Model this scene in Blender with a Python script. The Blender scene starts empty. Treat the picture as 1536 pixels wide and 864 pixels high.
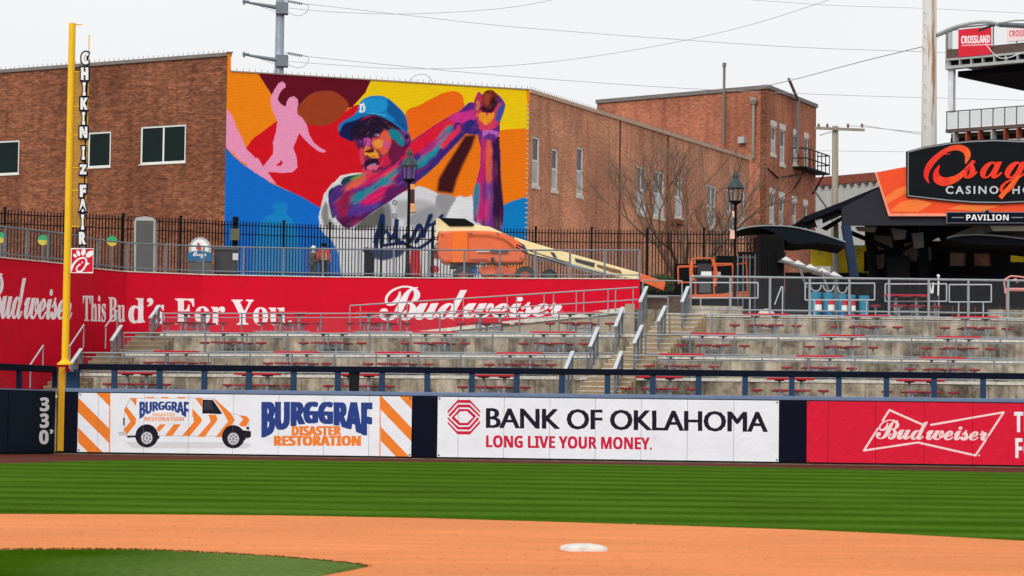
import bpy, math, random
import numpy as np
from mathutils import Vector, Matrix
random.seed(7)
SC = bpy.context.scene
COL = SC.collection

# ------------------------------------------------------------------ camera
FPX, CX, CY = 4000.0, 768.0, 432.0          # focal length and centre in photo pixels (1536 x 864)
CAMZ = 1.2
PITCH, ROLL = math.atan(213 / FPX), math.atan(0.0129)
F_ = Vector((0, math.cos(PITCH), math.sin(PITCH)))
U0 = Vector((0, -math.sin(PITCH), math.cos(PITCH)))
R0 = Vector((1, 0, 0))
R_ = R0 * math.cos(ROLL) + U0 * math.sin(ROLL)
U_ = U0 * math.cos(ROLL) - R0 * math.sin(ROLL)
CAM = Vector((0, 0, CAMZ))
cam_data = bpy.data.cameras.new('camera')
cam_data.sensor_width = 36
cam_data.lens = 36 * FPX / 1536
cam_data.clip_end = 6000
cam_data.dof.use_dof = True
cam_data.dof.focus_distance = 112
cam_data.dof.aperture_fstop = 5.6
cam = bpy.data.objects.new('camera', cam_data)
COL.objects.link(cam)
mw = Matrix((R_, U_, -F_)).transposed().to_4x4()
mw.translation = CAM
cam.matrix_world = mw
SC.camera = cam

# ------------------------------------------------------------------ light: overcast
SC.view_settings.view_transform = 'Standard'
SC.view_settings.look = 'None'
SC.view_settings.gamma = 1
SC.view_settings.exposure = 0.22
SUN_EL, SUN_AZ = math.radians(36), math.radians(200)      # behind the camera, a little to the left
world = bpy.data.worlds.new('World')
SC.world = world
world.use_nodes = True
wn, wl = world.node_tree.nodes, world.node_tree.links
wn.clear()
wo = wn.new('ShaderNodeOutputWorld'); bg = wn.new('ShaderNodeBackground')
sky = wn.new('ShaderNodeTexSky'); sky.sky_type = 'NISHITA'; sky.sun_disc = False
sky.sun_elevation = SUN_EL; sky.sun_rotation = SUN_AZ
sky.air_density = 1.0; sky.dust_density = 4.0; sky.ozone_density = 1.0
hs = wn.new('ShaderNodeHueSaturation'); hs.inputs['Saturation'].default_value = 0.12
ov = wn.new('ShaderNodeMix'); ov.data_type = 'RGBA'; ov.inputs[0].default_value = 0.9
tc = wn.new('ShaderNodeTexCoord'); cn = wn.new('ShaderNodeTexNoise'); cn.inputs['Scale'].default_value = 2.2
cn.inputs['Detail'].default_value = 3
cr = wn.new('ShaderNodeValToRGB')
cr.color_ramp.elements[0].color = (8.0, 8.05, 8.15, 1); cr.color_ramp.elements[1].color = (8.7, 8.75, 8.8, 1)
cr.color_ramp.elements[0].position = 0.35; cr.color_ramp.elements[1].position = 0.65
wl.new(tc.outputs['Generated'], cn.inputs['Vector']); wl.new(cn.outputs['Fac'], cr.inputs['Fac'])
wl.new(sky.outputs[0], hs.inputs['Color'])
wl.new(hs.outputs[0], ov.inputs[6]); wl.new(cr.outputs[0], ov.inputs[7])
wl.new(ov.outputs[2], bg.inputs['Color']); bg.inputs['Strength'].default_value = 0.1
wl.new(bg.outputs[0], wo.inputs['Surface'])
sun = bpy.data.lights.new('sun', 'SUN'); sun.energy = 1.5; sun.angle = math.radians(25); sun.color = (1, .985, .965)
so = bpy.data.objects.new('sun', sun); COL.objects.link(so)
sd = Vector((math.sin(SUN_AZ) * math.cos(SUN_EL), math.cos(SUN_AZ) * math.cos(SUN_EL), math.sin(SUN_EL)))
so.rotation_euler = sd.to_track_quat('Z', 'Y').to_euler()
SC.cycles.transparent_max_bounces = 40

# ------------------------------------------------------------------ calibration: photo pixel <-> place
def hor(px): return 645 + (px - 768) * 0.0129
def ray(px, py): return F_ + R_ * ((px - CX) / FPX) + U_ * ((CY - py) / FPX)
def at(px, py, Y):
    r = ray(px, py); return CAM + r * (Y / r.y)
def onz(px, py, z=0.0):
    r = ray(px, py); return CAM + r * ((z - CAMZ) / r.z)
def gp(px, Y, z=0.0):
    p = at(px, hor(px), Y); return Vector((p.x, Y, z))
Fa, Ra, Ua = np.array(F_), np.array(R_), np.array(U_)
def projn(P):
    d = P - np.array(CAM)
    w = d @ Fa
    return CX + FPX * (d @ Ra) / w, CY - FPX * (d @ Ua) / w

class Plane:
    """vertical plane through two ground points; u along it, z up, off towards the camera"""
    def __init__(s, a, b):
        s.a = Vector((a[0], a[1], 0)); d = Vector((b[0] - a[0], b[1] - a[1], 0))
        s.L = d.length; s.d = d / s.L; s.n = Vector((s.d.y, -s.d.x, 0))
    def hit(s, px, py):
        r = ray(px, py); t = (s.a - CAM).dot(s.n) / r.dot(s.n); p = CAM + r * t
        return (p - s.a).dot(s.d), p.z
    def pt(s, u, z, off=0.0):
        p = s.a + s.d * u + s.n * off; return Vector((p.x, p.y, z))
def planeY(Y): return Plane((-100, Y), (100, Y))

# ------------------------------------------------------------------ object helpers
def tag(o, label=None, cat=None, group=None, kind=None):
    if label: o['label'] = label
    if cat: o['category'] = cat
    if group: o['group'] = group
    if kind: o['kind'] = kind
    return o
def thing(name, label, cat, loc=(0, 0, 0), rz=0, group=None):
    o = bpy.data.objects.new(name, None); COL.objects.link(o)
    o.location = loc; o.rotation_euler = (0, 0, rz); o.empty_display_size = .3
    return tag(o, label, cat, group)
def link(name, me, parent=None, world=True):
    o = bpy.data.objects.new(name, me); COL.objects.link(o)
    if parent is not None:
        o.parent = parent
        if world and parent.type == 'EMPTY':
            o.matrix_parent_inverse = (Matrix.Translation(parent.location) @ parent.rotation_euler.to_matrix().to_4x4()).inverted()
        elif world:
            o.matrix_parent_inverse = Matrix.Identity(4)
    return o
def copy_tree(o, parent=None):
    c = o.copy(); COL.objects.link(c)
    if parent is not None: c.parent = parent
    for ch in KIDS.get(o.name, [x for x in o.children]):
        copy_tree(ch, c)
    return c
KIDS = {}

class MB:
    def __init__(s): s.v = []; s.f = []; s.m = []; s.uv = []
    def add(s, vs, fs, mi=0, uvs=None):
        b = len(s.v); s.v += [tuple(v) for v in vs]
        for f in fs: s.f.append(tuple(b + i for i in f)); s.m.append(mi)
        return s
    def box(s, c, size, rz=0, mi=0, M=None):
        hx, hy, hz = size[0] / 2, size[1] / 2, size[2] / 2
        vs = [Vector((x * hx, y * hy, z * hz)) for z in (-1, 1) for y in (-1, 1) for x in (-1, 1)]
        R = M if M is not None else Matrix.Rotation(rz, 3, 'Z')
        vs = [R @ v + Vector(c) for v in vs]
        return s.add(vs, [(0, 2, 3, 1), (4, 5, 7, 6), (0, 1, 5, 4), (2, 6, 7, 3), (0, 4, 6, 2), (1, 3, 7, 5)], mi)
    def beam(s, p, q, w, h, mi=0, up=(0, 0, 1)):
        p, q = Vector(p), Vector(q); d = (q - p); L = d.length
        if L < 1e-6: return s
        x = d / L; up = Vector(up)
        if abs(x.dot(up)) > .99: up = Vector((0, 1, 0))
        y = up.cross(x).normalized(); z = x.cross(y)
        M = Matrix((x, y, z)).transposed()
        return s.box((p + q) / 2, (L, w, h), M=M, mi=mi)
    def tube(s, p, q, r, r2=None, n=6, mi=0, caps=True):
        p, q = Vector(p), Vector(q); r2 = r if r2 is None else r2
        x = (q - p)
        if x.length < 1e-7: return s
        x.normalize(); up = Vector((0, 0, 1)) if abs(x.z) < .95 else Vector((0, 1, 0))
        a = x.cross(up).normalized(); b = x.cross(a)
        vs = []
        for c, rr in ((p, r), (q, r2)):
            for i in range(n):
                t = 2 * math.pi * i / n; vs.append(c + a * (math.cos(t) * rr) + b * (math.sin(t) * rr))
        fs = [(i, (i + 1) % n, n + (i + 1) % n, n + i) for i in range(n)]
        if caps: fs += [tuple(range(n))[::-1], tuple(range(n, 2 * n))]
        return s.add(vs, fs, mi)
    def path(s, pts, r, n=6, mi=0):
        for i in range(len(pts) - 1): s.tube(pts[i], pts[i + 1], r, n=n, mi=mi)
        return s
    def lathe(s, c, prof, n=16, mi=0):
        """prof: list of (r, z) upwards"""
        c = Vector(c); vs = []
        for r, z in prof:
            for i in range(n):
                t = 2 * math.pi * i / n; vs.append(c + Vector((r * math.cos(t), r * math.sin(t), z)))
        fs = []
        for k in range(len(prof) - 1):
            for i in range(n):
                j = (i + 1) % n; fs.append((k * n + i, k * n + j, (k + 1) * n + j, (k + 1) * n + i))
        fs += [tuple(range(n))[::-1], tuple(range((len(prof) - 1) * n, len(prof) * n))]
        return s.add(vs, fs, mi)
    def prism(s, front, back, mi=0):
        n = len(front)
        fs = [tuple(range(n)), tuple(range(2 * n - 1, n - 1, -1))]
        fs += [((i + 1) % n, i, n + i, n + (i + 1) % n) for i in range(n)]
        return s.add(list(front) + list(back), fs, mi)
    def prism_px(s, pts, Y, depth, mi=0):
        fr = [at(x, y, Y) for x, y in pts]
        return s.prism(fr, [p + Vector((0, depth, 0)) for p in fr], mi)
    def build(s, name, mats, parent=None, world=True, smooth=False, bevel=0):
        me = bpy.data.meshes.new(name); me.from_pydata(s.v, [], s.f)
        if not isinstance(mats, (list, tuple)): mats = [mats]
        for m in mats: me.materials.append(m)
        if len(mats) > 1: me.polygons.foreach_set('material_index', s.m)
        if smooth: me.polygons.foreach_set('use_smooth', [True] * len(me.polygons))
        me.update()
        o = link(name, me, parent, world)
        if bevel:
            b = o.modifiers.new('bevel', 'BEVEL'); b.width = bevel; b.segments = 2; b.limit_method = 'ANGLE'
        return o
def part(name, me, parent):           # shares a mesh, local coordinates
    return link(name, me, parent, world=False)

# ------------------------------------------------------------------ colour and materials
def lin(c):
    c = np.asarray(c, float) / 255.0
    return np.where(c <= .04045, c / 12.92, ((c + .055) / 1.055) ** 2.4)
def rgb(r, g, b, k=1.0):
    v = np.clip(lin((r, g, b)) * k, 0, .9); return (float(v[0]), float(v[1]), float(v[2]), 1)
def base_mat(name):
    m = bpy.data.materials.new(name); m.use_nodes = True
    nt = m.node_tree; return m, nt.nodes, nt.links, nt.nodes['Principled BSDF']
def M(name, col, rough=.6, metal=0.0, var=.18, scale=2.5, bump=0.0, bscale=40, spec=None, stretch=(1, 1, 1)):
    m, N, L, P = base_mat(name)
    P.inputs['Roughness'].default_value = rough; P.inputs['Metallic'].default_value = metal
    P.inputs['Specular IOR Level'].default_value = spec if spec is not None else (.12 if max(col[:3]) < .05 else .3)
    t = N.new('ShaderNodeTexCoord'); mp = N.new('ShaderNodeMapping'); mp.inputs['Scale'].default_value = stretch
    n = N.new('ShaderNodeTexNoise'); n.inputs['Scale'].default_value = scale; n.inputs['Detail'].default_value = 5
    r = N.new('ShaderNodeMapRange'); r.inputs['From Min'].default_value = .3; r.inputs['From Max'].default_value = .7
    r.inputs['To Min'].default_value = 1 - var; r.inputs['To Max'].default_value = 1 + var * .6
    mx = N.new('ShaderNodeVectorMath'); mx.operation = 'SCALE'; mx.inputs[0].default_value = col[:3]
    L.new(t.outputs['Object'], mp.inputs['Vector']); L.new(mp.outputs[0], n.inputs['Vector'])
    L.new(n.outputs['Fac'], r.inputs['Value']); L.new(r.outputs[0], mx.inputs['Scale']); L.new(mx.outputs[0], P.inputs['Base Color'])
    if bump:
        b = N.new('ShaderNodeBump'); b.inputs['Strength'].default_value = bump; b.inputs['Distance'].default_value = .02
        n2 = N.new('ShaderNodeTexNoise'); n2.inputs['Scale'].default_value = bscale; n2.inputs['Detail'].default_value = 4
        L.new(mp.outputs[0], n2.inputs['Vector']); L.new(n2.outputs['Fac'], b.inputs['Height']); L.new(b.outputs[0], P.inputs['Normal'])
    return m
def print_mat(name, rough=.5, wrinkle=0.0, brick=False, var=.06):
    m, N, L, P = base_mat(name)
    P.inputs['Roughness'].default_value = rough; P.inputs['Specular IOR Level'].default_value = .15
    a = N.new('ShaderNodeAttribute'); a.attribute_name = 'Col'
    t = N.new('ShaderNodeTexCoord'); n = N.new('ShaderNodeTexNoise'); n.inputs['Scale'].default_value = 1.2 if not brick else 3.0
    n.inputs['Detail'].default_value = 6
    r = N.new('ShaderNodeMapRange'); r.inputs['From Min'].default_value = .3; r.inputs['From Max'].default_value = .7
    r.inputs['To Min'].default_value = 1 - var; r.inputs['To Max'].default_value = 1 + var * .5
    mx = N.new('ShaderNodeVectorMath'); mx.operation = 'SCALE'
    L.new(t.outputs['Object'], n.inputs['Vector']); L.new(n.outputs['Fac'], r.inputs['Value'])
    L.new(a.outputs['Color'], mx.inputs[0]); L.new(r.outputs[0], mx.inputs['Scale'])
    out = mx.outputs[0]
    b = N.new('ShaderNodeBump'); b.inputs['Distance'].default_value = .05
    if brick:
        uv = N.new('ShaderNodeUVMap'); br = brick_node(N, L, uv.outputs[0], (1, 1, 1, 1), (.95, .95, .95, 1), (.72, .72, .72, 1))
        m2 = N.new('ShaderNodeVectorMath'); m2.operation = 'MULTIPLY'
        L.new(out, m2.inputs[0]); L.new(br.outputs['Color'], m2.inputs[1]); out = m2.outputs[0]
        inv = N.new('ShaderNodeMath'); inv.operation = 'SUBTRACT'; inv.inputs[0].default_value = 1
        L.new(br.outputs['Fac'], inv.inputs[1]); L.new(inv.outputs[0], b.inputs['Height']); b.inputs['Strength'].default_value = .5
        b.inputs['Distance'].default_value = .01
        L.new(b.outputs[0], P.inputs['Normal'])
    elif wrinkle:
        mp = N.new('ShaderNodeMapping'); mp.inputs['Scale'].default_value = (1.6, 1.6, 1.0); mp.inputs['Rotation'].default_value = (0, .7, 0)
        w = N.new('ShaderNodeTexNoise'); w.inputs['Scale'].default_value = 1.6; w.inputs['Detail'].default_value = 3; w.inputs['Distortion'].default_value = 1.2
        L.new(t.outputs['Object'], mp.inputs['Vector']); L.new(mp.outputs[0], w.inputs['Vector'])
        L.new(w.outputs['Fac'], b.inputs['Height']); b.inputs['Strength'].default_value = wrinkle; b.inputs['Distance'].default_value = .25
        L.new(b.outputs[0], P.inputs['Normal'])
    L.new(out, P.inputs['Base Color'])
    return m
def brick_node(N, L, vec, c1, c2, cm):
    br = N.new('ShaderNodeTexBrick'); br.inputs['Scale'].default_value = 1
    br.inputs['Brick Width'].default_value = .24; br.inputs['Row Height'].default_value = .083
    br.inputs['Mortar Size'].default_value = .009; br.inputs['Mortar Smooth'].default_value = .3
    br.inputs['Color1'].default_value = c1; br.inputs['Color2'].default_value = c2; br.inputs['Mortar'].default_value = cm
    L.new(vec, br.inputs['Vector']); return br
def brick_mat(name, c1, c2, cm, mott=.45, nscale=1.9, stretch=(.6, 1.9, 1)):
    m, N, L, P = base_mat(name); P.inputs['Roughness'].default_value = .9; P.inputs['Specular IOR Level'].default_value = .15
    uv = N.new('ShaderNodeUVMap'); br = brick_node(N, L, uv.outputs[0], c1, c2, cm)
    mp = N.new('ShaderNodeMapping'); mp.inputs['Scale'].default_value = stretch
    n = N.new('ShaderNodeTexNoise'); n.inputs['Scale'].default_value = nscale; n.inputs['Detail'].default_value = 9; n.inputs['Roughness'].default_value = .72
    r = N.new('ShaderNodeMapRange'); r.inputs['From Min'].default_value = .3; r.inputs['From Max'].default_value = .68
    r.inputs['To Min'].default_value = 1 - mott; r.inputs['To Max'].default_value = 1.18
    mx = N.new('ShaderNodeVectorMath'); mx.operation = 'SCALE'
    L.new(uv.outputs[0], mp.inputs['Vector']); L.new(mp.outputs[0], n.inputs['Vector']); L.new(n.outputs['Fac'], r.inputs['Value'])
    L.new(br.outputs['Color'], mx.inputs[0]); L.new(r.outputs[0], mx.inputs['Scale'])
    n2 = N.new('ShaderNodeTexNoise'); n2.inputs['Scale'].default_value = .22; n2.inputs['Detail'].default_value = 4
    L.new(uv.outputs[0], n2.inputs['Vector'])
    r2 = N.new('ShaderNodeMapRange'); r2.inputs['From Min'].default_value = .35; r2.inputs['From Max'].default_value = .65
    r2.inputs['To Min'].default_value = .74; r2.inputs['To Max'].default_value = 1.14
    m2 = N.new('ShaderNodeVectorMath'); m2.operation = 'SCALE'
    L.new(n2.outputs['Fac'], r2.inputs['Value']); L.new(mx.outputs[0], m2.inputs[0]); L.new(r2.outputs[0], m2.inputs['Scale'])
    mp3 = N.new('ShaderNodeMapping'); mp3.inputs['Scale'].default_value = (1.1, .09, 1); n3 = N.new('ShaderNodeTexNoise'); n3.inputs['Scale'].default_value = 1.3; n3.inputs['Detail'].default_value = 6
    L.new(uv.outputs[0], mp3.inputs['Vector']); L.new(mp3.outputs[0], n3.inputs['Vector'])
    r3 = N.new('ShaderNodeMapRange'); r3.inputs['From Min'].default_value = .36; r3.inputs['From Max'].default_value = .5; r3.inputs['To Min'].default_value = .8; r3.inputs['To Max'].default_value = 1.03
    m3 = N.new('ShaderNodeVectorMath'); m3.operation = 'SCALE'; L.new(n3.outputs['Fac'], r3.inputs['Value']); L.new(m2.outputs[0], m3.inputs[0]); L.new(r3.outputs[0], m3.inputs['Scale'])
    L.new(m3.outputs[0], P.inputs['Base Color'])
    b = N.new('ShaderNodeBump'); b.inputs['Strength'].default_value = .6; b.inputs['Distance'].default_value = .01; b.invert = True
    L.new(br.outputs['Fac'], b.inputs['Height']); L.new(b.outputs[0], P.inputs['Normal'])
    return m
def mesh_mat(name, col, pitch=.05, frac=.11, metal=.3):
    """woven wire: only the wires are there"""
    m, N, L, P = base_mat(name)
    P.inputs['Base Color'].default_value = col; P.inputs['Roughness'].default_value = .5; P.inputs['Metallic'].default_value = metal
    uv = N.new('ShaderNodeUVMap'); sx = N.new('ShaderNodeSeparateXYZ'); L.new(uv.outputs[0], sx.inputs[0])
    outs = []
    for k in (0, 1):
        d = N.new('ShaderNodeMath'); d.operation = 'DIVIDE'; d.inputs[1].default_value = pitch; L.new(sx.outputs[k], d.inputs[0])
        f = N.new('ShaderNodeMath'); f.operation = 'FRACT'; L.new(d.outputs[0], f.inputs[0])
        c = N.new('ShaderNodeMath'); c.operation = 'LESS_THAN'; c.inputs[1].default_value = frac; L.new(f.outputs[0], c.inputs[0]); outs.append(c)
    mx = N.new('ShaderNodeMath'); mx.operation = 'MAXIMUM'; L.new(outs[0].outputs[0], mx.inputs[0]); L.new(outs[1].outputs[0], mx.inputs[1])
    L.new(mx.outputs[0], P.inputs['Alpha'])
    return m
def uv_quads(name, quads, mats, parent=None, world=True, mi=None):
    """quads: list of ((p0,p1,p2,p3),(uv0..uv3))"""
    me = bpy.data.meshes.new(name); v = []; f = []; u = []
    for ps, us in quads:
        b = len(v); v += [tuple(p) for p in ps]; f.append(tuple(range(b, b + len(ps)))); u += [c for w in us for c in w]
    me.from_pydata(v, [], f)
    l = me.uv_layers.new(name='UVMap'); l.data.foreach_set('uv', u)
    if not isinstance(mats, (list, tuple)): mats = [mats]
    for m in mats: me.materials.append(m)
    if mi: me.polygons.foreach_set('material_index', mi)
    me.update(); return link(name, me, parent, world)

# ------------------------------------------------------------------ lettering
def conv(s, style):
    off = {'serif': (0x1D400, 0x1D41A, 0x1D7CE), 'script': (0x1D4D0, 0x1D4EA, None), 'sans': (0x1D5D4, 0x1D5EE, 0x1D7EC),
           'serif_it': (0x1D468, 0x1D482, None), 'sans_it': (0x1D63C, 0x1D656, None), 'plain': None}[style]
    if off is None: return s
    o = ''
    for c in s:
        if 'A' <= c <= 'Z': o += chr(off[0] + ord(c) - 65)
        elif 'a' <= c <= 'z': o += chr(off[1] + ord(c) - 97)
        elif c.isdigit() and off[2]: o += chr(off[2] + ord(c) - 48)
        else: o += c
    return o
_tc = {}
def text_tris(s, style='sans', space=1.0, offset=0.0):
    k = (s, style, space, offset)
    if k in _tc: return _tc[k]
    c = bpy.data.curves.new('t', 'FONT'); c.body = conv(s, style); c.size = 1; c.space_character = space; c.resolution_u = 3; c.offset = offset
    o = bpy.data.objects.new('t', c); COL.objects.link(o)
    dg = bpy.context.evaluated_depsgraph_get(); me = o.evaluated_get(dg).to_mesh()
    me.calc_loop_triangles()
    V = np.array([v.co[:2] for v in me.vertices]); T = np.array([t.vertices[:] for t in me.loop_triangles])
    o.evaluated_get(dg).to_mesh_clear(); bpy.data.objects.remove(o); bpy.data.curves.remove(c)
    lo, hi = V.min(0), V.max(0)
    V = (V - lo) / (hi - lo); V[:, 1] = 1 - V[:, 1]        # u right, v down, unit box
    _tc[k] = (V, T); return V, T
def text_mesh(name, s, style, plane, box, mat, parent, off=.02, thick=.015, space=1.0, offset=0.0, warp=None):
    """letters as a solid on a plane, fitted to a photo-pixel box"""
    V, T = text_tris(s, style, space, offset); x0, y0, x1, y1 = box
    fr, bk = [], []
    for u, v in V:
        px, py = warp(u, v) if warp else (x0 + u * (x1 - x0), y0 + v * (y1 - y0))
        a, z = plane.hit(px, py); fr.append(plane.pt(a, z, off + thick)); bk.append(plane.pt(a, z, off))
    b = MB(); n = len(fr); fs = [tuple(int(i) for i in t) for t in T]
    cnt = {}
    for t in fs:
        for i in range(3):
            e = (t[i], t[(i + 1) % 3]); cnt[e] = cnt.get(e, 0) + 1
    side = [(e[1], e[0], e[0] + n, e[1] + n) for e in cnt if (e[1], e[0]) not in cnt]
    b.add(fr + bk, fs + side)
    return b.build(name, mat, parent)

class Canvas:
    """a flat print, drawn in photo pixels"""
    def __init__(s, x0, y0, x1, y1, res, bgc, rgbmode=False):
        s.x0, s.y0, s.res = x0, y0, res; s.W, s.H = int((x1 - x0) * res), int((y1 - y0) * res)
        s.rgbmode = rgbmode
        if rgbmode: s.a = np.empty((s.H, s.W, 3), np.float32); s.a[:] = bgc
        else: s.pal = [bgc]; s.a = np.zeros((s.H, s.W), np.uint8)
    def _mask(s): return np.zeros((s.H, s.W), bool)
    def _poly(s, pts, m=None):
        P = [((x - s.x0) * s.res, (y - s.y0) * s.res) for x, y in pts]
        ys = [p[1] for p in P]; xs = [p[0] for p in P]
        j0, j1 = max(0, int(min(ys))), min(s.H, int(max(ys)) + 2); i0, i1 = max(0, int(min(xs))), min(s.W, int(max(xs)) + 2)
        if m is None: m = s._mask()
        if j1 <= j0 or i1 <= i0: return m
        X = np.arange(i0, i1)[None, :] + .5; Y = np.arange(j0, j1)[:, None] + .5
        ins = np.zeros((j1 - j0, i1 - i0), bool); n = len(P)
        for k in range(n):
            xa, ya = P[k]; xb, yb = P[(k + 1) % n]
            if ya == yb: continue
            c = ((ya > Y) != (yb > Y)) & (X < (xb - xa) * (Y - ya) / (yb - ya) + xa); ins ^= c
        m[j0:j1, i0:i1] |= ins
        return m
    def put(s, m, col, blur=0, alpha=1.0, clip=None):
        if s.rgbmode:
            ys_, xs_ = np.flatnonzero(m.any(1)), np.flatnonzero(m.any(0))
            if not len(ys_): return
            mg = int(2 * blur * s.res) + 4
            sl = (slice(max(0, ys_[0] - mg), ys_[-1] + mg), slice(max(0, xs_[0] - mg), xs_[-1] + mg)); m = m[sl]
            if blur:
                f = m.astype(np.float32); r = max(1, int(blur * s.res))
                for _ in range(2):
                    for ax in (0, 1):
                        c = np.cumsum(np.pad(f, [(r + 1, r) if a == ax else (0, 0) for a in (0, 1)], mode='edge'), axis=ax)
                        f = (np.take(c, range(2 * r + 1, c.shape[ax]), axis=ax) - np.take(c, range(0, c.shape[ax] - 2 * r - 1), axis=ax)) / (2 * r + 1)
                f = f[..., None] * alpha
            else: f = m.astype(np.float32)[..., None] * alpha
            if clip is not None: f = f * clip[sl][..., None]
            s.a[sl] = s.a[sl] * (1 - f) + np.array(col, np.float32) * f
        else:
            if col not in s.pal: s.pal.append(col)
            s.a[m] = s.pal.index(col)
    def poly(s, pts, col, blur=0, alpha=1.0, smooth=False):
        if smooth: pts = spline(pts)
        s.put(s._poly(pts), col, blur, alpha)
    def ell(s, cx, cy, rx, ry, col, blur=0, rot=0, alpha=1.0):
        s.poly([(cx + rx * math.cos(t) * math.cos(rot) - ry * math.sin(t) * math.sin(rot), cy + rx * math.cos(t) * math.sin(rot) + ry * math.sin(t) * math.cos(rot)) for t in np.linspace(0, 2 * math.pi, 28)[:-1]], col, blur, alpha)
    def stroke(s, pts, w, col, blur=0, smooth=False, alpha=1.0, clip=None):
        if smooth: pts = spline(pts, False)
        n = len(pts); ws = w if isinstance(w, (list, tuple)) else [w] * n
        if len(ws) != n: ws = list(np.interp(np.linspace(0, 1, n), np.linspace(0, 1, len(ws)), ws))
        m = s._mask()
        for i in range(n - 1):
            (xa, ya), (xb, yb) = pts[i], pts[i + 1]; d = math.hypot(xb - xa, yb - ya) or 1; nx, ny = -(yb - ya) / d, (xb - xa) / d
            a, b = ws[i] / 2, ws[i + 1] / 2
            s._poly([(xa + nx * a, ya + ny * a), (xb + nx * b, yb + ny * b), (xb - nx * b, yb - ny * b), (xa - nx * a, ya - ny * a)], m)
            s._poly([(xb + b * math.cos(t), yb + b * math.sin(t)) for t in np.linspace(0, 2 * math.pi, 10)[:-1]], m)
        s.put(m, col, blur, alpha, clip)
    def text(s, t, box, col, style='sans', bold=(0, 0), space=1.0, warp=None, blur=0, lean=0):
        V, T = text_tris(t, style, space); x0, y0, x1, y1 = box or (0, 0, 0, 0)
        P = [warp(u, v) if warp else (x0 + u * (x1 - x0) + lean * (1 - v), y0 + v * (y1 - y0)) for u, v in V]
        m = s._mask()
        for a, b, c in T: s._poly([P[a], P[b], P[c]], m)
        # close hairline gaps between triangles, then embolden
        for ax, amt in ((1, bold[0]), (0, bold[1])):
            k = max(1, int(round(amt * s.res / 2))) if amt else 0
            mm = m.copy()
            for d in range(1, k + 1): mm |= np.roll(m, d, ax) | np.roll(m, -d, ax)
            m = mm
        s.put(m, col, blur)
    def sample(s, px, py):
        i = np.clip(((px - s.x0) * s.res).astype(int), 0, s.W - 1); j = np.clip(((py - s.y0) * s.res).astype(int), 0, s.H - 1)
        return s.a[j, i]
def spline(pts, closed=True, k=6):
    n = len(pts); out = []
    P = lambda i: np.array(pts[i % n] if closed else pts[min(max(i, 0), n - 1)], float)
    for i in range(n if closed else n - 1):
        a, b, c, d = P(i - 1), P(i), P(i + 1), P(i + 2)
        for t in np.linspace(0, 1, k, endpoint=False):
            out.append(tuple(.5 * ((2 * b) + (c - a) * t + (2 * a - 5 * b + 4 * c - d) * t * t + (3 * b - 3 * c + d - a) * t ** 3)))
    if not closed: out.append(tuple(pts[-1]))
    return out

def printed_panel(name, plane, u0, u1, z0, z1, cv, mat, parent, off=.02, thick=.02, cell=.0068, scale=1.0):
    """a panel whose face is one sheet of flat-coloured cells (same-coloured neighbours merged), with edges"""
    nu, nz = max(1, int(round((u1 - u0) / cell))), max(1, int(round((z1 - z0) / cell)))
    us = u0 + (np.arange(nu) + .5) * (u1 - u0) / nu; zs = z1 - (np.arange(nz) + .5) * (z1 - z0) / nz
    A = np.array(plane.pt(0, 0, off)); D = np.array(plane.d)
    P = A[None, None, :] + D[None, None, :] * us[None, :, None] + np.array([0, 0, 1.0])[None, None, :] * zs[:, None, None]
    px, py = projn(P.reshape(-1, 3)); idx = cv.sample(px, py).reshape(nz, nu)
    rects = []; live = {}
    for j in range(nz):
        row = idx[j]; ch = np.flatnonzero(np.diff(row)) + 1
        st = np.concatenate(([0], ch)); en = np.concatenate((ch, [nu])); new = {}
        for a, b in zip(st, en):
            k = (int(a), int(b), int(row[a]))
            if k in live: new[k] = live[k]
            else: new[k] = j
        for k, j0 in live.items():
            if k not in new: rects.append((k, j0, j))
        live = new
    for k, j0 in live.items(): rects.append((k, j0, nz))
    du, dz = (u1 - u0) / nu, (z1 - z0) / nz
    v = []; cols = []
    n_ = plane.n * off
    for (a, b, c), ja, jb in rects:
        xa, xb = u0 + a * du, u0 + b * du; za, zb = z1 - jb * dz, z1 - ja * dz
        for (u, z) in ((xa, za), (xb, za), (xb, zb), (xa, zb)):
            p = plane.a + plane.d * u + n_; v.append((p.x, p.y, z))
        cols.append(cv.pal[c])
    f = [(4 * i, 4 * i + 1, 4 * i + 2, 4 * i + 3) for i in range(len(rects))]
    c4 = [[plane.pt(u, z, o) for (u, z) in ((u0, z0), (u1, z0), (u1, z1), (u0, z1))] for o in (off, off - thick)]
    b = len(v); v += [tuple(p) for q in c4 for p in q]
    for i in range(4):
        j = (i + 1) % 4; f.append((b + j, b + i, b + 4 + i, b + 4 + j)); cols.append(cv.pal[0])
    f.append((b + 7, b + 6, b + 5, b + 4)); cols.append(cv.pal[0])
    me = bpy.data.meshes.new(name); me.from_pydata(v, [], f)
    at_ = me.color_attributes.new('Col', 'FLOAT_COLOR', 'CORNER')
    arr = np.repeat(np.array([c[:3] + (1,) for c in cols], np.float32), 4, axis=0); at_.data.foreach_set('color', arr.ravel())
    me.materials.append(mat); me.update()
    return link(name, me, parent)

# ------------------------------------------------------------------ copying
_trees = {}
def tree_of(o):
    if o.name not in _trees: _trees[o.name] = [tree_of(c) for c in o.children]
    return (o, _trees[o.name])
def clone(t, parent=None):
    o, kids = t; c = o.copy(); COL.objects.link(c)
    if parent is not None: c.parent = parent
    for k in kids: clone(k, c)
    return c

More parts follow.
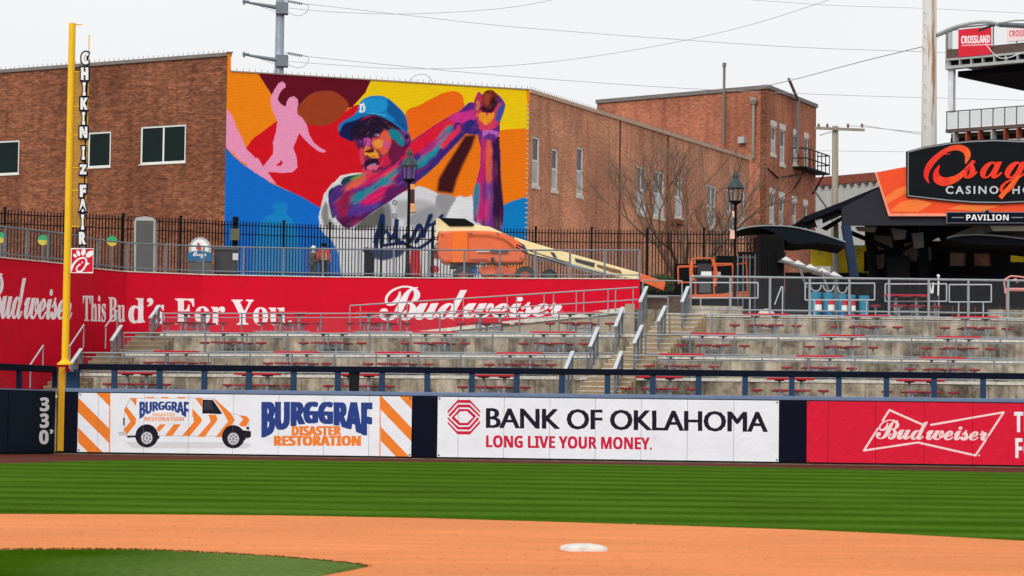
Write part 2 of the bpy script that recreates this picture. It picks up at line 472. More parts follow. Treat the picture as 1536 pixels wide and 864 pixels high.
# ------------------------------------------------------------------ materials of the place
K = 1.0
m_dirt = M('infield clay', rgb(226, 140, 87), .95, var=.10, scale=7, bump=.8, bscale=30, spec=.05, stretch=(1, 2.2, 1))
m_track = M('warning track clay', rgb(88, 38, 24), .95, var=.15, scale=2, spec=.1)
m_asphalt = M('asphalt', (.06, .06, .062, 1), .9, var=.2)
m_conc = M('concrete', rgb(165, 152, 132), .9, var=.2, scale=1.2, bump=.3)
m_conc_l = M('pale concrete nosing', rgb(212, 207, 196), .85, var=.3, scale=7)
m_kerb = M('dirty kerb', rgb(116, 96, 84), .9, var=.4, scale=2)
m_step_shade = M('shade painted stair concrete', rgb(134, 114, 90), .9, var=.25, scale=3)  # left flights: their shade is put into this darker step colour
m_step = M('stair concrete', rgb(168, 146, 112), .9, var=.15, scale=3)
m_navy = M('navy painted steel', rgb(12, 30, 56), .55, var=.08)
m_navy_rail = M('dark navy rail padding', rgb(4, 12, 32), .7, var=.1)
m_blue_post = M('blue painted post', rgb(18, 54, 88), .6, var=.08)
m_cap = M('slate blue wall cap', rgb(104, 122, 152), .6, var=.1)
m_padg = M('dark navy wall pad vinyl', rgb(4, 24, 40), .65, var=.12, scale=1.2, bump=.3, bscale=1.5)
m_padn = M('dark blue wall pad vinyl', rgb(2, 6, 28), .7, var=.12, scale=1.2, bump=.3, bscale=1.5)
m_black = M('black rubber', (.003, .003, .004, 1), .7, var=.1)
m_blacks = M('black painted steel', (.004, .004, .005, 1), .6, var=.1)
m_yel = M('yellow pole paint', rgb(250, 190, 10), .4, var=.06)
m_yel_d = M('deep yellow stripe vinyl', rgb(205, 150, 0), .5, var=.08)
m_white = M('white paint', (.82, .82, .82, 1), .5, var=.04)
m_base = M('white rubber base', (.66, .63, .59, 1), .7, var=.16, scale=9, spec=.1)
m_galv = M('galvanised steel', rgb(146, 152, 156), .5, metal=.2, var=.12, scale=6)
m_galv_d = M('weathered galvanised steel', rgb(112, 120, 128), .55, metal=.2, var=.15, scale=6)
m_galv_l = M('bright galvanised cap', rgb(190, 197, 202), .5, metal=.1, var=.08)
m_red = M('red powder coat', rgb(196, 14, 40), .5, var=.07)
m_rail_red = M('red seat top', rgb(160, 14, 36), .55, var=.1)
m_roof = M('roofing felt', (.1, .1, .1, 1), .9)
m_cop = M('metal coping', rgb(120, 112, 108), .6, var=.15)
m_cop_l = M('tan stone coping', rgb(196, 168, 146), .85, var=.2, scale=4)
m_frame = M('white window frame', rgb(222, 224, 222), .5, var=.05)
m_lint = M('white stone lintel', rgb(215, 210, 200), .8, var=.1)
m_glass, N_, L_, P_ = base_mat('dark window glass')
P_.inputs['Base Color'].default_value = (.012, .018, .018, 1); P_.inputs['Roughness'].default_value = .12; P_.inputs['Specular IOR Level'].default_value = .35
m_screen = M('dark window screen', rgb(20, 34, 32), .6, var=.2)
m_pale_glass = M('pale window blind behind glass', rgb(150, 156, 158), .35, var=.25, scale=3)
m_brickL = brick_mat('dark brown brick', rgb(172, 106, 74), rgb(120, 72, 54), rgb(124, 92, 76), .62, 2.6, (.5, 1.7, 1))
m_brickS = brick_mat('red brown brick', rgb(232, 154, 118), rgb(192, 114, 84), rgb(226, 186, 156), .4, 5, (1, 1.3, 1))
m_brickF = brick_mat('orange red brick', rgb(208, 124, 92), rgb(166, 94, 72), rgb(190, 146, 120), .5, 4, (.7, 1.4, 1))
m_brown = M('brown painted beam', rgb(92, 74, 68), .7, var=.15)
m_rust = M('rust red steel', rgb(150, 70, 48), .7, var=.2)
m_girder = M('grey white girder paint', rgb(170, 172, 170), .6, var=.12)
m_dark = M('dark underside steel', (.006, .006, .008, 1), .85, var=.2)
m_fasc = M('charcoal fascia cladding', rgb(44, 44, 52), .6, var=.08)
m_orange = M('orange machine paint', rgb(226, 106, 60), .4, var=.08)
m_orange2 = M('bright orange door paint', rgb(238, 112, 28), .4, var=.05)
m_cream = M('cream machine paint', rgb(250, 222, 168), .5, var=.08, scale=3)
m_wood = M('weathered utility pole wood', rgb(150, 140, 124), .9, var=.25, stretch=(1, 1, .1))
m_bark = M('grey brown bark', rgb(122, 98, 82), .95, var=.25)
m_wire = M('wire', rgb(176, 176, 178), .6)
m_yban = M('yellow banner vinyl', rgb(226, 200, 20), .6, var=.06)
m_hedge = M('hedge leaf', (.03, .07, .02, 1), .8, var=.5, scale=8)
m_wall_grey = M('pale grey rendered wall', rgb(178, 176, 172), .9, var=.1)
m_pipe = M('rusty brown downpipe', rgb(112, 58, 42), .8, var=.3)
m_redbrown = M('red brown parapet', rgb(130, 68, 52), .8, var=.2)
m_cabinet = M('grey painted cabinet', rgb(82, 80, 80), .6, var=.06)
m_upper = M('dark upper sash glass', rgb(38, 44, 50), .25, var=.3, scale=3, spec=.4)
m_wpane = M('pale blind behind the lower sash', rgb(176, 180, 182), .4, var=.25, scale=2)
m_bin = M('dark grey bin plastic', rgb(60, 58, 60), .6, var=.1)
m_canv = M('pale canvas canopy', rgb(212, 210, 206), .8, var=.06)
m_canv_d = M('dark navy canopy fabric', rgb(10, 17, 28), .7, var=.12)
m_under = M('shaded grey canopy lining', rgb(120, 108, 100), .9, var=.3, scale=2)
m_teal = M('turquoise drinks tub', rgb(34, 128, 160), .5, var=.1)
m_net = mesh_mat('fine black netting', (.03, .03, .035, 1), .045, .09, 0)
m_infill = mesh_mat('galvanised wire infill', rgb(120, 124, 130), .05, .055, .2)
m_infill_d = mesh_mat('dense grey wire infill', rgb(140, 148, 156), .05, .30, .1)
m_yinfill = mesh_mat('yellow pole screen', rgb(214, 160, 30), .04, .30, 0)
m_print = print_mat('printed vinyl', .45, wrinkle=.12, var=.05)
m_redprint = print_mat('painted red wall', .75, wrinkle=.06, var=.08)
m_mural = print_mat('painted brick mural', .8, brick=True, var=.05)

def dirt_extra(m):
    nt = m.node_tree; N, L = nt.nodes, nt.links; P = N['Principled BSDF']; src = P.inputs['Base Color'].links[0].from_socket
    t = N.new('ShaderNodeTexCoord'); out = src
    for sc, st, a_, b_ in ((1.1, (.35, 1.6, 1), .93, 1.05), (24, (1, 1, 1), .86, 1.1), (.25, (1, 1, 1), .94, 1.05)):
        mp = N.new('ShaderNodeMapping'); mp.inputs['Scale'].default_value = st; n = N.new('ShaderNodeTexNoise'); n.inputs['Scale'].default_value = sc; n.inputs['Detail'].default_value = 6
        L.new(t.outputs['Object'], mp.inputs['Vector']); L.new(mp.outputs[0], n.inputs['Vector']); r = N.new('ShaderNodeMapRange'); r.inputs['From Min'].default_value = .35; r.inputs['From Max'].default_value = .65; r.inputs['To Min'].default_value = a_; r.inputs['To Max'].default_value = b_
        L.new(n.outputs['Fac'], r.inputs['Value']); v = N.new('ShaderNodeVectorMath'); v.operation = 'SCALE'; L.new(out, v.inputs[0]); L.new(r.outputs[0], v.inputs['Scale']); out = v.outputs[0]
    L.new(out, P.inputs['Base Color'])
dirt_extra(m_dirt); dirt_extra(m_track)
# stained concrete of the terrace walls
m_stain, N, L, P = base_mat('stained terrace concrete'); P.inputs['Roughness'].default_value = .9
t = N.new('ShaderNodeTexCoord')
def nz(scale, st, det=6, rough=.6):
    mp = N.new('ShaderNodeMapping'); mp.inputs['Scale'].default_value = st; n = N.new('ShaderNodeTexNoise')
    n.inputs['Scale'].default_value = scale; n.inputs['Detail'].default_value = det; n.inputs['Roughness'].default_value = rough
    L.new(t.outputs['Object'], mp.inputs['Vector']); L.new(mp.outputs[0], n.inputs['Vector']); return n
a = nz(.7, (1, 1, .9), 8, .72); b2 = nz(1.6, (1.4, 1, .16), 7, .7)
rp = N.new('ShaderNodeValToRGB'); e = rp.color_ramp.elements
e[0].position = .36; e[0].color = rgb(74, 62, 48); e[1].position = .62; e[1].color = rgb(196, 184, 164)
n3 = e.new(.48); n3.color = rgb(154, 141, 120)
L.new(a.outputs['Fac'], rp.inputs['Fac'])
r2 = N.new('ShaderNodeMapRange'); r2.inputs['From Min'].default_value = .36; r2.inputs['From Max'].default_value = .56; r2.inputs['To Min'].default_value = .36; r2.inputs['To Max'].default_value = 1.04
L.new(b2.outputs['Fac'], r2.inputs['Value'])
vm = N.new('ShaderNodeVectorMath'); vm.operation = 'SCALE'; L.new(rp.outputs[0], vm.inputs[0]); L.new(r2.outputs[0], vm.inputs['Scale']); L.new(vm.outputs[0], P.inputs['Base Color'])

# mown grass: stripes are bands of blades rolled towards or away from the viewer
def grass_mat(name, ca, cb, stripes):
    m, N, L, P = base_mat(name); P.inputs['Roughness'].default_value = .85; P.inputs['Specular IOR Level'].default_value = .0
    t = N.new('ShaderNodeTexCoord'); s = N.new('ShaderNodeSeparateXYZ'); L.new(t.outputs['Object'], s.inputs[0])
    def math_(op, a, b=None):
        n = N.new('ShaderNodeMath'); n.operation = op
        for i, x in enumerate((a, b)):
            if x is None: continue
            if isinstance(x, (int, float)): n.inputs[i].default_value = x
            else: L.new(x, n.inputs[i])
        return n.outputs[0]
    n1 = N.new('ShaderNodeTexNoise'); n1.inputs['Scale'].default_value = .35; n1.inputs['Detail'].default_value = 4; L.new(t.outputs['Object'], n1.inputs['Vector'])
    n2 = N.new('ShaderNodeTexNoise'); n2.inputs['Scale'].default_value = 14; n2.inputs['Detail'].default_value = 6; L.new(t.outputs['Object'], n2.inputs['Vector'])
    if stripes:
        p = math_('LOGARITHM', math_('MAXIMUM', s.outputs[1], 1.0), 2.718)
        n4 = N.new('ShaderNodeTexNoise'); n4.inputs['Scale'].default_value = 1.0; n4.inputs['Detail'].default_value = 5; mpp = N.new('ShaderNodeMapping'); mpp.inputs['Scale'].default_value = (.25, .8, 1)
        L.new(t.outputs['Object'], mpp.inputs['Vector']); L.new(mpp.outputs[0], n4.inputs['Vector'])
        ph = math_('ADD', math_('MULTIPLY', p, 76.0), math_('MULTIPLY', n4.outputs['Fac'], 5.0))
        w = math_('SINE', ph); w = math_('MULTIPLY_ADD', w, .5) if False else math_('ADD', math_('MULTIPLY', w, .38), .5)
        cl = N.new('ShaderNodeClamp'); L.new(w, cl.inputs[0]); fac = cl.outputs[0]
    else:
        p1, p2 = onz(150, 864), onz(300, 829); dl = (p2 - p1).normalized(); nn_ = (dl.y, -dl.x)      # edge between two mowing passes
        dd = math_('ADD', math_('MULTIPLY', s.outputs[0], nn_[0]), math_('MULTIPLY', s.outputs[1], nn_[1]))
        dd = math_('ADD', dd, math_('MULTIPLY', n1.outputs['Fac'], 1.2))
        r = N.new('ShaderNodeMapRange'); c0 = p1.x * nn_[0] + p1.y * nn_[1] + .6; r.inputs['From Min'].default_value = c0 - .9; r.inputs['From Max'].default_value = c0 + .9; L.new(dd, r.inputs['Value']); fac = r.outputs[0]
    mx = N.new('ShaderNodeMix'); mx.data_type = 'RGBA'; mx.inputs[6].default_value = ca; mx.inputs[7].default_value = cb; L.new(fac, mx.inputs[0])
    r = N.new('ShaderNodeMapRange'); r.inputs['From Min'].default_value = .3; r.inputs['From Max'].default_value = .7; r.inputs['To Min'].default_value = .7; r.inputs['To Max'].default_value = 1.25; L.new(n2.outputs['Fac'], r.inputs['Value'])
    v = N.new('ShaderNodeVectorMath'); v.operation = 'SCALE'; L.new(mx.outputs[2], v.inputs[0]); L.new(r.outputs[0], v.inputs['Scale'])
    r3 = N.new('ShaderNodeMapRange'); r3.inputs['From Min'].default_value = .35; r3.inputs['From Max'].default_value = .65; r3.inputs['To Min'].default_value = .88; r3.inputs['To Max'].default_value = 1.1; L.new(n1.outputs['Fac'], r3.inputs['Value'])
    v2 = N.new('ShaderNodeVectorMath'); v2.operation = 'SCALE'; L.new(v.outputs[0], v2.inputs[0]); L.new(r3.outputs[0], v2.inputs['Scale'])
    L.new(v2.outputs[0], P.inputs['Base Color'])
    b = N.new('ShaderNodeBump'); b.inputs['Strength'].default_value = .7; b.inputs['Distance'].default_value = .03; L.new(n2.outputs['Fac'], b.inputs['Height']); L.new(b.outputs[0], P.inputs['Normal'])
    return m
m_grass = grass_mat('outfield grass', rgb(50, 84, 10), rgb(76, 108, 34), True)
m_grass2 = grass_mat('infield grass', rgb(50, 80, 8), rgb(94, 118, 58), False)

# ------------------------------------------------------------------ helpers that build kinds of things
def wall_plane(name, pl, u0, u1, z0, z1, holes, mat, parent, depth=.16, off=0.0):
    """a brick face with real openings and their reveals; holes = (ua, ub, za, zb)"""
    us = sorted({u0, u1, *[h[0] for h in holes], *[h[1] for h in holes]}); zs = sorted({z0, z1, *[h[2] for h in holes], *[h[3] for h in holes]})
    q = []
    for i in range(len(us) - 1):
        for j in range(len(zs) - 1):
            a, b, c, d = us[i], us[i + 1], zs[j], zs[j + 1]; mu, mz = (a + b) / 2, (c + d) / 2
            if any(h[0] < mu < h[1] and h[2] < mz < h[3] for h in holes): continue
            q.append(([pl.pt(a, c, off), pl.pt(b, c, off), pl.pt(b, d, off), pl.pt(a, d, off)], [(a, c), (b, c), (b, d), (a, d)]))
    for a, b, c, d in holes:
        for (p, r) in (((a, c), (b, c)), ((b, c), (b, d)), ((b, d), (a, d)), ((a, d), (a, c))):
            q.append(([pl.pt(*p, off), pl.pt(*p, off - depth), pl.pt(*r, off - depth), pl.pt(*r, off)], [(p[0], p[1]), (p[0] + depth, p[1]), (r[0] + depth, r[1]), r]))
    return uv_quads(name, q, mat, parent)
def obox(b, pl, u0, u1, z0, z1, f, k, mi=0):
    """a box on a plane from offset k (back) to f (front)"""
    c = [pl.pt(u, z, o) for o in (f, k) for (u, z) in ((u0, z0), (u1, z0), (u1, z1), (u0, z1))]
    b.add(c, [(0, 1, 2, 3), (7, 6, 5, 4), (1, 0, 4, 5), (2, 1, 5, 6), (3, 2, 6, 7), (0, 3, 7, 4)], mi); return b
def window(pl, h, parent, cols=1, rows=2, fw=.07, glass=None, sill=.1, lintel=0, upper=None):
    a, b, c, d = h; g = glass or m_glass
    f = MB(); dp = -.12
    obox(f, pl, a, a + fw, c, d, dp + .07, dp); obox(f, pl, b - fw, b, c, d, dp + .07, dp)
    obox(f, pl, a + fw, b - fw, c, c + fw, dp + .07, dp); obox(f, pl, a + fw, b - fw, d - fw, d, dp + .07, dp)
    for i in range(1, cols):
        x = a + (b - a) * i / cols; obox(f, pl, x - fw / 2, x + fw / 2, c + fw, d - fw, dp + .06, dp)
    w = f.build('window', m_frame, parent)
    for j in range(1, rows):
        z = c + (d - c) * j / rows
        for i in range(cols):
            xa = a + (b - a) * i / cols + fw / 2; xb = a + (b - a) * (i + 1) / cols - fw / 2
            obox(MB(), pl, xa, xb, z, z, dp, dp)
    for i in range(cols):
        for j in range(rows):
            xa = a + (b - a) * i / cols + (fw if i == 0 else fw / 2); xb = a + (b - a) * (i + 1) / cols - (fw if i == cols - 1 else fw / 2)
            za = c + (d - c) * j / rows + (fw if j == 0 else fw / 2 + .0); zb = c + (d - c) * (j + 1) / rows - (fw if j == rows - 1 else fw / 2)
            o = obox(MB(), pl, xa, xb, za, zb, dp + .015 + .03 * (j == 0), dp).build('pane', (upper if (upper and j == rows - 1) else g), w)
            if j < rows - 1:
                obox(MB(), pl, xa, xb, zb, zb + fw, dp + .065, dp).build('meeting_rail', m_frame, w)
    if sill: obox(MB(), pl, a - .06, b + .06, c - sill, c - .002, .06, -.1).build('sill', m_lint if not isinstance(sill, tuple) else m_frame, w)
    if lintel: obox(MB(), pl, a - .08, b + .08, d + .002, d + lintel, .03, -.1).build('lintel', m_lint, w)
    return w
def win_rect(pl, x0, y0, x1, y1):
    ua, zb = pl.hit(x0, y0); ub, _ = pl.hit(x1, y0); _, za = pl.hit((x0 + x1) / 2, y1); _, zb = pl.hit((x0 + x1) / 2, y0)
    return (ua, ub, za, zb)
def guardrail(name, label, pts, h, spacing=1.8, rails=(1.0,), group=None, infill=None, mat=None, r=.03, post=.05, cat='railing', gap=.1, post_mat=None, infill_top=None):
    """pts: base points; rails: fractions of h"""
    mat = mat or m_galv; pts = [Vector(p) for p in pts]
    t = thing(name, label, cat, pts[0], group=group)
    for fr in rails:
        b = MB()
        for i in range(len(pts) - 1): b.tube(pts[i] + Vector((0, 0, h * fr)), pts[i + 1] + Vector((0, 0, h * fr)), r * (1.15 if fr == 1 else .8), n=8)
        b.build('top_rail' if fr == 1 else 'rail', mat, t)
    pm = bpy.data.meshes.get('post_%s_%.2f_%.2f' % (name, h, post))
    if pm is None:
        b = MB(); b.box((0, 0, h / 2), (post, post, h)); b.box((0, 0, .01), (post * 2, post * 2, .02))
        pm = bpy.data.meshes.new('post_%s_%.2f_%.2f' % (name, h, post)); pm.from_pydata(b.v, [], b.f); pm.materials.append(post_mat or mat)
    quads = []; s = 0
    for i in range(len(pts) - 1):
        a, b_ = pts[i], pts[i + 1]; L = (b_ - a).length; n = max(1, round(L / spacing))
        for k in range(n + (i == len(pts) - 2)):
            o = bpy.data.objects.new('post', pm); COL.objects.link(o); o.parent = t; o.location = a + (b_ - a) * (k / n) - pts[0]
            o.rotation_euler = (0, 0, math.atan2(b_.y - a.y, b_.x - a.x))
        if infill:
            z0, z1 = Vector((0, 0, gap)), Vector((0, 0, h * (infill_top or .97)))
            quads.append(([a + z0, b_ + z0, b_ + z1, a + z1], [(s, 0), (s + L, 0), (s + L, h), (s, h)])); s += L
    if infill: uv_quads('wire_infill', quads, infill, t)
    return t

# ================================================================== THE SETTING: field
g = MB().add([(-900, -60, -.05), (900, -60, -.05), (900, 2500, -.05), (-900, 2500, -.05)], [(0, 1, 2, 3)]).build('ground', m_asphalt); tag(g, kind='structure')
tr = MB().add([(-60, 40, -.004), (60, 40, -.004), (60, 115, -.004), (-60, 115, -.004)], [(0, 1, 2, 3)]).build('warning_track', m_track); tag(tr, kind='structure')
up = [(-200, 704), (-60, 698), (0, 695.5), (60, 693.6), (118, 691.6), (200, 689.8), (300, 689.4), (620, 692.8), (920, 696.6), (1236, 702.8), (1536, 709), (1750, 714)]
lo = [(-200, 771), (0, 769.5), (200, 770), (420, 771.8), (640, 775.8), (780, 780), (1000, 786.5), (1200, 793), (1336, 799), (1536, 809.5), (1750, 823)]
def sheet(name, pts, mat, z, lip=.0, dense=None):
    v = [onz(x, y, z) for x, y in pts]
    b = MB(); n = len(v); b.add([Vector((p.x, p.y, z)) for p in v], [tuple(range(n))])
    if lip: b.add([Vector((p.x, p.y, z)) for p in v] + [Vector((p.x, p.y, z - lip)) for p in v], [(i, (i + 1) % n, n + (i + 1) % n, n + i) for i in range(n)])
    o = b.build(name, mat); tag(o, kind='structure'); return o
dirt = MB(); dpts = [onz(x, y + .4, .006) for x, y in lo]
dirt.add([Vector((-40, -8, .006))] + [Vector((p.x, p.y + .3, .006)) for p in dpts] + [Vector((40, -8, .006))], [tuple(range(len(dpts) + 1, -1, -1))])
tag(dirt.build('infield_dirt', m_dirt), kind='structure')
sheet('outfield_grass', lo + up[::-1], m_grass, .018, .018)
ig = [(-260, 829), (-120, 826), (0, 824.4), (120, 823.6), (200, 824), (270, 827), (340, 830.5), (420, 835.5), (490, 841.5), (535, 846.5), (548, 849.5), (530, 853.5), (490, 861), (430, 873), (200, 930), (-260, 1050)]
sheet('infield_grass', ig, m_grass2, .013, .013)
# ragged fringe of blades along the two grass edges
fr = MB(); rnd = random.Random(3)
def fringe(pts, n, h):
    v = [onz(x, y, .0) for x, y in pts]
    for i in range(len(v) - 1):
        a, b = v[i], v[i + 1]; m = int((b - a).length * n)
        for k in range(m):
            p = a.lerp(b, rnd.random()) + Vector((rnd.uniform(-.04, .04), rnd.uniform(-.12, .05), 0)); w = rnd.uniform(.01, .03); hh = rnd.uniform(.4, 1) * h
            fr.add([p + Vector((-w, 0, .002)), p + Vector((w, 0, .002)), p + Vector((rnd.uniform(-.03, .03), -.02, hh))], [(0, 1, 2)])
fringe(lo, 50, .03); fringe(ig[2:13], 160, .018)
tag(fr.build('grass_fringe', m_grass2), 'ragged grass blades along the edges of the clay infield', 'grass', kind='stuff')

# scattered clay crumbs near the camera
cr_ = MB()
for _ in range(420):
    x, y = rnd.uniform(-60, 1600), rnd.uniform(778, 864); p = onz(x, y, .006)
    if (x < 540 and y > 822): continue
    s = rnd.uniform(.006, .018); cr_.box(p + Vector((0, 0, s * .3)), (s * 1.4, s, s * .8), rz=rnd.uniform(0, 3))
tag(cr_.build('clay_crumbs', m_dirt), 'small crumbs of orange clay lying on the infield', 'clay crumbs', kind='stuff')

# base
bc = onz(876.5, 829, .006); B_ = thing('base', 'white square base on the orange infield clay', 'base', (bc.x, bc.y + .2, 0), math.radians(14))
b = MB(); R_o = .205; prof = [(0.0, R_o), (.042, R_o), (.055, R_o - .012), (.072, R_o - .06), (.082, R_o - .13), (.085, .0001)]
rings = []
for z, r in prof:
    ring = []
    for k in range(32):
        t_ = 2 * math.pi * (k + .5) / 32; c_, s_ = math.cos(t_), math.sin(t_); e_ = 8
        q = (abs(c_) ** e_ + abs(s_) ** e_) ** (-1 / e_); ring.append((c_ * q * r, s_ * q * r, z + .004))
    rings.append(ring)
vs = [p for r in rings for p in r]; fs = []
for k in range(len(rings) - 1):
    for i in range(32):
        j = (i + 1) % 32; fs.append((k * 32 + i, k * 32 + j, (k + 1) * 32 + j, (k + 1) * 32 + i))
b.add(vs, fs); b.build('base_cover', m_base, B_, world=False, smooth=True)
b = MB(); b.box((0, 0, .010), (.44, .44, .014)); b.build('base_plate', m_dirt, B_, world=False)

# ================================================================== OUTFIELD WALL
WA, WB = gp(84, 107.75), gp(1760, 102.3)
WP = Plane(WA, WB)
LA, LB = gp(-120, 99.6), gp(83.2, 107.7)
LP = Plane(LA, LB)
def wu(px, pl=None): return (pl or WP).hit(px, hor(px))[0]
ow = thing('outfield_wall', 'long padded outfield wall with blue posts and netting on top', 'wall', WA)
seams = [118, 147.5, 216, 283, 350, 418, 486, 553.6, 618, 656, 687.5, 756, 824.6, 893, 961.7, 1031, 1100.6, 1168.5, 1209.5, 1242, 1313.6, 1386, 1459, 1533, 1606, 1680, 1750]
for i in range(len(seams) - 1):
    a, c = wu(seams[i]), wu(seams[i + 1]); obox(MB(), WP, a + .012, c - .012, .1, 2.48, 0, -.12).build('pad', m_padn, ow, bevel=.02)
obox(MB(), WP, 0, WP.L, .0, 2.5, -.13, -.33).build('backing_wall', m_black, ow)
obox(MB(), WP, 0, WP.L, -.02, .035, .3, -.1).build('kerb', m_kerb, ow)
obox(MB(), WP, 0, WP.L, .036, .098, .02, -.1).build('shadow_strip', m_black, ow)  # black strip standing in for the shadow line below the pads
obox(MB(), WP, wu(84), WP.L, 2.5, 2.66, -.0, -.36).build('cap', m_cap, ow, bevel=.03)
posts_px = [112, 168.7, 236.5, 303.8, 370.8, 438, 504.6, 571, 639, 706, 773.5, 841.5, 910, 978, 1047, 1116.8, 1187, 1257.8, 1329.4, 1401, 1474.7, 1548, 1621, 1690]
for x in posts_px:
    a = wu(x); obox(MB(), WP, a - .11, a + .11, 2.66, 3.42, -.08, -.22).build('post', m_blue_post, ow)
b = MB(); obox(b, WP, wu(115), WP.L, 3.41, 3.65, -.03, -.27).build('top_rail', m_navy_rail, ow, bevel=.02)
uv_quads('netting', [([WP.pt(wu(115), 2.66, -.2), WP.pt(WP.L, 2.66, -.2), WP.pt(WP.L, 3.42, -.2), WP.pt(wu(115), 3.42, -.2)], [(0, 0), (WP.L, 0), (WP.L, .64), (0, .64)])], m_net, ow)
# corner at the pole
obox(MB(), WP, .02, wu(117.4), .1, 2.46, .0, -.12).build('corner_pad', m_padn, ow, bevel=.02)
obox(MB(), WP, -.22, wu(82.5), 2.66, 3.5, -.05, -.25).build('corner_post', m_navy, ow)
obox(MB(), WP, wu(97), wu(115), 2.66, 3.32, -.05, -.25).build('corner_post', m_blue_post, ow)
# left wing of the wall, running towards the camera
lw = thing('outfield_wall', 'dark pads beside the yellow pole carrying the white number 330', 'wall', LA)
lseam = [-120, -50, 12, 83]
for i in range(3):
    obox(MB(), LP, wu(lseam[i], LP) + .015, wu(lseam[i + 1], LP) - .015, .085, 2.52, 0, -.12).build('pad', m_padg, lw, bevel=.02)
obox(MB(), LP, 0, LP.L, 0, 2.5, -.13, -.3).build('backing_wall', m_black, lw)
obox(MB(), LP, 0, LP.L, .0, .08, .02, -.1).build('shadow_strip', m_black, lw)  # same painted shadow line under the left wing's pads
obox(MB(), LP, 0, LP.L, 2.525, 2.575, .01, -.3).build('cap', m_cap, lw)
for x in (-38, 31.5):
    a = wu(x, LP); obox(MB(), LP, a - .11, a + .11, 2.57, 3.3, -.06, -.2).build('post', m_navy, lw)
obox(MB(), LP, 0, LP.L, 3.28, 3.55, -.02, -.26).build('top_rail', m_navy_rail, lw, bevel=.02)
uv_quads('netting', [([LP.pt(0, 2.57, -.2), LP.pt(LP.L, 2.57, -.2), LP.pt(LP.L, 3.3, -.2), LP.pt(0, 3.3, -.2)], [(0, 0), (LP.L, 0), (LP.L, .7), (0, .7)])], m_net, lw)
for s_, bx in (('3', (59.5, 596, 73.5, 617)), ('3', (59.5, 620, 73, 642)), ('0', (58.5, 645, 72.5, 666.5)), ('’', (74.5, 644, 79.5, 651))):
    text_mesh('numeral' if s_ != '’' else 'prime_mark', s_, 'sans', LP, bx, m_white, lw, off=.004, thick=.012, offset=.02)

# ------------------------------------------------------------------ printed banners on the wall
WHT, INK = rgb(232, 234, 239), rgb(24, 18, 34)
ORG, BLU = rgb(238, 128, 42), rgb(38, 62, 132)
def banner(label, cv, xs, name='advertising_banner'):
    t = thing(name, label, 'banner', WP.pt(wu(xs[0]), 0, 0), group=None)
    for i in range(len(xs) - 1):
        printed_panel('banner_panel', WP, wu(xs[i]) + (.006 if i else 0), wu(xs[i + 1]) - .006, .10, 2.475, cv, m_print, t, off=.035, thick=.03)
    for x in (xs[0], xs[-1]):
        for z in (.17, 2.41):
            a = wu(x) + (.07 if x == xs[0] else -.07); b = MB(); b.tube(WP.pt(a, z, .036), WP.pt(a, z, .05), .035, n=8); b.build('grommet', m_bin, t)
    return t
# 1: orange striped restoration banner
cv = Canvas(112, 584, 622, 690, 4, WHT)
def stripes(xl, xr, yt, yb, tops, w, sl=1.0):
    for y0 in tops:      # diagonal bands falling to the right
        pts = [(xl, y0), (xr, y0 + (xr - xl) * sl), (xr, y0 + (xr - xl) * sl + w), (xl, y0 + w)]
        m = cv._poly(pts); clip = cv._poly([(xl, yt), (xr, yt), (xr, yb), (xl, yb)]); cv.put(m & clip, ORG)
stripes(117, 165, 586, 682, (540, 596, 641), 22, 1.0)
stripes(571, 617.5, 588, 686, (544, 607 - 14, 650 - 10), 21, 1.05)
cv.poly([(164, 586), (165.6, 586), (165.2, 682), (163.6, 682)], ORG); cv.poly([(569.6, 588), (571.2, 588), (570.6, 686), (569, 686)], ORG)
Z = lambda *p: [(160 + p[i] / 6.4, 585 + p[i + 1] / 6.4) for i in range(0, len(p), 2)]
VW, VG = rgb(232, 232, 234), rgb(196, 196, 200)
cv.poly(Z(180, 500, 1330, 500, 1400, 530, 1330, 560, 250, 560), rgb(214, 212, 214))
cv.poly(Z(225, 75, 850, 72, 1030, 80, 1180, 220, 1280, 240, 1370, 280, 1370, 400, 1340, 420, 1110, 450, 190, 440, 165, 390, 170, 180), VG)
cv.poly(Z(232, 82, 845, 78, 1020, 86, 1170, 225, 1275, 246, 1360, 285, 1360, 395, 1110, 440, 195, 432, 172, 385, 177, 185), VW)
for q in ((222, 78, 288, 78, 284, 155), (188, 155, 282, 275, 280, 320, 190, 435, 160, 385, 228, 300, 165, 195), (372, 68, 455, 68, 452, 82, 375, 82), (520, 68, 595, 68, 592, 82, 522, 82), (678, 68, 755, 68, 752, 82, 680, 82),
          (848, 75, 918, 78, 916, 165), (822, 175, 910, 275, 915, 300, 800, 440, 722, 440, 840, 305, 822, 230),
          (540, 330, 570, 328, 500, 405, 478, 370, 510, 330), (645, 328, 712, 328, 630, 440, 560, 440),
          (975, 235, 1050, 238, 1065, 285, 940, 450, 870, 450, 1000, 300), (1020, 80, 1050, 95, 1190, 220, 1232, 290, 1110, 450, 1045, 455, 1165, 300, 1110, 200),
          (1270, 240, 1340, 250, 1372, 285, 1340, 350, 1290, 350, 1270, 330, 1310, 280)):
    cv.poly(Z(*q), ORG)
cv.poly(Z(287, 88, 812, 88, 806, 318, 287, 318), WHT)
cv.poly(Z(920, 92, 1020, 95, 1110, 225, 1095, 232, 918, 225), INK); cv.poly(Z(935, 105, 1005, 105, 1020, 190, 935, 190), rgb(56, 50, 60))
cv.poly(Z(158, 268, 174, 268, 172, 342, 158, 342), INK)
cv.poly(Z(110, 405, 180, 392, 190, 440, 115, 438), VG); cv.poly(Z(190, 440, 300, 436, 300, 455, 200, 458), INK)
cv.poly(Z(1300, 385, 1385, 395, 1385, 450, 1350, 466, 1320, 440, 1300, 430), INK); cv.poly(Z(1342, 350, 1368, 355, 1365, 385, 1342, 378), INK)
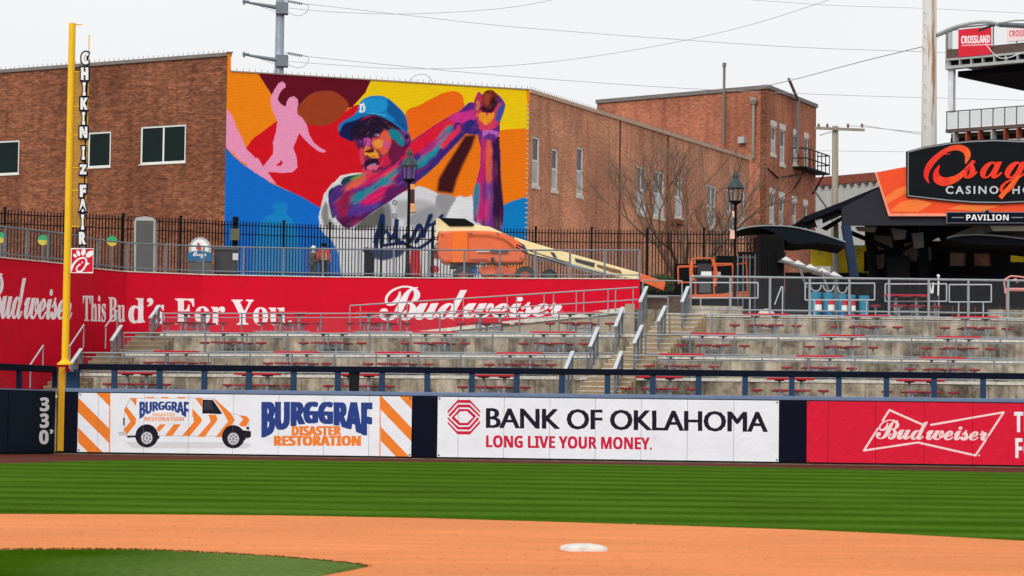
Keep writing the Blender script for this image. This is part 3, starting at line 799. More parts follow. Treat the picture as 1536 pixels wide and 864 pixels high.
for cx_, r_ in ((385, 86), (1216, 90)):
    cx_, cy_ = 160 + cx_ / 6.4, 585 + (460 if r_ == 86 else 468) / 6.4
    cv.ell(cx_, cy_ - 3, 17.2, 17.5, INK) ; cv.poly([(cx_ - 17.2, cy_ - 3), (cx_ + 19.5, cy_ - 3), (cx_ + 18, cy_ + 2), (cx_ - 14, cy_ + 2)], INK)
    m = cv._poly([(cx_ - 22, cy_ - 22), (cx_ + 22, cy_ - 22), (cx_ + 22, cy_ + 0), (cx_ - 22, cy_ + 0)])
    cv.ell(cx_, cy_, 13.6, 13.8, INK); cv.ell(cx_, cy_, 9, 9.6, rgb(120, 120, 124)); cv.ell(cx_, cy_, 8.2, 8.8, rgb(206, 206, 208))
    for k in range(7):
        t_ = k * 2 * math.pi / 7 + .3; cv.ell(cx_ + 5.2 * math.cos(t_), cy_ + 5.6 * math.sin(t_), 1.5, 1.5, rgb(110, 110, 116))
    cv.ell(cx_, cy_, 2.2, 2.3, rgb(150, 150, 154))
cv.text('BURGGRAF', None, BLU, 'sans', (1.7, 0), .92, warp=lambda u, v: (209.7 + u * 72.5, 602.3 + v * (12.6 + 13.5 * abs(2 * u - 1) ** 2)))
cv.text('DISASTER', (229, 619.6, 262.5, 624.2), rgb(240, 160, 110), 'sans', (.5, 0)); cv.text('RESTORATION', (217, 625.4, 275.6, 631.6), rgb(238, 140, 70), 'sans', (.6, 0))
cv.text('BURGGRAF', None, BLU, 'sans', (4.6, .8), .98, warp=lambda u, v: (394.2 + u * 162.3, 602.6 + 1.0 * u + v * (31.5 + 22.5 * abs(2 * u - 1) ** 1.9)))
cv.text('DISASTER', (438.5, 639.3, 511, 653.2), ORG, 'sans', (1.9, .5), warp=None); cv.text('RESTORATION', (412, 653.8, 540.2, 668.6), ORG, 'sans', (2.6, .6))
banner('white banner with a striped van and BURGGRAF DISASTER RESTORATION lettering', cv, [117, 147.5, 216, 283, 350, 418, 486, 553.6, 617.6])
# 2: bank banner
RED = rgb(204, 26, 62)
cv = Canvas(650, 586, 1175, 696, 4, WHT)
ZB = lambda *p: [(560 + p[i] / 6.17, 560 + p[i + 1] / 6.17) for i in range(0, len(p), 2)]
def octa(cx_, cy_, w, h, c): return [(cx_ - w + c, cy_ - h), (cx_ + w - c, cy_ - h), (cx_ + w, cy_ - h + c * 1.1), (cx_ + w, cy_ + h - c * 1.1), (cx_ + w - c, cy_ + h), (cx_ - w + c, cy_ + h), (cx_ - w, cy_ + h - c * 1.1), (cx_ - w, cy_ - h + c * 1.1)]
ocx, ocy = 695.7, 625.7
oct_m = cv._poly(octa(ocx, ocy, 24.2, 26, 15)); cv.put(oct_m, RED)
def band(pts):   # white line along a path, clipped to the octagon
    mm = cv._mask()
    for i in range(len(pts) - 1):
        (xa, ya), (xb, yb) = pts[i], pts[i + 1]; d = math.hypot(xb - xa, yb - ya); nx, ny = -(yb - ya) / d * 1.15, (xb - xa) / d * 1.15
        ex, ey = (xb - xa) / d * .6, (yb - ya) / d * .6
        cv._poly([(xa + nx - ex, ya + ny - ey), (xb + nx + ex, yb + ny + ey), (xb - nx + ex, yb - ny + ey), (xa - nx - ex, ya - ny - ey)], mm)
    cv.put(mm & oct_m, WHT)
for k, (w_, h_) in enumerate(((9.2, 20), (7.4, 13.4))):
    band([(ocx - 25 + k * 5, ocy - 2.5 + k * 3.5), (ocx - w_, ocy - h_), (ocx + w_, ocy - h_), (ocx + 26 - k * 0, ocy - 3 + 6.5 * k)])
    band([(ocx + 25 - k * 5, ocy + 2.5 - k * 3.5), (ocx + w_, ocy + h_), (ocx - w_, ocy + h_), (ocx - 26 + k * 0, ocy + 3 - 6.5 * k)])
cv.poly([(ocx - 14, ocy), (ocx - 5, ocy - 8.6), (ocx + 5, ocy - 8.6), (ocx + 14, ocy), (ocx + 5, ocy + 8.6), (ocx - 5, ocy + 8.6)], WHT)
def bow(u, v, x0, x1, yt0, yt1, yb0, yb1): return (x0 + u * (x1 - x0), (yt0 + (yt1 - yt0) * u) * (1 - v) + (yb0 + (yb1 - yb0) * u) * v)
cv.text('BANK OF OKLAHOMA', None, INK, 'plain', (2.4, .5), .96, warp=lambda u, v: bow(u, v, 730, 1150.5, 612.0, 618.0, 642, 648.2))
cv.text('LONG LIVE YOUR MONEY.', None, RED, 'sans', (.9, .2), .98, warp=lambda u, v: bow(u, v, 729.5, 977.5, 653, 656.2, 671, 674.5))
cv.text('™', (978, 655, 985, 659), rgb(222, 170, 180), 'plain')
banner('white banner reading BANK OF OKLAHOMA beside a red octagon emblem', cv, [656.4, 687.5, 756, 824.6, 893, 961.7, 1031, 1100.6, 1168.4])
# 3: red beer banner
RB = rgb(214, 20, 52)
cv = Canvas(1204, 590, 1690, 712, 4, RB)
Q = lambda *p: [(1180 + p[i] / 4.315, 590 + p[i + 1] / 4.315) for i in range(0, len(p), 2)]
PK = rgb(240, 214, 212)
cv.stroke(Q(665, 108, 885, 205), 3.0, PK); cv.stroke(Q(930, 205, 1405, 122), 2.8, PK); cv.stroke(Q(1405, 122, 1305, 275), 3.0, PK); cv.stroke(Q(1290, 300, 1222, 402), 3, PK)
cv.stroke(Q(1222, 402, 850, 318), 3, PK); cv.stroke(Q(850, 318, 500, 370), 2.8, PK); cv.stroke(Q(500, 370, 590, 228), 3, PK); cv.stroke(Q(620, 180, 665, 108), 3, PK)
cv.text('Budweiser', None, PK, 'script', (.9, .3), .9, warp=lambda u, v: (1180 + (578 + 722 * u) / 4.315, 590 + ((168 + 22 * u) * (1 - v) + (296 + 10 * u) * v) / 4.315))
cv.ell(1180 + 1246 / 4.315, 590 + 402 / 4.315, 1.3, 1.3, PK)
cv.text('THIS BUD’S', None, WHT, 'sans', (.8, .2), warp=lambda u, v: bow(u, v, 1521.5, 1650, 617.5, 619.4, 648, 651))
cv.text('FOR YOU.', None, WHT, 'sans', (.8, .2), warp=lambda u, v: bow(u, v, 1523.5, 1635, 657, 659, 687, 690))
banner('red banner with the white Budweiser bow tie emblem', cv, [1210, 1242, 1313.6, 1386, 1459, 1533, 1606, 1680])

# ================================================================== FOUL POLE
PD = 107.15
fp0 = at(97.5, 545, PD); zt = at(106, 35, PD).z
fp = thing('foul_pole', 'tall yellow foul pole with a mesh wing standing on the wall', 'foul pole', (fp0.x, PD, 3.58))
b = MB(); b.lathe((fp0.x, PD, 3.58), [(.32, 0), (.32, .05), (.2, .14), (.15, .22)], 20).build('base_flange', m_yel, fp)
b = MB(); b.lathe((fp0.x, PD, 3.78), [(.145, 0), (.14, zt - 3.78)], 20).build('pole', m_yel, fp, smooth=False)
obox(MB(), WP, wu(91.5) - .13, wu(91.5) + .13, .12, 3.5, .025, -.005).build('stripe', m_yel_d, fp)
X1, X2 = at(109, 300, PD).x, at(128.5, 300, PD).x
zr = lambda y: at(125, y, PD).z
wing = Plane((fp0.x, PD), (fp0.x + 10, PD))
b = MB(); b.tube((X2, PD, zr(340)), (X2, PD, zr(52)), .022).build('wing_rod', m_yel, fp)
b = MB()
for y in (37, 108, 160, 203, 252, 286, 340): b.tube((fp0.x, PD, zr(y)), (X2 if y != 37 else X2 - .3, PD, zr(y)), .025)
b.build('wing_arm', m_yel, fp)
uv_quads('wing_screen', [([(X1 - .25, PD, zr(340)), (X2, PD, zr(340)), (X2, PD, zr(108)), (X1 - .25, PD, zr(108))], [(0, 0), (.7, 0), (.7, 6.2), (0, 6.2)])], m_yinfill, fp)
vs_ = thing('vertical_sign', 'vertical white hand lettered CHIKIN IZ FAIR sign on the foul pole', 'sign', (X2, PD, zr(368)))
WP2 = Plane((-50, PD - .08), (50, PD - .08))
for ch, cx_, y0, y1, w_ in (('C', 128, 78, 97, 10.5), ('H', 127.3, 101, 120.5, 10.5), ('I', 126.6, 123.5, 144, 4), ('K', 126.6, 146.5, 165, 10.5), ('I', 125.6, 168, 187.5, 4), ('N', 125.6, 190, 207.5, 11),
                            ('I', 125.4, 219.5, 240, 4), ('Z', 125, 246.5, 262, 9.5), ('F', 124.8, 277, 296, 9), ('A', 124.5, 298.5, 318, 10.5), ('I', 124.2, 321.5, 345, 4), ('R', 124, 347.5, 367, 10)):
    lo_ = 1.3 if ch in 'HKN' else -.6
    bk = text_mesh('letter', ch, 'sans', WP2, (cx_ - w_ / 2 - 2.4, y0 - 2.0, cx_ + w_ / 2 + 2.4, y1 + 2.0), m_navy_rail, vs_, off=0, thick=.05, offset=.09)
    text_mesh('letter_face', ch, 'sans', WP2, (cx_ - w_ / 2 - .3, y0 + .3, cx_ + w_ / 2 + .3, y1 - .3), m_white, bk, off=.052, thick=.01, offset=.05)
b = MB(); b.tube((X2 - .05, PD + .03, zr(366)), (X2 - .05, PD + .03, zr(80)), .05, n=6).build('sign_spine', m_navy_rail, vs_)
# square red restaurant sign
cs = thing('square_sign', 'square red and white sign with a chicken script C on the foul pole', 'sign', at(123, 391, PD))
cv = Canvas(104, 368, 145, 414, 10, rgb(250, 246, 246)); CR = rgb(206, 18, 50)
cv.poly([(107.5, 374), (139.6, 373.2), (139, 408), (106.8, 408.6)], CR)
Wt = rgb(250, 246, 246); ZC = lambda *p: [(p[i] / 6.17, 360 + p[i + 1] / 6.17) for i in range(0, len(p), 2)]
cv.stroke(ZC(655, 285, 680, 225, 725, 178, 780, 165, 800, 200, 785, 250, 750, 290, 715, 288, 710, 255, 740, 225), [3, 3.2, 2.6, 2.2, 2.4, 2.6, 2.6, 2.2, 2.0, 2.4], Wt, smooth=True)
cv.poly(ZC(795, 205, 832, 218, 798, 238), Wt); cv.ell(762 / 6.17, 360 + 208 / 6.17, 1.2, 1.2, Wt)
cv.ell(694 / 6.17, 360 + 145 / 6.17, 2.2, 3.3, Wt, rot=-.8); cv.ell(725 / 6.17, 360 + 122 / 6.17, 2.6, 4.6, Wt, rot=-.35); cv.ell(772 / 6.17, 360 + 112 / 6.17, 3.2, 5.2, Wt, rot=.25); cv.ell(830 / 6.17, 360 + 130 / 6.17, 4.0, 6.6, Wt, rot=.9)
u_, z_ = WP2.hit(106, 409.5); u2_, z2_ = WP2.hit(140.6, 372.6)
printed_panel('sign_panel', WP2, u_, u2_, z_, z2_, cv, m_print, cs, off=.06, thick=.05, cell=.0045)

# ================================================================== TERRACES
ZL = [2.45, 3.45, 4.42, 5.4, 6.45]
def LD(n, px): return (108 + 2.5 * n) * (1 + .06 * (900 - px) / 780)
LEFT0 = [44, 118, 180, 238]; RIGHT0 = [858, 893, 928, 962]         # ends of the left block's rows
RSTART = [914, 928, 962, 998, 1030]
def Lp(n, px, dd=0): return gp(px, LD(n, px) + dd)
def Rp(n, px, dd=0): return gp(px, 108 + 2.5 * n + dd)
terr = thing('concrete_terrace', None, None, Lp(0, 100)); tag(terr, kind='structure')
def slab(b, fl, fr, bl, br, z0, z1):
    c = [Vector((p.x, p.y, z)) for z in (z0, z1) for p in (fl, fr, br, bl)]
    b.add(c, [(3, 2, 1, 0), (4, 5, 6, 7), (0, 1, 5, 4), (1, 2, 6, 5), (2, 3, 7, 6), (3, 0, 4, 7)])
PANELS = []
def face_panels(pl, u0, u1, z0, z1, w=2.6):
    n = max(1, round((u1 - u0) / w))
    for i in range(n):
        a, c = u0 + (u1 - u0) * i / n, u0 + (u1 - u0) * (i + 1) / n
        obox(MB(), pl, a + .008, c - .008, z0, z1 - .13, .0, -.1).build('wall_panel', m_stain, terr)
    b = MB(); obox(b, pl, u0, u1, z1 - .125, z1 + .006, .05, -.3); b.build('nosing', m_conc_l, terr)
for n in range(4):
    zb = ZL[n - 1] if n else -.02
    a, c = Lp(n, LEFT0[n]), Lp(n, RIGHT0[n]); pl = Plane(a, c)
    face_panels(pl, 0, pl.L, zb, ZL[n])
    b = MB(); e0 = Lp(n + 1, LEFT0[n]) if n < 3 else Lp(3, LEFT0[3], 8); e1 = Lp(n + 1, RIGHT0[n]) if n < 3 else Lp(3, RIGHT0[3], 4.2)
    bk = pl.n * -.1; slab(b, a + bk, c + bk, e0 + bk, e1 + bk, -.02, ZL[n] - .004); b.build('floor_slab', m_conc, terr)
for n in range(5):
    zb = ZL[n - 1] if n else -.02
    a, c = Rp(n, RSTART[n]), Rp(n, 1760); pl = Plane(a, c)
    face_panels(pl, 0, pl.L, zb, ZL[n])
    b = MB(); bk = Vector((0, .1, 0)); e0, e1 = (Rp(n + 1, RSTART[n]), Rp(n + 1, 1760)) if n < 4 else (gp(960, 150), gp(1900, 150))
    slab(b, a + bk, c + bk, e0 + bk, e1 + bk, -.02, ZL[n] - .004); b.build('floor_slab' if n < 4 else 'concourse_slab', m_conc, terr)
# stairs
stairs = []
def flight(x0, x1, n, Df, px_shift, label, skew):
    """five steps from level n up to n+1; Df = depth function of the upper line"""
    t = thing('stair_flight', label, 'stairs', gp((x0 + x1) / 2, Df - 1.6, ZL[n]), group=None)
    rise = (ZL[n + 1] - ZL[n]) / 5
    for k in range(5):
        d0 = Df - 1.45 + .29 * k; s_ = skew * k / 5
        fl, fr = gp(x0 + s_, d0), gp(x1 + s_, d0); bl, br = gp(x0 + skew, Df + .3), gp(x1 + skew, Df + .3)
        b = MB(); slab(b, fl, fr, bl, br, ZL[n] - .1 if k else ZL[n] - 1.0, ZL[n] + rise * (k + 1) - .004 * (k == 4)); b.build('step', m_step_shade if x1 < 300 else m_step, t)  # left aisle steps take the colour with shade painted in
        b = MB(); slab(b, fl + Vector((0, -.02, 0)), fr + Vector((0, -.02, 0)), fl + Vector((0, .05, 0)), fr + Vector((0, .05, 0)), ZL[n] + rise * (k + 1) - .035, ZL[n] + rise * (k + 1) + .004); b.build('nosing', m_step if x1 < 300 else m_conc_l, t)
    return t
NM = ['lowest', 'second', 'third', 'topmost']
for n, (a, c) in enumerate(((848, 926), (884, 958), (921, 994), (958, 1030))):
    flight(a + 12, c + 6, n, 108 + 2.5 * (n + 1), 0, NM[n] + ' flight of concrete steps in the middle aisle of the terraces', 24)
    b = MB(); slab(b, gp(a - 30, 108.4 + 2.5 * n), gp(c + 4, 108.4 + 2.5 * n), gp(a - 10, 108 + 2.5 * (n + 1)), gp(c + 14, 107.9 + 2.5 * (n + 1)), -.03, ZL[n] - .012); b.build('aisle_landing', m_conc, terr)
    face_panels(Plane(gp(a - 22, 108 + 2.5 * n + .25), gp(c + 4, 108 + 2.5 * n + .25)), 0, (gp(c + 4, 110) - gp(a - 22, 110)).length, -.02 if n == 0 else ZL[n - 1] - .0, ZL[n] - .03)
for n, (a, c) in enumerate(((58, 118), (118, 178), (176, 238))):
    flight(a, c, n, LD(n + 1, (a + c) / 2), 0, NM[n] + ' flight of concrete steps in the left aisle against the red wall', 30)
    b = MB(); slab(b, Lp(n, a - 20), Lp(n, c + 10), Lp(n + 1, a), Lp(n + 1, c + 30), -.03, ZL[n] - .012); b.build('aisle_landing', m_conc, terr)

def stair_rail(label, p0, p1, w=.15, group='sloping grey stair rails of the terraces', foot=1.0, thin=False):
    """p0/p1: lower and upper end of the cap"""
    t = thing('stair_rail', label, 'railing', (p0.x, p0.y, p0.z - foot), group=group)
    b = MB(); b.beam(p0, p1, .05 if thin else w, .05); b.build('cap', m_galv_l, t)
    for f in ((0.05, 1) if thin else (.06, .5, .96)):
        p = p0.lerp(p1, f); b = MB(); b.box((p.x, p.y, p.z - foot / 2 - .03), (.05 if thin else .09, .06, foot)); b.build('post', m_galv_d if not thin else m_galv, t)
    if not thin:
        b = MB(); b.beam(p0 - Vector((0, 0, .3)), p1 - Vector((0, 0, .3)), .05, .05); b.beam(p0 - Vector((0, 0, foot - .1)), p1 - Vector((0, 0, foot - .1)), .05, .05); b.build('rail', m_galv_d, t)
        q = [p0 - Vector((0, 0, foot - .1)), p1 - Vector((0, 0, foot - .1)), p1 - Vector((0, 0, .03)), p0 - Vector((0, 0, .03))]
        uv_quads('wire_infill', [(q, [(0, 0), (1.8, 0), (1.8, 1), (0, 1)])], m_infill_d, t)
def cap_pts(xa, ya, xb, yb, D0, D1): return at(xa, ya, D0), at(xb, yb, D1)
for n, (L_, R__) in enumerate((((847, 556, 859, 527), (922, 554, 932, 527)), ((885, 520, 897, 491), (951, 515, 963, 488)), ((923, 490, 934, 461), (987, 482, 998, 459)), ((960, 453, 970, 430), (1023, 453, 1032, 430)))):
    D0 = 108 + 2.5 * n + 1.0
    for q, sd_ in ((L_, 'left'), (R__, 'right')):
        a, c = cap_pts(*q, D0, D0 + 1.5); stair_rail('grey sloping rail on the %s side of the %s middle aisle flight' % (sd_, NM[n]), a, c, foot=min(1.15, a.z - ZL[n] + .05), group=None)
for n, (q, q2) in enumerate((((106, 546, 122, 523), (45, 548, 65, 518)), ((167, 511, 182, 488), (104, 520, 126, 487)), ((225, 477, 239, 458), (158, 490, 176, 466)))):
    D0 = LD(n, 120) + 1.0
    a, c = cap_pts(*q, D0, D0 + 1.5); stair_rail('grey sloping rail on the right side of the %s left aisle flight' % NM[n], a, c, group=None)
    a, c = cap_pts(*q2, D0, D0 + 1.5); stair_rail('thin sloping handrail by the red wall at the %s left aisle flight' % NM[n], a, c, thin=True, group=None)
# front railings of the rows
for n in (1, 2, 3):
    z = ZL[n]; x0, x1 = LEFT0[n] + 3, RIGHT0[n] - 6 - (n == 1) * 8
    pts = [Lp(n, x0 + (x1 - x0) * i / 4, .12) for i in range(5)]; pts = [Vector((p.x, p.y, z)) for p in pts]
    guardrail('row_railing', 'long grey railing along the front of the %s terrace row left of the middle aisle' % ['', 'lowest', 'middle', 'topmost'][n], pts, .90, 1.9, (1.0, .80, .1), infill=m_infill, infill_top=.8, gap=.08, mat=m_galv, r=.028, post=.055, post_mat=m_galv_d)
    x0 = RSTART[n] + 5
    pts = [Rp(n, x0, .12), Rp(n, 1700, .12)]; pts = [Vector((p.x, p.y, z)) for p in pts]
    guardrail('row_railing', 'long grey railing along the front of the %s terrace row right of the middle aisle' % ['', 'lowest', 'middle', 'topmost'][n], pts, .90, 1.9, (1.0, .80, .1), infill=m_infill, infill_top=.8, gap=.08, mat=m_galv, r=.028, post=.055, post_mat=m_galv_d)

# picnic tables with fixed stools
def make_table():
    t = thing('terrace_table', None, 'table')
    b = MB(); b.box((0, 0, .985), (1.9, .76, .085)); b.build('tabletop', m_red, t, world=False, bevel=.015)
    sm = None
    for x in (-.45, .45):
        b = MB(); b.box((x, 0, .46), (.11, .11, .92)); b.box((x, 0, .015), (.3, .3, .03)); b.build('leg', m_galv, t, world=False)
        b = MB(); b.box((x, 0, .915), (.34, .5, .05)); b.build('bracket', m_black, t, world=False)
    b = MB(); b.beam((-.45, 0, .3), (.45, 0, .3), .06, .06); b.beam((-1.25, 0, .1), (1.25, 0, .1), .07, .07)
    for x in (-.5, .5): b.beam((x, -.7, .1), (x, .7, .1), .07, .07)
    b.build('base_frame', m_galv_d, t, world=False)
    for x, y in ((-.41, -.68), (.41, -.68), (-.36, .68), (.36, .68)):
        b = MB(); b.box((x, y, .50), (.66, .3, .075)); s1 = b.build('bench', m_rail_red, t, world=False, bevel=.02)
        b = MB(); b.tube((x, y, 0), (x, y, .47), .05, n=8); b.box((x, y, .44), (.3, .2, .04)); b.build('pedestal', m_galv, s1, world=False)
    for x, y in ((-1.36, 0), (1.36, 0)):
        if sm is None:
            b = MB(); b.lathe((0, 0, 0), [(.22, .46), (.24, .49), (.235, .535), (.17, .55)], 14); s1 = b.build('stool', m_rail_red, t, world=False)
            b = MB(); b.tube((0, 0, 0), (0, 0, .47), .045, n=8); b.box((0, 0, .45), (.2, .2, .03)); b.box((0, 0, .01), (.2, .2, .02)); s2 = b.build('pedestal', m_galv, s1, world=False); sm = (s1.data, s2.data)
        else:
            s1 = part('stool', sm[0], t); s2 = part('pedestal', sm[1], s1)
        s1.location = (x, y, 0)
    return t
proto = make_table(); ptree = None
ordn = ['first', 'second', 'third', 'fourth', 'fifth', 'sixth', 'seventh', 'eighth']
rows = [('L', 3, [290, 432, 565, 733, 868]), ('L', 2, [347, 497, 651, 829]), ('L', 1, [263, 444, 596, 779]), ('L', 0, [204, 385, 537, 740]),
        ('R', 4, [1358]), ('R', 3, [1147, 1299, 1463, 1615]), ('R', 2, [1068, 1261, 1437, 1600]), ('R', 1, [1021, 1228, 1413, 1590]), ('R', 0, [988, 1185, 1380, 1560])]
RN = {3: 'top row', 2: 'second row down', 1: 'third row down', 0: 'lowest row', 4: 'upper concourse behind the railing'}
first = True
for side, n, xs in rows:
    for i, px in enumerate(xs):
        if px > 1540: continue
        if first: t = proto; first = False
        else:
            if ptree is None: _trees.clear(); bpy.context.view_layer.update(); ptree = tree_of(proto)
            t = clone(ptree)
        D = (LD(n, px) if side == 'L' else 108 + 2.5 * n) + 1.25
        p = gp(px, D, ZL[n]); t.location = (p.x, p.y, ZL[n] + .003)
        t.rotation_euler = (0, 0, (math.atan2(LD(n, 500) - LD(n, 501), .0285) * 0 + (math.atan2(Lp(n, 900).y - Lp(n, 120).y, Lp(n, 900).x - Lp(n, 120).x) if side == 'L' else 0)))
        if n == 4: t['label'] = 'red table with stools on the upper concourse behind the railing'
        else:
            k = (len(xs) - 1 - i) if side == 'L' else i
            t['label'] = 'red table, %s %s of the middle aisle, in the %s' % (ordn[k], 'left' if side == 'L' else 'right', RN[n])
        t['group'] = 'red picnic tables on the concrete terraces'

# black bin down in the lowest row
p = gp(530, 109.6, ZL[0]); bt = thing('litter_bin', 'black litter bin seen through the blue fence netting', 'bin', p)
b = MB(); b.lathe(p, [(.19, 0), (.22, .85), (.22, 1.0)], 14); b.build('bin_body', m_black, bt); b = MB(); b.lathe(p + Vector((0, 0, 1.0)), [(.24, 0), (.24, .05), (.12, .12)], 14); b.build('lid', m_black, bt)

# ================================================================== RED WALL with lettering
rpx = [(-110, 112), (0, 116), (97, 120), (140, 123.4), (185, 125.3), (300, 127), (480, 127.6), (640, 127.4), (800, 126.6), (957, 125.8)]
RP = [gp(x, d) for x, d in rpx]; ZT = 8.39
rw = thing('red_wall', 'long red painted wall lettered Budweiser and This Bud’s For You.', 'wall', RP[0])
RW = rgb(208, 4, 40); WL = rgb(240, 232, 236)
cv = Canvas(-120, 380, 960, 730, 4, RW)
cv.text('Budweiser', None, WL, 'script', (.8, .3), .84, warp=lambda u, v: (-24 + u * 132, (405 + 17 * u) * (1 - v) + (478 + 1.5 * u) * v))
for xj in (-60, 30, 62, 97, 140, 230, 330, 430, 530, 620, 700, 790, 880): cv.poly([(xj, 380), (xj + .5, 380), (xj + .5, 720), (xj, 720)], rgb(176, 6, 34))
def tx(s, x0, y0, x1, y1, sl=0, bold=(.8, .3)): cv.text(s, None, WL, 'serif', bold, warp=lambda u, v: (x0 + u * (x1 - x0), y0 + v * (y1 - y0) + sl * u))
tx('This', 124.5, 443, 158.5, 482, 1.0, (.5, .2)); tx('Bu', 163, 446, 187.5, 483, .5, (.5, .2))
tx('d', 193, 447.5, 217, 484.8); tx('’', 221, 447.5, 229.5, 459.5); tx('s', 232, 457.5, 246, 485.5)
tx('For', 263, 448, 337, 486.5, .8); tx('You.', 347.5, 449.7, 438, 487.5, .4)
cv.text('Budweiser', None, WL, 'script', (1.3, .3), .84, warp=lambda u, v: (569.5 + u * 275, (427.5 + 10 * u) * (1 - v) + (481.5 - 8 * u) * v))
for i in range(len(RP) - 1):
    pl = Plane(RP[i], RP[i + 1]); zb = 0
    printed_panel('wall_section', pl, 0, pl.L, -.01 if i < 8 else 4.2, ZT, cv, m_redprint, rw, off=0, thick=.2, cell=.011)
b = MB()
for i in range(len(RP) - 1): pl = Plane(RP[i], RP[i + 1]); obox(b, pl, 0, pl.L, ZT + .002, ZT + .05, .05, -.25)
b.build('coping', m_conc_l, rw)
guardrail('wall_top_railing', 'grey wire mesh railing running along the top of the red wall', [Vector((p.x, p.y + .15, ZT + .05)) for p in RP], 1.33, 1.76, (1.0, .12), infill=m_infill, mat=m_galv_d, r=.035, post=.09, infill_top=1.0)

# ramp in front of the red wall and its double hand rail
rt = thing('access_ramp', 'sloping concrete ramp below the right end of the red wall', 'ramp', gp(600, 121.5, ZL[3]))
ra, rb = gp(586, 121.8), gp(945, 119.8); za, zb = ZL[3] + .02, at(945, 463, 119.8).z
def wedge(b, a, c, z0a, z0b, z1a, z1b, d):
    f = [Vector((a.x, a.y, z0a)), Vector((c.x, c.y, z0b)), Vector((c.x, c.y, z1b)), Vector((a.x, a.y, z1a))]
    b.prism(f, [p + Vector((0, d, 0)) for p in f])
b = MB(); wedge(b, ra, rb, ZL[3] - .3, ZL[3] - .3, za, zb, 4.2); b.build('ramp_body', m_conc, rt)
b = MB(); wedge(b, ra + Vector((0, -.12, 0)), rb + Vector((0, -.12, 0)), za - .05, zb - .16, za + .08, zb + .08, .14); b.build('ramp_kerb', m_conc_l, rt)
b = MB(); c0 = gp(938, 119.5); b.box((c0.x + .15, c0.y + .3, (ZL[3] + zb) / 2 - .4), (.42, .7, zb - ZL[3] + 1.2)); b.build('end_pier', m_conc, rt)
b = MB(); c0, c1 = gp(945, 119.9), gp(1000, 119.9); b.prism([Vector((c0.x, c0.y, 4)), Vector((c1.x, c1.y, 4)), Vector((c1.x, c1.y, 6.7)), Vector((c0.x, c0.y, 6.72))], [Vector((c0.x, 125, 4)), Vector((c1.x, 125, 4)), Vector((c1.x, 125, 6.7)), Vector((c0.x, 125, 6.72))]); b.build('landing_block', m_stain, rt)
hr = thing('ramp_handrail', 'double pipe hand rail climbing the ramp in front of the red wall', 'railing', ra)
q0, q1 = at(525, 458.5, 121.9), at(957, 431, 119.6)
b = MB(); b.tube(q0, q1, .032, n=8); b.build('top_rail', m_galv, hr)
b = MB(); b.tube(q0 - Vector((0, 0, .55)), q1 - Vector((0, 0, .55)), .026, n=8); b.build('rail', m_galv, hr)
for px in (525, 541, 598, 612, 683, 697, 763, 777, 818, 832, 866, 877, 913, 924, 950):
    f = (px - 525) / (957 - 525); p = q0.lerp(q1, f); b = MB(); b.tube(p, p - Vector((0, 0, 1.0)), .024, n=6); b.build('post', m_galv, hr)

# railing of the upper concourse and pipe rails
guardrail('concourse_railing', 'tall grey mesh railing along the front edge of the upper concourse', [gp(1034, 118.12, ZL[4]), gp(1750, 118.12, ZL[4])], at(1300, 418, 118.12).z - ZL[4], 1.78, (1.0, .12), infill=m_infill, mat=m_galv, r=.045, post=.1, infill_top=1.0, post_mat=m_galv)
guardrail('concourse_railing', 'short thin railing between the red wall end and the stairs', [gp(962, 121.2, 6.7), gp(1021, 121.2, 6.7)], at(1000, 421, 121.2).z - 6.7, 1.7, (1.0, .5), mat=m_galv, r=.026, post=.05)
guardrail('concourse_railing', 'low pipe rail across the head of the middle aisle', [gp(966, 119.7, 6.45), gp(1000, 119.7, 6.45)], at(980, 445.5, 119.7).z - 6.45, .9, (1.0,), mat=m_galv, r=.026, post=.045)
for (a, c, yt, yb, lab) in ((1037, 1137, 424, 447, 'pale pipe frame behind the railing in front of the lift basket'), (1208, 1312, 425, 450, 'pale pipe frame behind the railing in front of the drinks tubs'), (1328, 1420, 426, 452, 'pale pipe frame behind the railing beside the red concourse table'), (1424, 1487, 427, 453, 'pale pipe frame behind the railing right of the red concourse table')):
    t = thing('pipe_frame', lab, 'railing', gp(a, 119.3, ZL[4]))
    for name, y in (('top_rail', yt), ('rail', yb)):
        b = MB(); b.tube(at(a, y, 119.3), at(c, y, 119.3), .03, n=8); b.build(name, m_galv_l, t)
    for x in (a, c):
        b = MB(); p = at(x, yt, 119.3); b.tube(p, (p.x, p.y, at(x, yb, 119.3).z), .03, n=8); b.build('post', m_galv_l, t)
    for x in (a + 14, c - 12):
        b = MB(); p = at(x, yb, 119.3); b.tube(p, (p.x, p.y, ZL[4]), .028, n=8); b.build('leg', m_galv_l, t)
for x0, x1, lab in ((1032, 1112, 'low concrete wall beside the lift basket'), (1484, 1600, 'low concrete wall at the far right of the concourse')):
    b = MB(); a, c = gp(x0, 120.6), gp(x1, 120.6); b.box(((a.x + c.x) / 2, 120.9, ZL[4] + .24), (c.x - a.x, .5, .48)); tag(b.build('low_wall', m_stain), lab, 'wall')

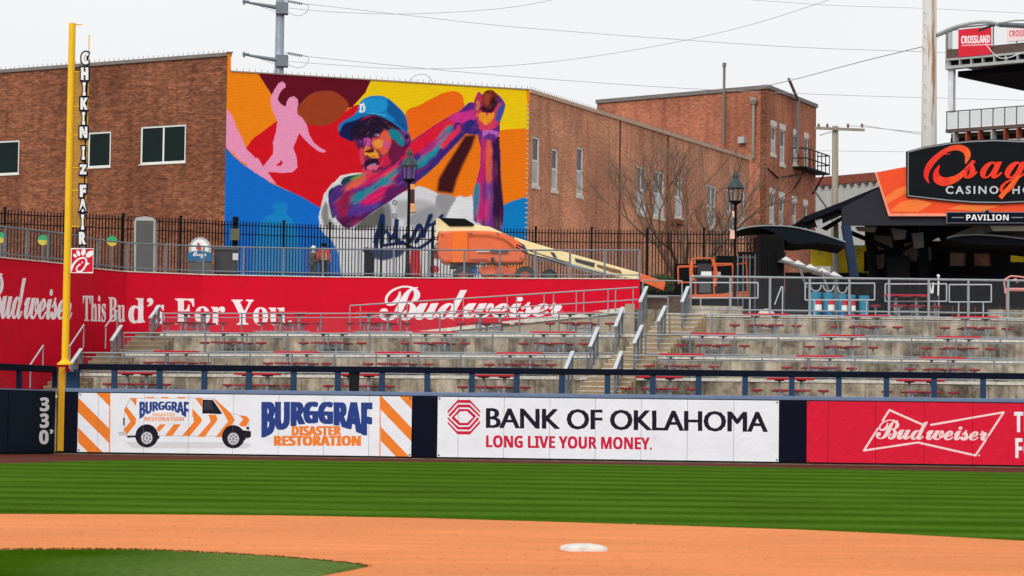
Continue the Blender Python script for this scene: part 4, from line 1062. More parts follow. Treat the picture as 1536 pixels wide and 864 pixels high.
# ================================================================== PLAZA AND STREET LEVEL
m_bank = M('dark earth bank', rgb(92, 74, 62), .95, var=.6, scale=4, bump=1, bscale=6)
pz = MB(); pz.add([p + Vector((0, .1, ZT - .1)) for p in RP] + [gp(958, 138.9, 9.0), gp(1000, 139.1, 9.0), gp(1000, 200, 9.2), gp(-300, 200, 9.2), gp(-300, 131, 9.0), gp(-130, 116, ZT - .1)], [tuple(range(len(RP) + 6))])
tag(pz.build('plaza', m_conc), kind='structure')
b = MB(); slab(b, gp(1000, 139), gp(2200, 139), gp(1000, 700), gp(2400, 700), -.06, 8.6); tag(b.build('street', m_asphalt), kind='structure')
b = MB(); slab(b, gp(-1500, 200), gp(1000, 200), gp(-2500, 700), gp(1000, 700), -.06, 9.1); tag(b.build('street', m_asphalt), kind='structure')
b = MB(); slab(b, gp(957.5, 125.9), gp(1010, 125.9), gp(957.5, 139.2), gp(1010, 139.2), -.06, 6.75); tag(b.build('embankment', m_conc), kind='structure')
b = MB(); b.add([gp(957.6, 128, 6.8), gp(1034, 128, 6.8), gp(1034, 138.95, 8.9), gp(957.6, 138.85, 8.98)], [(0, 1, 2, 3)]); b.add([gp(957.6, 128, 6.8), gp(957.6, 138.85, 8.98), gp(957.6, 138.85, 6), gp(957.6, 128, 6)], [(0, 1, 2, 3)]); tag(b.build('bank', m_bank), kind='structure')

# ================================================================== LEFT BUILDING with the mural
B0, B1 = gp(331, 150), gp(787.5, 156.5); BM = Plane(B0, B1)
BL0 = gp(-260, 165.5); BL = Plane(BL0, B0)
S1 = gp(1121, 194.0); BS = Plane(B1, S1)
ZTL, ZTM, ZBS = at(331, 84, 150).z, BM.hit(345, 107.6)[1], BS.hit(787.5, 137)[1]
bd = thing('brick_building', 'large brown brick building with the painted baseball mural on its end wall', 'building', (B0.x, B0.y, 8.5))
H = [win_rect(BL, *r) for r in ((-52, 212, 29, 263), (132, 197.5, 166.5, 251), (211, 188, 279, 245))]
wall_plane('side_wall', BL, 0, BL.L, 8.5, ZTL, H, m_brickL, bd)
for h in H[::2]: window(BL, h, bd, cols=2, rows=1, fw=.11, glass=m_screen, sill=.06)
window(BL, H[1], bd, cols=1, rows=1, fw=.11, glass=m_screen, sill=.06)
b = MB(); obox(b, BL, 0, BL.L, ZTL + .001, ZTL + .2, .12, -.4); b.build('coping', m_cop, bd)
uP = BM.hit(344.5, 200)[0]
b = MB(); obox(b, BM, .02, BM.L, 8.5, ZTM - .01, -.03, -.5); b.build('end_wall', m_brickS, bd)
b = MB(); obox(b, BM, .0, uP, ZTM + .0, ZTL + .19, -.03, -.55); b.build('parapet_pier', m_brickS, bd)
b = MB(); obox(b, BM, -.02, uP + .1, ZTL + .195, ZTL + .25, .1, -.6); b.build('coping', m_cop, bd)
b = MB(); obox(b, BM, uP, BM.L, ZTM, ZTM + .07, .05, -.5); b.build('coping', M('mural coping', rgb(150, 130, 120), .8), bd)
rf = MB(); q_ = [Vector((p.x, p.y, ZTM - .7)) for p in (B0 + Vector((.4, .5, 0)), B1 + Vector((-.3, .4, 0)), S1, S1 + Vector((-30, 12, 0)), BL0)]
rf.add(q_, [(0, 1, 2, 3, 4)]); rf.build('roof', m_roof, bd)
HS = [win_rect(BS, *r) for r in ((799, 205, 809.5, 278), (828, 223, 837, 285), (865.5, 221, 875, 293), (955.5, 250, 970, 320), (981, 257, 996.5, 325.5), (1013, 265, 1024, 327), (1061, 278, 1074, 341), (1090, 285, 1103, 351), (1110, 287, 1117, 353))]
wall_plane('side_wall', BS, 0, BS.L, 8.5, ZBS, HS, m_brickS, bd)
for i, h in enumerate(HS): window(BS, h, bd, cols=1 if i < 3 or i == 8 else 2, rows=2, fw=.13, sill=.22, upper=m_upper, glass=m_wpane)
b = MB(); obox(b, BS, 0, BS.L, ZBS, ZBS + .22, .1, -.4); b.build('coping', m_cop_l, bd)
for x in (929, 1001):
    u = BS.hit(x, 260)[0]; b = MB(); obox(b, BS, u - .06, u + .06, 8.5, ZBS - .01, .06, 0); b.build('drain_pipe', m_pipe, bd)
u = BS.hit(1013, 330)[0]; b = MB(); obox(b, BS, u - .9, u + 1.2, at(1013, 334, 178).z, at(1013, 327, 178).z, .5, 0); b.build('ledge_box', m_redbrown, bd)
# pins along the parapets
b = MB()
for pl, z, L_ in ((BL, ZTL + .2, BL.L), (BM, ZTM + .07, BM.L), (BS, ZBS + .22, BS.L)):
    k = .2
    while k < L_: b.tube(pl.pt(k, z, 0), pl.pt(k, z + .17, 0), .014, n=4); k += .36
tag(b.build('parapet_pins', m_cop, bd), kind='stuff')
b = MB()
for k in range(40):
    z = 9 + k * .29; obox(b, BM, BM.L - .16, BM.L - .02, z, z + .09, .035, .004)
tag(b.build('corner_quoins', m_cop_l, bd), kind='stuff')

# ---- the mural, painted in photo pixels, carried by a fine sheet on the wall
c3 = lambda r, g_, b_: tuple(rgb(r, g_, b_)[:3])
mu = Canvas(326, 80, 792, 470, 2.5, c3(252, 134, 8), rgbmode=True)
def zz(ox, oy, s_):
    return lambda *p: [(ox + p[i] / s_, oy + p[i + 1] / s_) for i in range(0, len(p), 2)]
Z8, Z2, Z7, Z3, Z4 = zz(320, 100, 3.2), zz(320, 80, 4.8), zz(480, 130, 5.08), zz(480, 240, 4.8), zz(620, 100, 5.4)
def mp_(z, q, col, blur=0, smooth=True, alpha=1.0): mu.poly(z(*q), c3(*col), blur, alpha, smooth)
mp_(Z8, (150, 400, 190, 345, 225, 320, 265, 290, 320, 250, 420, 250, 520, 270, 600, 240, 680, 185, 780, 150, 860, 400, 760, 740, 520, 690, 420, 625, 290, 560, 160, 470), (214, 10, 28), 0, False)
mp_(Z8, (212, 28, 300, 20, 770, 55, 756, 75, 730, 125, 672, 192, 640, 200, 450, 220, 340, 190, 290, 150), (100, 2, 30), 0, False)
mp_(Z8, (405, 210, 425, 170, 470, 130, 530, 116, 585, 122, 625, 150, 650, 185, 625, 225, 570, 270, 510, 284, 450, 275, 415, 250), (158, 62, 28))
mp_(Z8, (756, 66, 1500, 105, 1520, 305, 1360, 310, 1200, 260, 940, 300, 850, 160, 690, 182, 670, 190, 730, 125), (255, 204, 0), 0, False)
mp_(Z8, (920, 235, 990, 185, 1060, 147, 1110, 124, 1160, 118, 1192, 135, 1202, 170, 1200, 230, 1260, 330, 940, 480), (253, 120, 6))
mp_(Z8, (1360, 310, 1400, 302, 1500, 296, 1520, 300, 1520, 630, 1400, 680, 940, 640, 940, 480, 1180, 240), (253, 122, 6), 0, False)
mp_(Z8, (920, 235, 990, 185, 1060, 147, 1110, 124, 1160, 118, 1192, 135, 1202, 170, 1200, 215, 1130, 240, 960, 370), (250, 106, 8))
mp_(Z8, (1380, 672, 1410, 655, 1450, 640, 1520, 618, 1520, 900, 1380, 900), (0, 128, 200), 0, False)
mp_(Z8, (0, 330, 30, 352, 100, 432, 150, 474, 280, 560, 420, 622, 525, 684, 560, 760, 580, 1100, 0, 1100), (6, 108, 206), 0, False)
mp_(Z8, (225, 755, 290, 700, 285, 670, 310, 650, 345, 655, 358, 685, 350, 705, 395, 770, 420, 1000, 200, 1000), (12, 132, 200), .6)
PINK = (238, 150, 190)
mp_(Z2, (40, 318, 62, 345, 92, 392, 140, 458, 165, 530, 200, 592, 240, 692, 290, 738, 350, 820, 300, 864, 250, 800, 190, 770, 150, 722, 100, 680, 40, 622), PINK, 0, False)
mp_(Z8, (165, 430, 215, 440, 245, 490, 272, 522, 302, 562, 272, 552, 222, 522, 160, 480), PINK, 0, False)
mp_(Z2, (468, 218, 496, 202, 518, 220, 520, 243, 495, 262, 475, 292, 462, 332, 490, 370, 520, 385, 530, 345, 550, 316, 582, 310, 606, 330, 613, 370, 600, 412, 608, 440, 642, 466, 672, 512, 690, 582, 722, 642, 770, 680, 810, 702, 800, 716, 758, 706, 700, 662, 650, 612, 618, 572, 600, 620, 575, 680, 600, 750, 606, 822, 570, 855, 500, 862, 430, 855, 350, 862, 355, 820, 402, 760, 430, 722, 430, 642, 450, 570, 460, 492, 440, 440, 420, 392, 410, 332, 425, 290, 442, 258), PINK, 0, False)
mp_(Z2, (450, 812, 492, 768, 502, 792, 482, 810), (214, 10, 28), 0, False)
# jersey
mp_(Z8, (505, 720, 512, 690, 530, 612, 570, 560, 640, 520, 700, 512, 740, 540, 930, 600, 985, 572, 1030, 585, 1085, 612, 1170, 628, 1240, 622, 1260, 700, 1300, 780, 1320, 1100, 560, 1100, 560, 850, 510, 770), (216, 216, 222), 0, False)
mp_(Z8, (1080, 612, 1165, 632, 1130, 700, 1090, 760, 1050, 740, 1062, 680), (150, 150, 156), 1)
mp_(Z8, (960, 640, 1060, 660, 1080, 740, 960, 730), (180, 180, 186), 3)
mp_(Z8, (1170, 628, 1195, 624, 1215, 640, 1240, 620, 1250, 720, 1150, 740, 1120, 720), (226, 228, 232), .8)
mp_(Z3, (430, 370, 500, 310, 520, 480, 450, 500), (120, 122, 126), 2); mp_(Z3, (550, 300, 640, 300, 640, 400, 560, 420), (170, 172, 176), 2.5)
mp_(Z3, (420, 340, 460, 330, 440, 460, 330, 500, 250, 480), (96, 98, 92), 2)
mp_(Z3, (640, 400, 830, 330, 830, 450, 640, 480), (150, 152, 158), 3)
for q in ((10, 380, 40, 300, 60, 340, 60, 460, 30, 470), (60, 420, 110, 470, 90, 500, 40, 480)): mp_(Z3, q, (130, 132, 128), 1.2)
mu.stroke(Z3(60, 210, 55, 300, 90, 400, 140, 450, 190, 480), 2, c3(236, 236, 238), .4); mu.stroke(Z3(100, 180, 150, 120, 230, 104, 300, 98), 3.0, c3(232, 232, 234), .4)
# upper sleeve dark opening
mp_(Z3, (150, 175, 170, 130, 230, 110, 290, 105, 250, 140, 200, 180), (16, 60, 84), .6); mp_(Z3, (60, 230, 110, 190, 150, 180, 160, 260, 100, 420, 70, 350), (22, 34, 74), 1)
# near arm
mp_(Z3, (62, 290, 90, 220, 140, 185, 200, 170, 300, 95, 420, 30, 520, -20, 620, -60, 700, -40, 860, 0, 800, 70, 700, 155, 640, 205, 560, 255, 500, 300, 400, 360, 300, 430, 245, 475, 190, 490, 130, 440, 80, 370), (72, 40, 124))
mp_(Z3, (180, 215, 240, 160, 330, 108, 450, 40, 540, -10, 640, -80, 700, -60, 620, 20, 520, 90, 400, 150, 260, 205), (222, 20, 84), 1.6)
mp_(Z3, (180, 190, 230, 150, 300, 120, 330, 130, 260, 190, 190, 215), (232, 92, 60), 1.2); mp_(Z3, (340, 60, 450, 10, 540, -20, 470, 50, 380, 100), (236, 66, 54), 1.2)
mp_(Z3, (215, 140, 290, 98, 330, 96, 260, 140), (90, 160, 50), 1)
mp_(Z3, (215, 275, 320, 205, 400, 190, 400, 160, 480, 110, 560, 60, 600, 90, 520, 150, 560, 175, 520, 200, 430, 205, 340, 260, 290, 310, 235, 320), (12, 134, 156), 1.4)
mp_(Z3, (290, 305, 400, 215, 480, 180, 580, 170, 600, 200, 520, 250, 430, 300, 340, 330), (214, 20, 104), 1.6)
mp_(Z3, (110, 330, 160, 250, 200, 220, 240, 260, 200, 330, 220, 400, 150, 420), (150, 20, 70), 2); mp_(Z3, (130, 430, 200, 400, 300, 390, 400, 330, 330, 420, 240, 470, 180, 488), (86, 10, 70), 1.6)
mp_(Z3, (480, 210, 560, 180, 640, 190, 560, 250, 490, 295, 440, 310), (96, 24, 90), 1.4)
mp_(Z3, (180, 400, 260, 320, 330, 330, 420, 300, 360, 370, 260, 400), (84, 50, 150), 1.5)
mu.ell(480 + 555 / 4.8, 240 + 132 / 4.8, 6, 5.5, c3(222, 12, 52), .7)
# far forearm
mp_(Z8, (930, 380, 1020, 310, 1130, 240, 1185, 210, 1240, 170, 1300, 230, 1262, 320, 1205, 308, 1150, 360, 1090, 430, 1010, 520, 960, 562, 880, 570, 890, 470), (74, 32, 126))
mp_(Z8, (930, 385, 1020, 312, 1120, 248, 1160, 244, 1160, 270, 1080, 340, 1000, 405, 945, 430, 900, 450), (226, 18, 52), 1); mp_(Z8, (985, 450, 1050, 370, 1120, 290, 1150, 296, 1110, 360, 1060, 430, 1010, 480, 960, 490), (12, 140, 160), 1)
mp_(Z8, (1090, 370, 1150, 310, 1180, 280, 1190, 300, 1130, 370, 1100, 395), (228, 46, 80), .8); mp_(Z8, (960, 540, 1060, 450, 1150, 350, 1200, 310, 1220, 312, 1120, 420, 1020, 520), (52, 34, 120), 1)
mp_(Z8, (1000, 395, 1080, 340, 1130, 300, 1060, 390, 1000, 430), (176, 40, 130), 1)
mp_(Z8, (1130, 245, 1180, 218, 1225, 215, 1235, 250, 1190, 268, 1150, 262), (216, 46, 142), .8); mp_(Z8, (1200, 250, 1250, 250, 1280, 310, 1250, 322, 1205, 300), (38, 30, 104), .8)
# face
mp_(Z7, (262, 395, 280, 330, 330, 270, 400, 225, 520, 250, 640, 330, 680, 365, 692, 420, 660, 480, 600, 560, 500, 640, 420, 660, 330, 650, 312, 585, 300, 500, 275, 440), (84, 22, 74))
mp_(Z7, (265, 390, 300, 290, 400, 230, 560, 270, 600, 320, 500, 330, 440, 330, 380, 390, 320, 400), (34, 10, 46), 1.2)
mp_(Z7, (520, 335, 560, 325, 610, 350, 640, 420, 625, 455, 590, 450, 550, 400), (14, 134, 152), .8)
mp_(Z7, (500, 400, 560, 400, 600, 460, 640, 470, 600, 540, 540, 560, 500, 500), (120, 16, 62), 1.6)
mp_(Z7, (400, 395, 440, 400, 480, 330, 520, 350, 520, 440, 480, 500, 440, 480, 400, 460), (228, 84, 60), 1.2)
mp_(Z7, (400, 420, 450, 405, 490, 420, 480, 460, 430, 470), (240, 150, 44), .8); mp_(Z7, (470, 400, 520, 390, 540, 440, 500, 470), (222, 60, 120), 1)
mp_(Z7, (330, 470, 350, 455, 400, 470, 440, 500, 450, 540, 400, 545, 360, 520, 320, 520), (240, 160, 40), .7)
mp_(Z7, (345, 490, 400, 465, 410, 495, 370, 505), (90, 20, 30), .5); mp_(Z7, (300, 480, 330, 470, 340, 560, 320, 600, 305, 560), (210, 60, 90), .7)
mp_(Z7, (330, 400, 350, 385, 385, 400, 380, 450, 340, 455), (196, 76, 160), .7); mp_(Z7, (450, 540, 520, 520, 540, 580, 480, 610, 450, 600), (212, 30, 70), 1.2)
mp_(Z7, (320, 640, 330, 600, 345, 640, 400, 650, 470, 630, 440, 660, 340, 662), (220, 60, 90), .7)
mp_(Z7, (345, 590, 370, 560, 420, 545, 448, 570, 440, 600, 400, 612, 360, 612), (46, 6, 40), .5); mp_(Z7, (360, 605, 395, 588, 440, 598, 450, 615, 400, 632, 362, 628), (232, 110, 140), .5)
mp_(Z7, (390, 590, 425, 580, 430, 592, 400, 600), (110, 120, 190), .4)
mu.stroke(Z7(408, 370, 430, 352, 455, 352), 2.2, c3(26, 8, 44), .3); mu.ell(480 + 432 / 5.08, 130 + 366 / 5.08, 3.4, 1.7, c3(190, 170, 200), .3); mu.ell(480 + 428 / 5.08, 130 + 366 / 5.08, 1.4, 1.5, c3(18, 8, 30), .2)
mu.stroke(Z7(285, 420, 300, 408, 325, 412), 2.2, c3(26, 8, 44), .3); mu.ell(480 + 305 / 5.08, 130 + 422 / 5.08, 2.6, 1.5, c3(120, 90, 150), .3)
mp_(Z7, (560, 300, 640, 345, 650, 370, 600, 340), (110, 50, 120), .8)
mp_(Z7, (632, 365, 660, 345, 685, 365, 690, 400, 670, 430, 645, 415), (112, 52, 130), .5); mp_(Z7, (645, 375, 665, 362, 676, 385, 662, 405), (40, 14, 60), .5)
# cap
mp_(Z7, (262, 225, 285, 180, 300, 130, 335, 92, 395, 70, 470, 70, 520, 92, 580, 142, 640, 205, 662, 270, 670, 335, 655, 350, 610, 320, 540, 268, 450, 228, 360, 215), (16, 132, 200))
mp_(Z7, (515, 92, 580, 142, 640, 205, 662, 270, 668, 335, 640, 335, 570, 250, 510, 190, 520, 140), (12, 88, 158), .8); mp_(Z7, (330, 110, 420, 90, 500, 110, 490, 180, 380, 200, 330, 190), (26, 150, 214), 1.5)
mu.stroke(Z7(345, 205, 420, 205, 500, 222), 1.6, c3(70, 190, 220), .6); mu.stroke(Z7(640, 300, 600, 290, 560, 260), 1.2, c3(8, 50, 110), .5)
mp_(Z7, (140, 325, 150, 285, 205, 248, 270, 216, 360, 205, 450, 220, 520, 250, 440, 225, 350, 230, 300, 270, 262, 330, 255, 415, 200, 402, 155, 375), (10, 24, 78))
mp_(Z7, (140, 322, 150, 285, 205, 248, 270, 216, 360, 206, 400, 212, 330, 228, 270, 255, 200, 275, 170, 300, 150, 345), (18, 118, 186), .5); mp_(Z7, (230, 310, 290, 270, 350, 240, 440, 232, 520, 262, 440, 262, 350, 275, 270, 340, 240, 400), (22, 10, 50), 1)
mu.text('D', (539, 156, 547.5, 168.5), c3(235, 240, 245), 'serif', (.5, .2)); mu.stroke(Z7(335, 118, 318, 150, 300, 190), 1.1, c3(235, 240, 245), .2)
# near vertical arm
mp_(Z8, (1262, 300, 1300, 330, 1370, 318, 1378, 420, 1380, 560, 1394, 690, 1388, 760, 1372, 800, 1330, 780, 1250, 740, 1246, 660, 1252, 600, 1280, 480, 1285, 400), (112, 42, 128), 0, False)
mp_(Z8, (1286, 350, 1310, 350, 1312, 480, 1290, 600, 1300, 720, 1265, 740, 1252, 640, 1262, 560, 1284, 470), (198, 30, 110), 1.2); mp_(Z8, (1310, 360, 1335, 370, 1335, 520, 1320, 600, 1308, 520), (226, 96, 60), 1)
mp_(Z8, (1340, 340, 1372, 340, 1378, 500, 1392, 690, 1372, 790, 1350, 770, 1338, 650, 1345, 500), (48, 14, 60), 1); mp_(Z8, (1248, 620, 1262, 560, 1280, 570, 1275, 660, 1258, 720), (50, 130, 160), .8)
mp_(Z8, (1315, 560, 1340, 600, 1335, 700, 1320, 760, 1300, 700), (120, 60, 150), 1); mp_(Z8, (1305, 640, 1325, 640, 1322, 720, 1305, 740), (200, 50, 110), 1)
# shaded fold between the arms
mp_(Z8, (1208, 330, 1262, 325, 1240, 390, 1200, 470, 1170, 540, 1150, 610, 1072, 600, 1080, 540, 1120, 470, 1165, 400), (62, 12, 20), 1.6, False)
# hands and ball
mp_(Z4, (470, 480, 485, 400, 490, 300, 505, 250, 530, 205, 560, 225, 620, 190, 690, 230, 742, 300, 730, 370, 705, 440, 690, 560, 620, 590, 550, 575, 520, 500), (92, 40, 132))
mp_(Z4, (500, 400, 510, 350, 560, 352, 640, 350, 690, 300, 730, 310, 700, 400, 680, 480, 560, 520), (222, 56, 90), 1); mp_(Z4, (515, 385, 545, 360, 575, 375, 592, 402, 612, 380, 642, 362, 652, 400, 632, 440, 590, 470, 550, 445), (250, 156, 24), .6)
mp_(Z4, (690, 330, 730, 300, 735, 350, 700, 440, 660, 430), (60, 80, 160), .9); mp_(Z4, (560, 560, 570, 520, 640, 510, 690, 540, 680, 570, 620, 540), (196, 100, 196), .6)
mp_(Z4, (500, 260, 525, 205, 548, 235, 560, 300, 540, 370, 500, 340, 490, 300), (200, 40, 84), .7); mp_(Z4, (505, 290, 530, 270, 540, 330, 515, 350), (236, 140, 90), .6)
for k in range(4): mu.stroke(Z4(500 + 14 * k, 250 + 8 * k, 512 + 12 * k, 340), .8, c3(96, 20, 70), .2)
mu.ell(620 + 598 / 5.4, 100 + 345 / 5.4, 11, 5.5, c3(52, 6, 34), .6)
mu.ell(620 + 620 / 5.4, 100 + 265 / 5.4, 12.4, 14.4, c3(104, 32, 22)); mu.ell(620 + 600 / 5.4, 100 + 262 / 5.4, 7, 10, c3(160, 62, 40), 1.6); mu.ell(620 + 645 / 5.4, 100 + 290 / 5.4, 5, 9, c3(60, 10, 20), 1.6)
mp_(Z4, (370, 420, 400, 380, 460, 350, 490, 360, 500, 420, 480, 450, 420, 460), (210, 44, 140), .7); mp_(Z4, (380, 470, 500, 420, 530, 500, 545, 545, 440, 545, 400, 510), (48, 36, 120), .8)
for k in range(4): mu.stroke(Z4(400 + 26 * k, 330 - 12 * k, 420 + 26 * k, 372 - 10 * k), 1.0, c3(90, 40, 150), .3)
# jersey details
for cx_, cy_ in ((592, 304), (592, 324)): mu.ell(cx_, cy_, 4, 4, c3(90, 92, 98), .3); mu.ell(cx_, cy_, 2.3, 2.3, c3(180, 182, 188), .2)
NV = c3(14, 40, 84)
for q, w_ in (((395, 560, 430, 470, 450, 400, 440, 600), 5), ((400, 620, 420, 540, 400, 660), 5), ((440, 520, 490, 520, 500, 590), 4.5), ((552, 425, 548, 560, 560, 600), 5), ((510, 570, 540, 540, 552, 580, 600, 590), 4.5),
              ((620, 540, 650, 590, 690, 500, 720, 470, 735, 520, 690, 590), 5), ((740, 560, 770, 470, 790, 400), 5), ((770, 480, 830, 450, 880, 400), 4), ((600, 600, 700, 640, 820, 560), 4)):
    mu.stroke(Z3(*q), w_, NV, .3, smooth=True)
mp_(Z8, (500, 900, 540, 820, 560, 1100, 500, 1100), (6, 108, 206), 0, False)
mu.poly([(476, 372), (487, 352), (497, 360), (508, 380), (512, 418), (476, 418)], c3(10, 112, 206), .6)
mu.poly([(545, 372), (612, 372), (600, 385), (575, 391), (552, 386)], c3(36, 56, 96), .8); mu.poly([(616, 372), (630, 372), (632, 420), (612, 420)], c3(200, 30, 50), .3)
mu.ell(651, 404, 8, 6, c3(196, 28, 50), .5); mu.ell(656, 380, 9, 9, c3(150, 40, 50), .8)
# painterly finish: organic edges, then many small blended strokes that pick up the colour under them
def region(*polys):
    m = mu._mask()
    for z_, q_ in polys: mu._poly(spline(z_(*q_)), m)
    return m
armN = region((Z3, (62, 290, 90, 220, 140, 185, 200, 170, 300, 95, 420, 30, 520, -20, 620, -60, 700, -40, 860, 0, 800, 70, 700, 155, 640, 205, 560, 255, 500, 300, 400, 360, 300, 430, 245, 475, 190, 490, 130, 440, 80, 370)))
armF = region((Z8, (930, 380, 1020, 310, 1130, 240, 1185, 210, 1240, 170, 1300, 230, 1262, 320, 1205, 308, 1150, 360, 1090, 430, 1010, 520, 960, 562, 880, 570, 890, 470)))
armV = region((Z8, (1262, 300, 1300, 330, 1370, 318, 1378, 420, 1380, 560, 1394, 690, 1388, 760, 1372, 800, 1330, 780, 1250, 740, 1246, 660, 1252, 600, 1280, 480, 1285, 400)))
face = region((Z7, (262, 395, 280, 330, 330, 270, 400, 240, 520, 260, 640, 330, 680, 365, 692, 420, 660, 480, 600, 560, 500, 640, 420, 660, 330, 650, 312, 585, 300, 500, 275, 440)))
hand = region((Z4, (470, 480, 485, 400, 490, 300, 505, 250, 530, 205, 560, 225, 620, 190, 690, 230, 742, 300, 730, 370, 705, 440, 690, 560, 620, 590, 550, 575, 520, 500)))
jer = region((Z8, (505, 720, 512, 690, 530, 612, 570, 560, 640, 520, 700, 512, 740, 540, 930, 600, 985, 572, 1030, 585, 1085, 612, 1170, 628, 1240, 622, 1260, 700, 1300, 780, 1320, 1100, 560, 1100, 560, 850, 510, 770)))
JJ, II = np.mgrid[0:mu.H, 0:mu.W].astype(np.float32); XX, YY = II / mu.res, JJ / mu.res
dxw = np.sin(XX * .42 + 1.7 * np.sin(YY * .31)) + .6 * np.sin(YY * .9 + XX * .5); dyw = np.sin(YY * .47 + 1.5 * np.sin(XX * .27) + 2) + .6 * np.sin(XX * 1.0 - YY * .4)
for msk, am in ((armN, 1.2), (armF, .7), (armV, .5), (face, .3), (hand, .6)):
    a_ = am * mu.res * msk; ii = np.clip(II + dxw * a_, 0, mu.W - 1).astype(int); jj = np.clip(JJ + dyw * a_, 0, mu.H - 1).astype(int); src = mu.a[jj, ii]; inside = msk & msk[jj, ii]; mu.a[inside] = src[inside]
rs = random.Random(21)
SP = [c3(*c) for c in ((224, 20, 84), (232, 70, 60), (12, 134, 156), (84, 44, 140), (50, 20, 80), (236, 130, 50), (176, 30, 110), (40, 60, 140))]
def painterly(msk, n, ang, ln, w, mixp, blur=.5, al=.75):
    J, I = np.nonzero(msk)
    for _ in range(n):
        k = rs.randrange(len(J)); x, y = mu.x0 + I[k] / mu.res, mu.y0 + J[k] / mu.res; c = mu.a[J[k], I[k]].copy()
        if rs.random() < mixp: p_ = np.array(rs.choice(SP)); t_ = rs.uniform(.25, .6); c = c * (1 - t_) + p_ * t_
        c = c * rs.uniform(.72, 1.3); c = np.clip(c, 0, .9); a_ = (ang(x, y) if callable(ang) else ang) + rs.uniform(-.18, .18); L2 = ln * rs.uniform(.5, 1.3)
        mu.stroke([(x - math.cos(a_) * L2 / 2, y - math.sin(a_) * L2 / 2), (x, y + rs.uniform(-.4, .4)), (x + math.cos(a_) * L2 / 2, y + math.sin(a_) * L2 / 2)], [w * .3, w, w * .3], tuple(c), blur, alpha=al, clip=msk)
painterly(armN, 300, -.6, 20, 2.4, .2, 1.0, .6); painterly(armF, 190, -.72, 18, 1.9, .18, .8, .6); painterly(armV, 190, 1.5, 20, 1.7, .18, .8, .6); painterly(hand, 120, lambda x, y: math.atan2(y - 150, x - 734) + 1.57, 6, 1.3, .2, .3)
mp_(Z7, (400, 400, 440, 395, 500, 345, 535, 370, 545, 440, 520, 500, 470, 520, 440, 480), (226, 92, 58), 1.4); mp_(Z7, (405, 425, 440, 405, 480, 412, 478, 455, 430, 468), (238, 150, 60), 1.0)
mp_(Z7, (525, 335, 560, 330, 600, 345, 640, 415, 632, 455, 600, 430, 575, 410, 540, 390), (16, 130, 150), .7); mp_(Z7, (560, 410, 600, 440, 640, 470, 600, 540, 540, 560, 520, 500), (110, 16, 66), 1.4); mp_(Z7, (480, 420, 520, 410, 530, 460, 490, 470), (216, 80, 130), 1.2)
mp_(Z7, (330, 465, 352, 455, 385, 462, 372, 478, 335, 486), (232, 120, 50), .6); mp_(Z7, (270, 400, 300, 380, 330, 395, 325, 450, 290, 460), (92, 26, 90), .9)
mp_(Z7, (262, 330, 330, 262, 420, 232, 540, 268, 620, 330, 560, 312, 500, 316, 470, 345, 400, 348, 360, 385, 300, 390, 262, 400), (30, 10, 44), .9)
painterly(face, 330, lambda x, y: math.atan2(y - 215, x - 562) + 1.3, 5.5, 1.2, .22, .3, .6); painterly(jer, 160, 1.9, 14, 1.6, 0, .8, .35)
# keep the features crisp over the strokes
mp_(Z7, (345, 590, 370, 562, 420, 548, 446, 570, 438, 598, 400, 610, 360, 610), (40, 4, 36), .4); mp_(Z7, (362, 606, 395, 592, 436, 600, 446, 613, 400, 628, 364, 626), (226, 104, 136), .4); mp_(Z7, (385, 592, 424, 582, 428, 592, 398, 600), (120, 128, 196), .3)
mu.stroke(Z7(402, 352, 425, 338, 462, 344), 2.0, c3(18, 6, 34), .3); mu.stroke(Z7(408, 372, 430, 356, 455, 360), 1.6, c3(26, 8, 44), .2); mu.ell(480 + 432 / 5.08, 130 + 368 / 5.08, 3.2, 1.5, c3(180, 160, 196), .2); mu.ell(480 + 428 / 5.08, 130 + 368 / 5.08, 1.4, 1.5, c3(14, 6, 26), .2)
mu.stroke(Z7(282, 408, 300, 396, 325, 402), 1.8, c3(22, 6, 40), .3); mu.ell(480 + 305 / 5.08, 130 + 420 / 5.08, 2.4, 1.3, c3(130, 96, 160), .2); mu.ell(480 + 303 / 5.08, 130 + 420 / 5.08, 1.1, 1.3, c3(14, 6, 26), .2)
mu.stroke(Z7(352, 400, 340, 450, 330, 478), 1.6, c3(40, 10, 60), .5); mu.ell(480 + 350 / 5.08, 130 + 495 / 5.08, 2.6, 1.2, c3(70, 14, 30), .3); mu.ell(480 + 392 / 5.08, 130 + 490 / 5.08, 3.0, 1.4, c3(80, 18, 34), .3)
mu.stroke(Z7(448, 480, 462, 530, 458, 580), 1.2, c3(120, 14, 60), .5); mu.stroke(Z7(420, 530, 380, 535, 350, 548), 1.3, c3(180, 60, 40), .4)
for q_, w_ in (((395, 600, 425, 500, 452, 405, 446, 600), 7), ((405, 560, 470, 520), 5), ((552, 425, 548, 560, 575, 600), 7), ((510, 570, 530, 540, 552, 560, 552, 600), 6), ((600, 560, 630, 540, 650, 590, 690, 510, 715, 470, 735, 520, 690, 590), 6), ((740, 560, 770, 470, 800, 400), 6), ((770, 480, 830, 450, 880, 400), 5), ((430, 620, 600, 600, 700, 640, 820, 560), 5)):
    mu.stroke(Z3(*q_), w_, NV, .3, smooth=True)
nx_, nz_ = 700, 430
ua = np.linspace(0.0, BM.L, nx_); za_ = np.linspace(8.6, ZTM + .0, nz_)
PU, PZ = np.meshgrid(ua, za_)
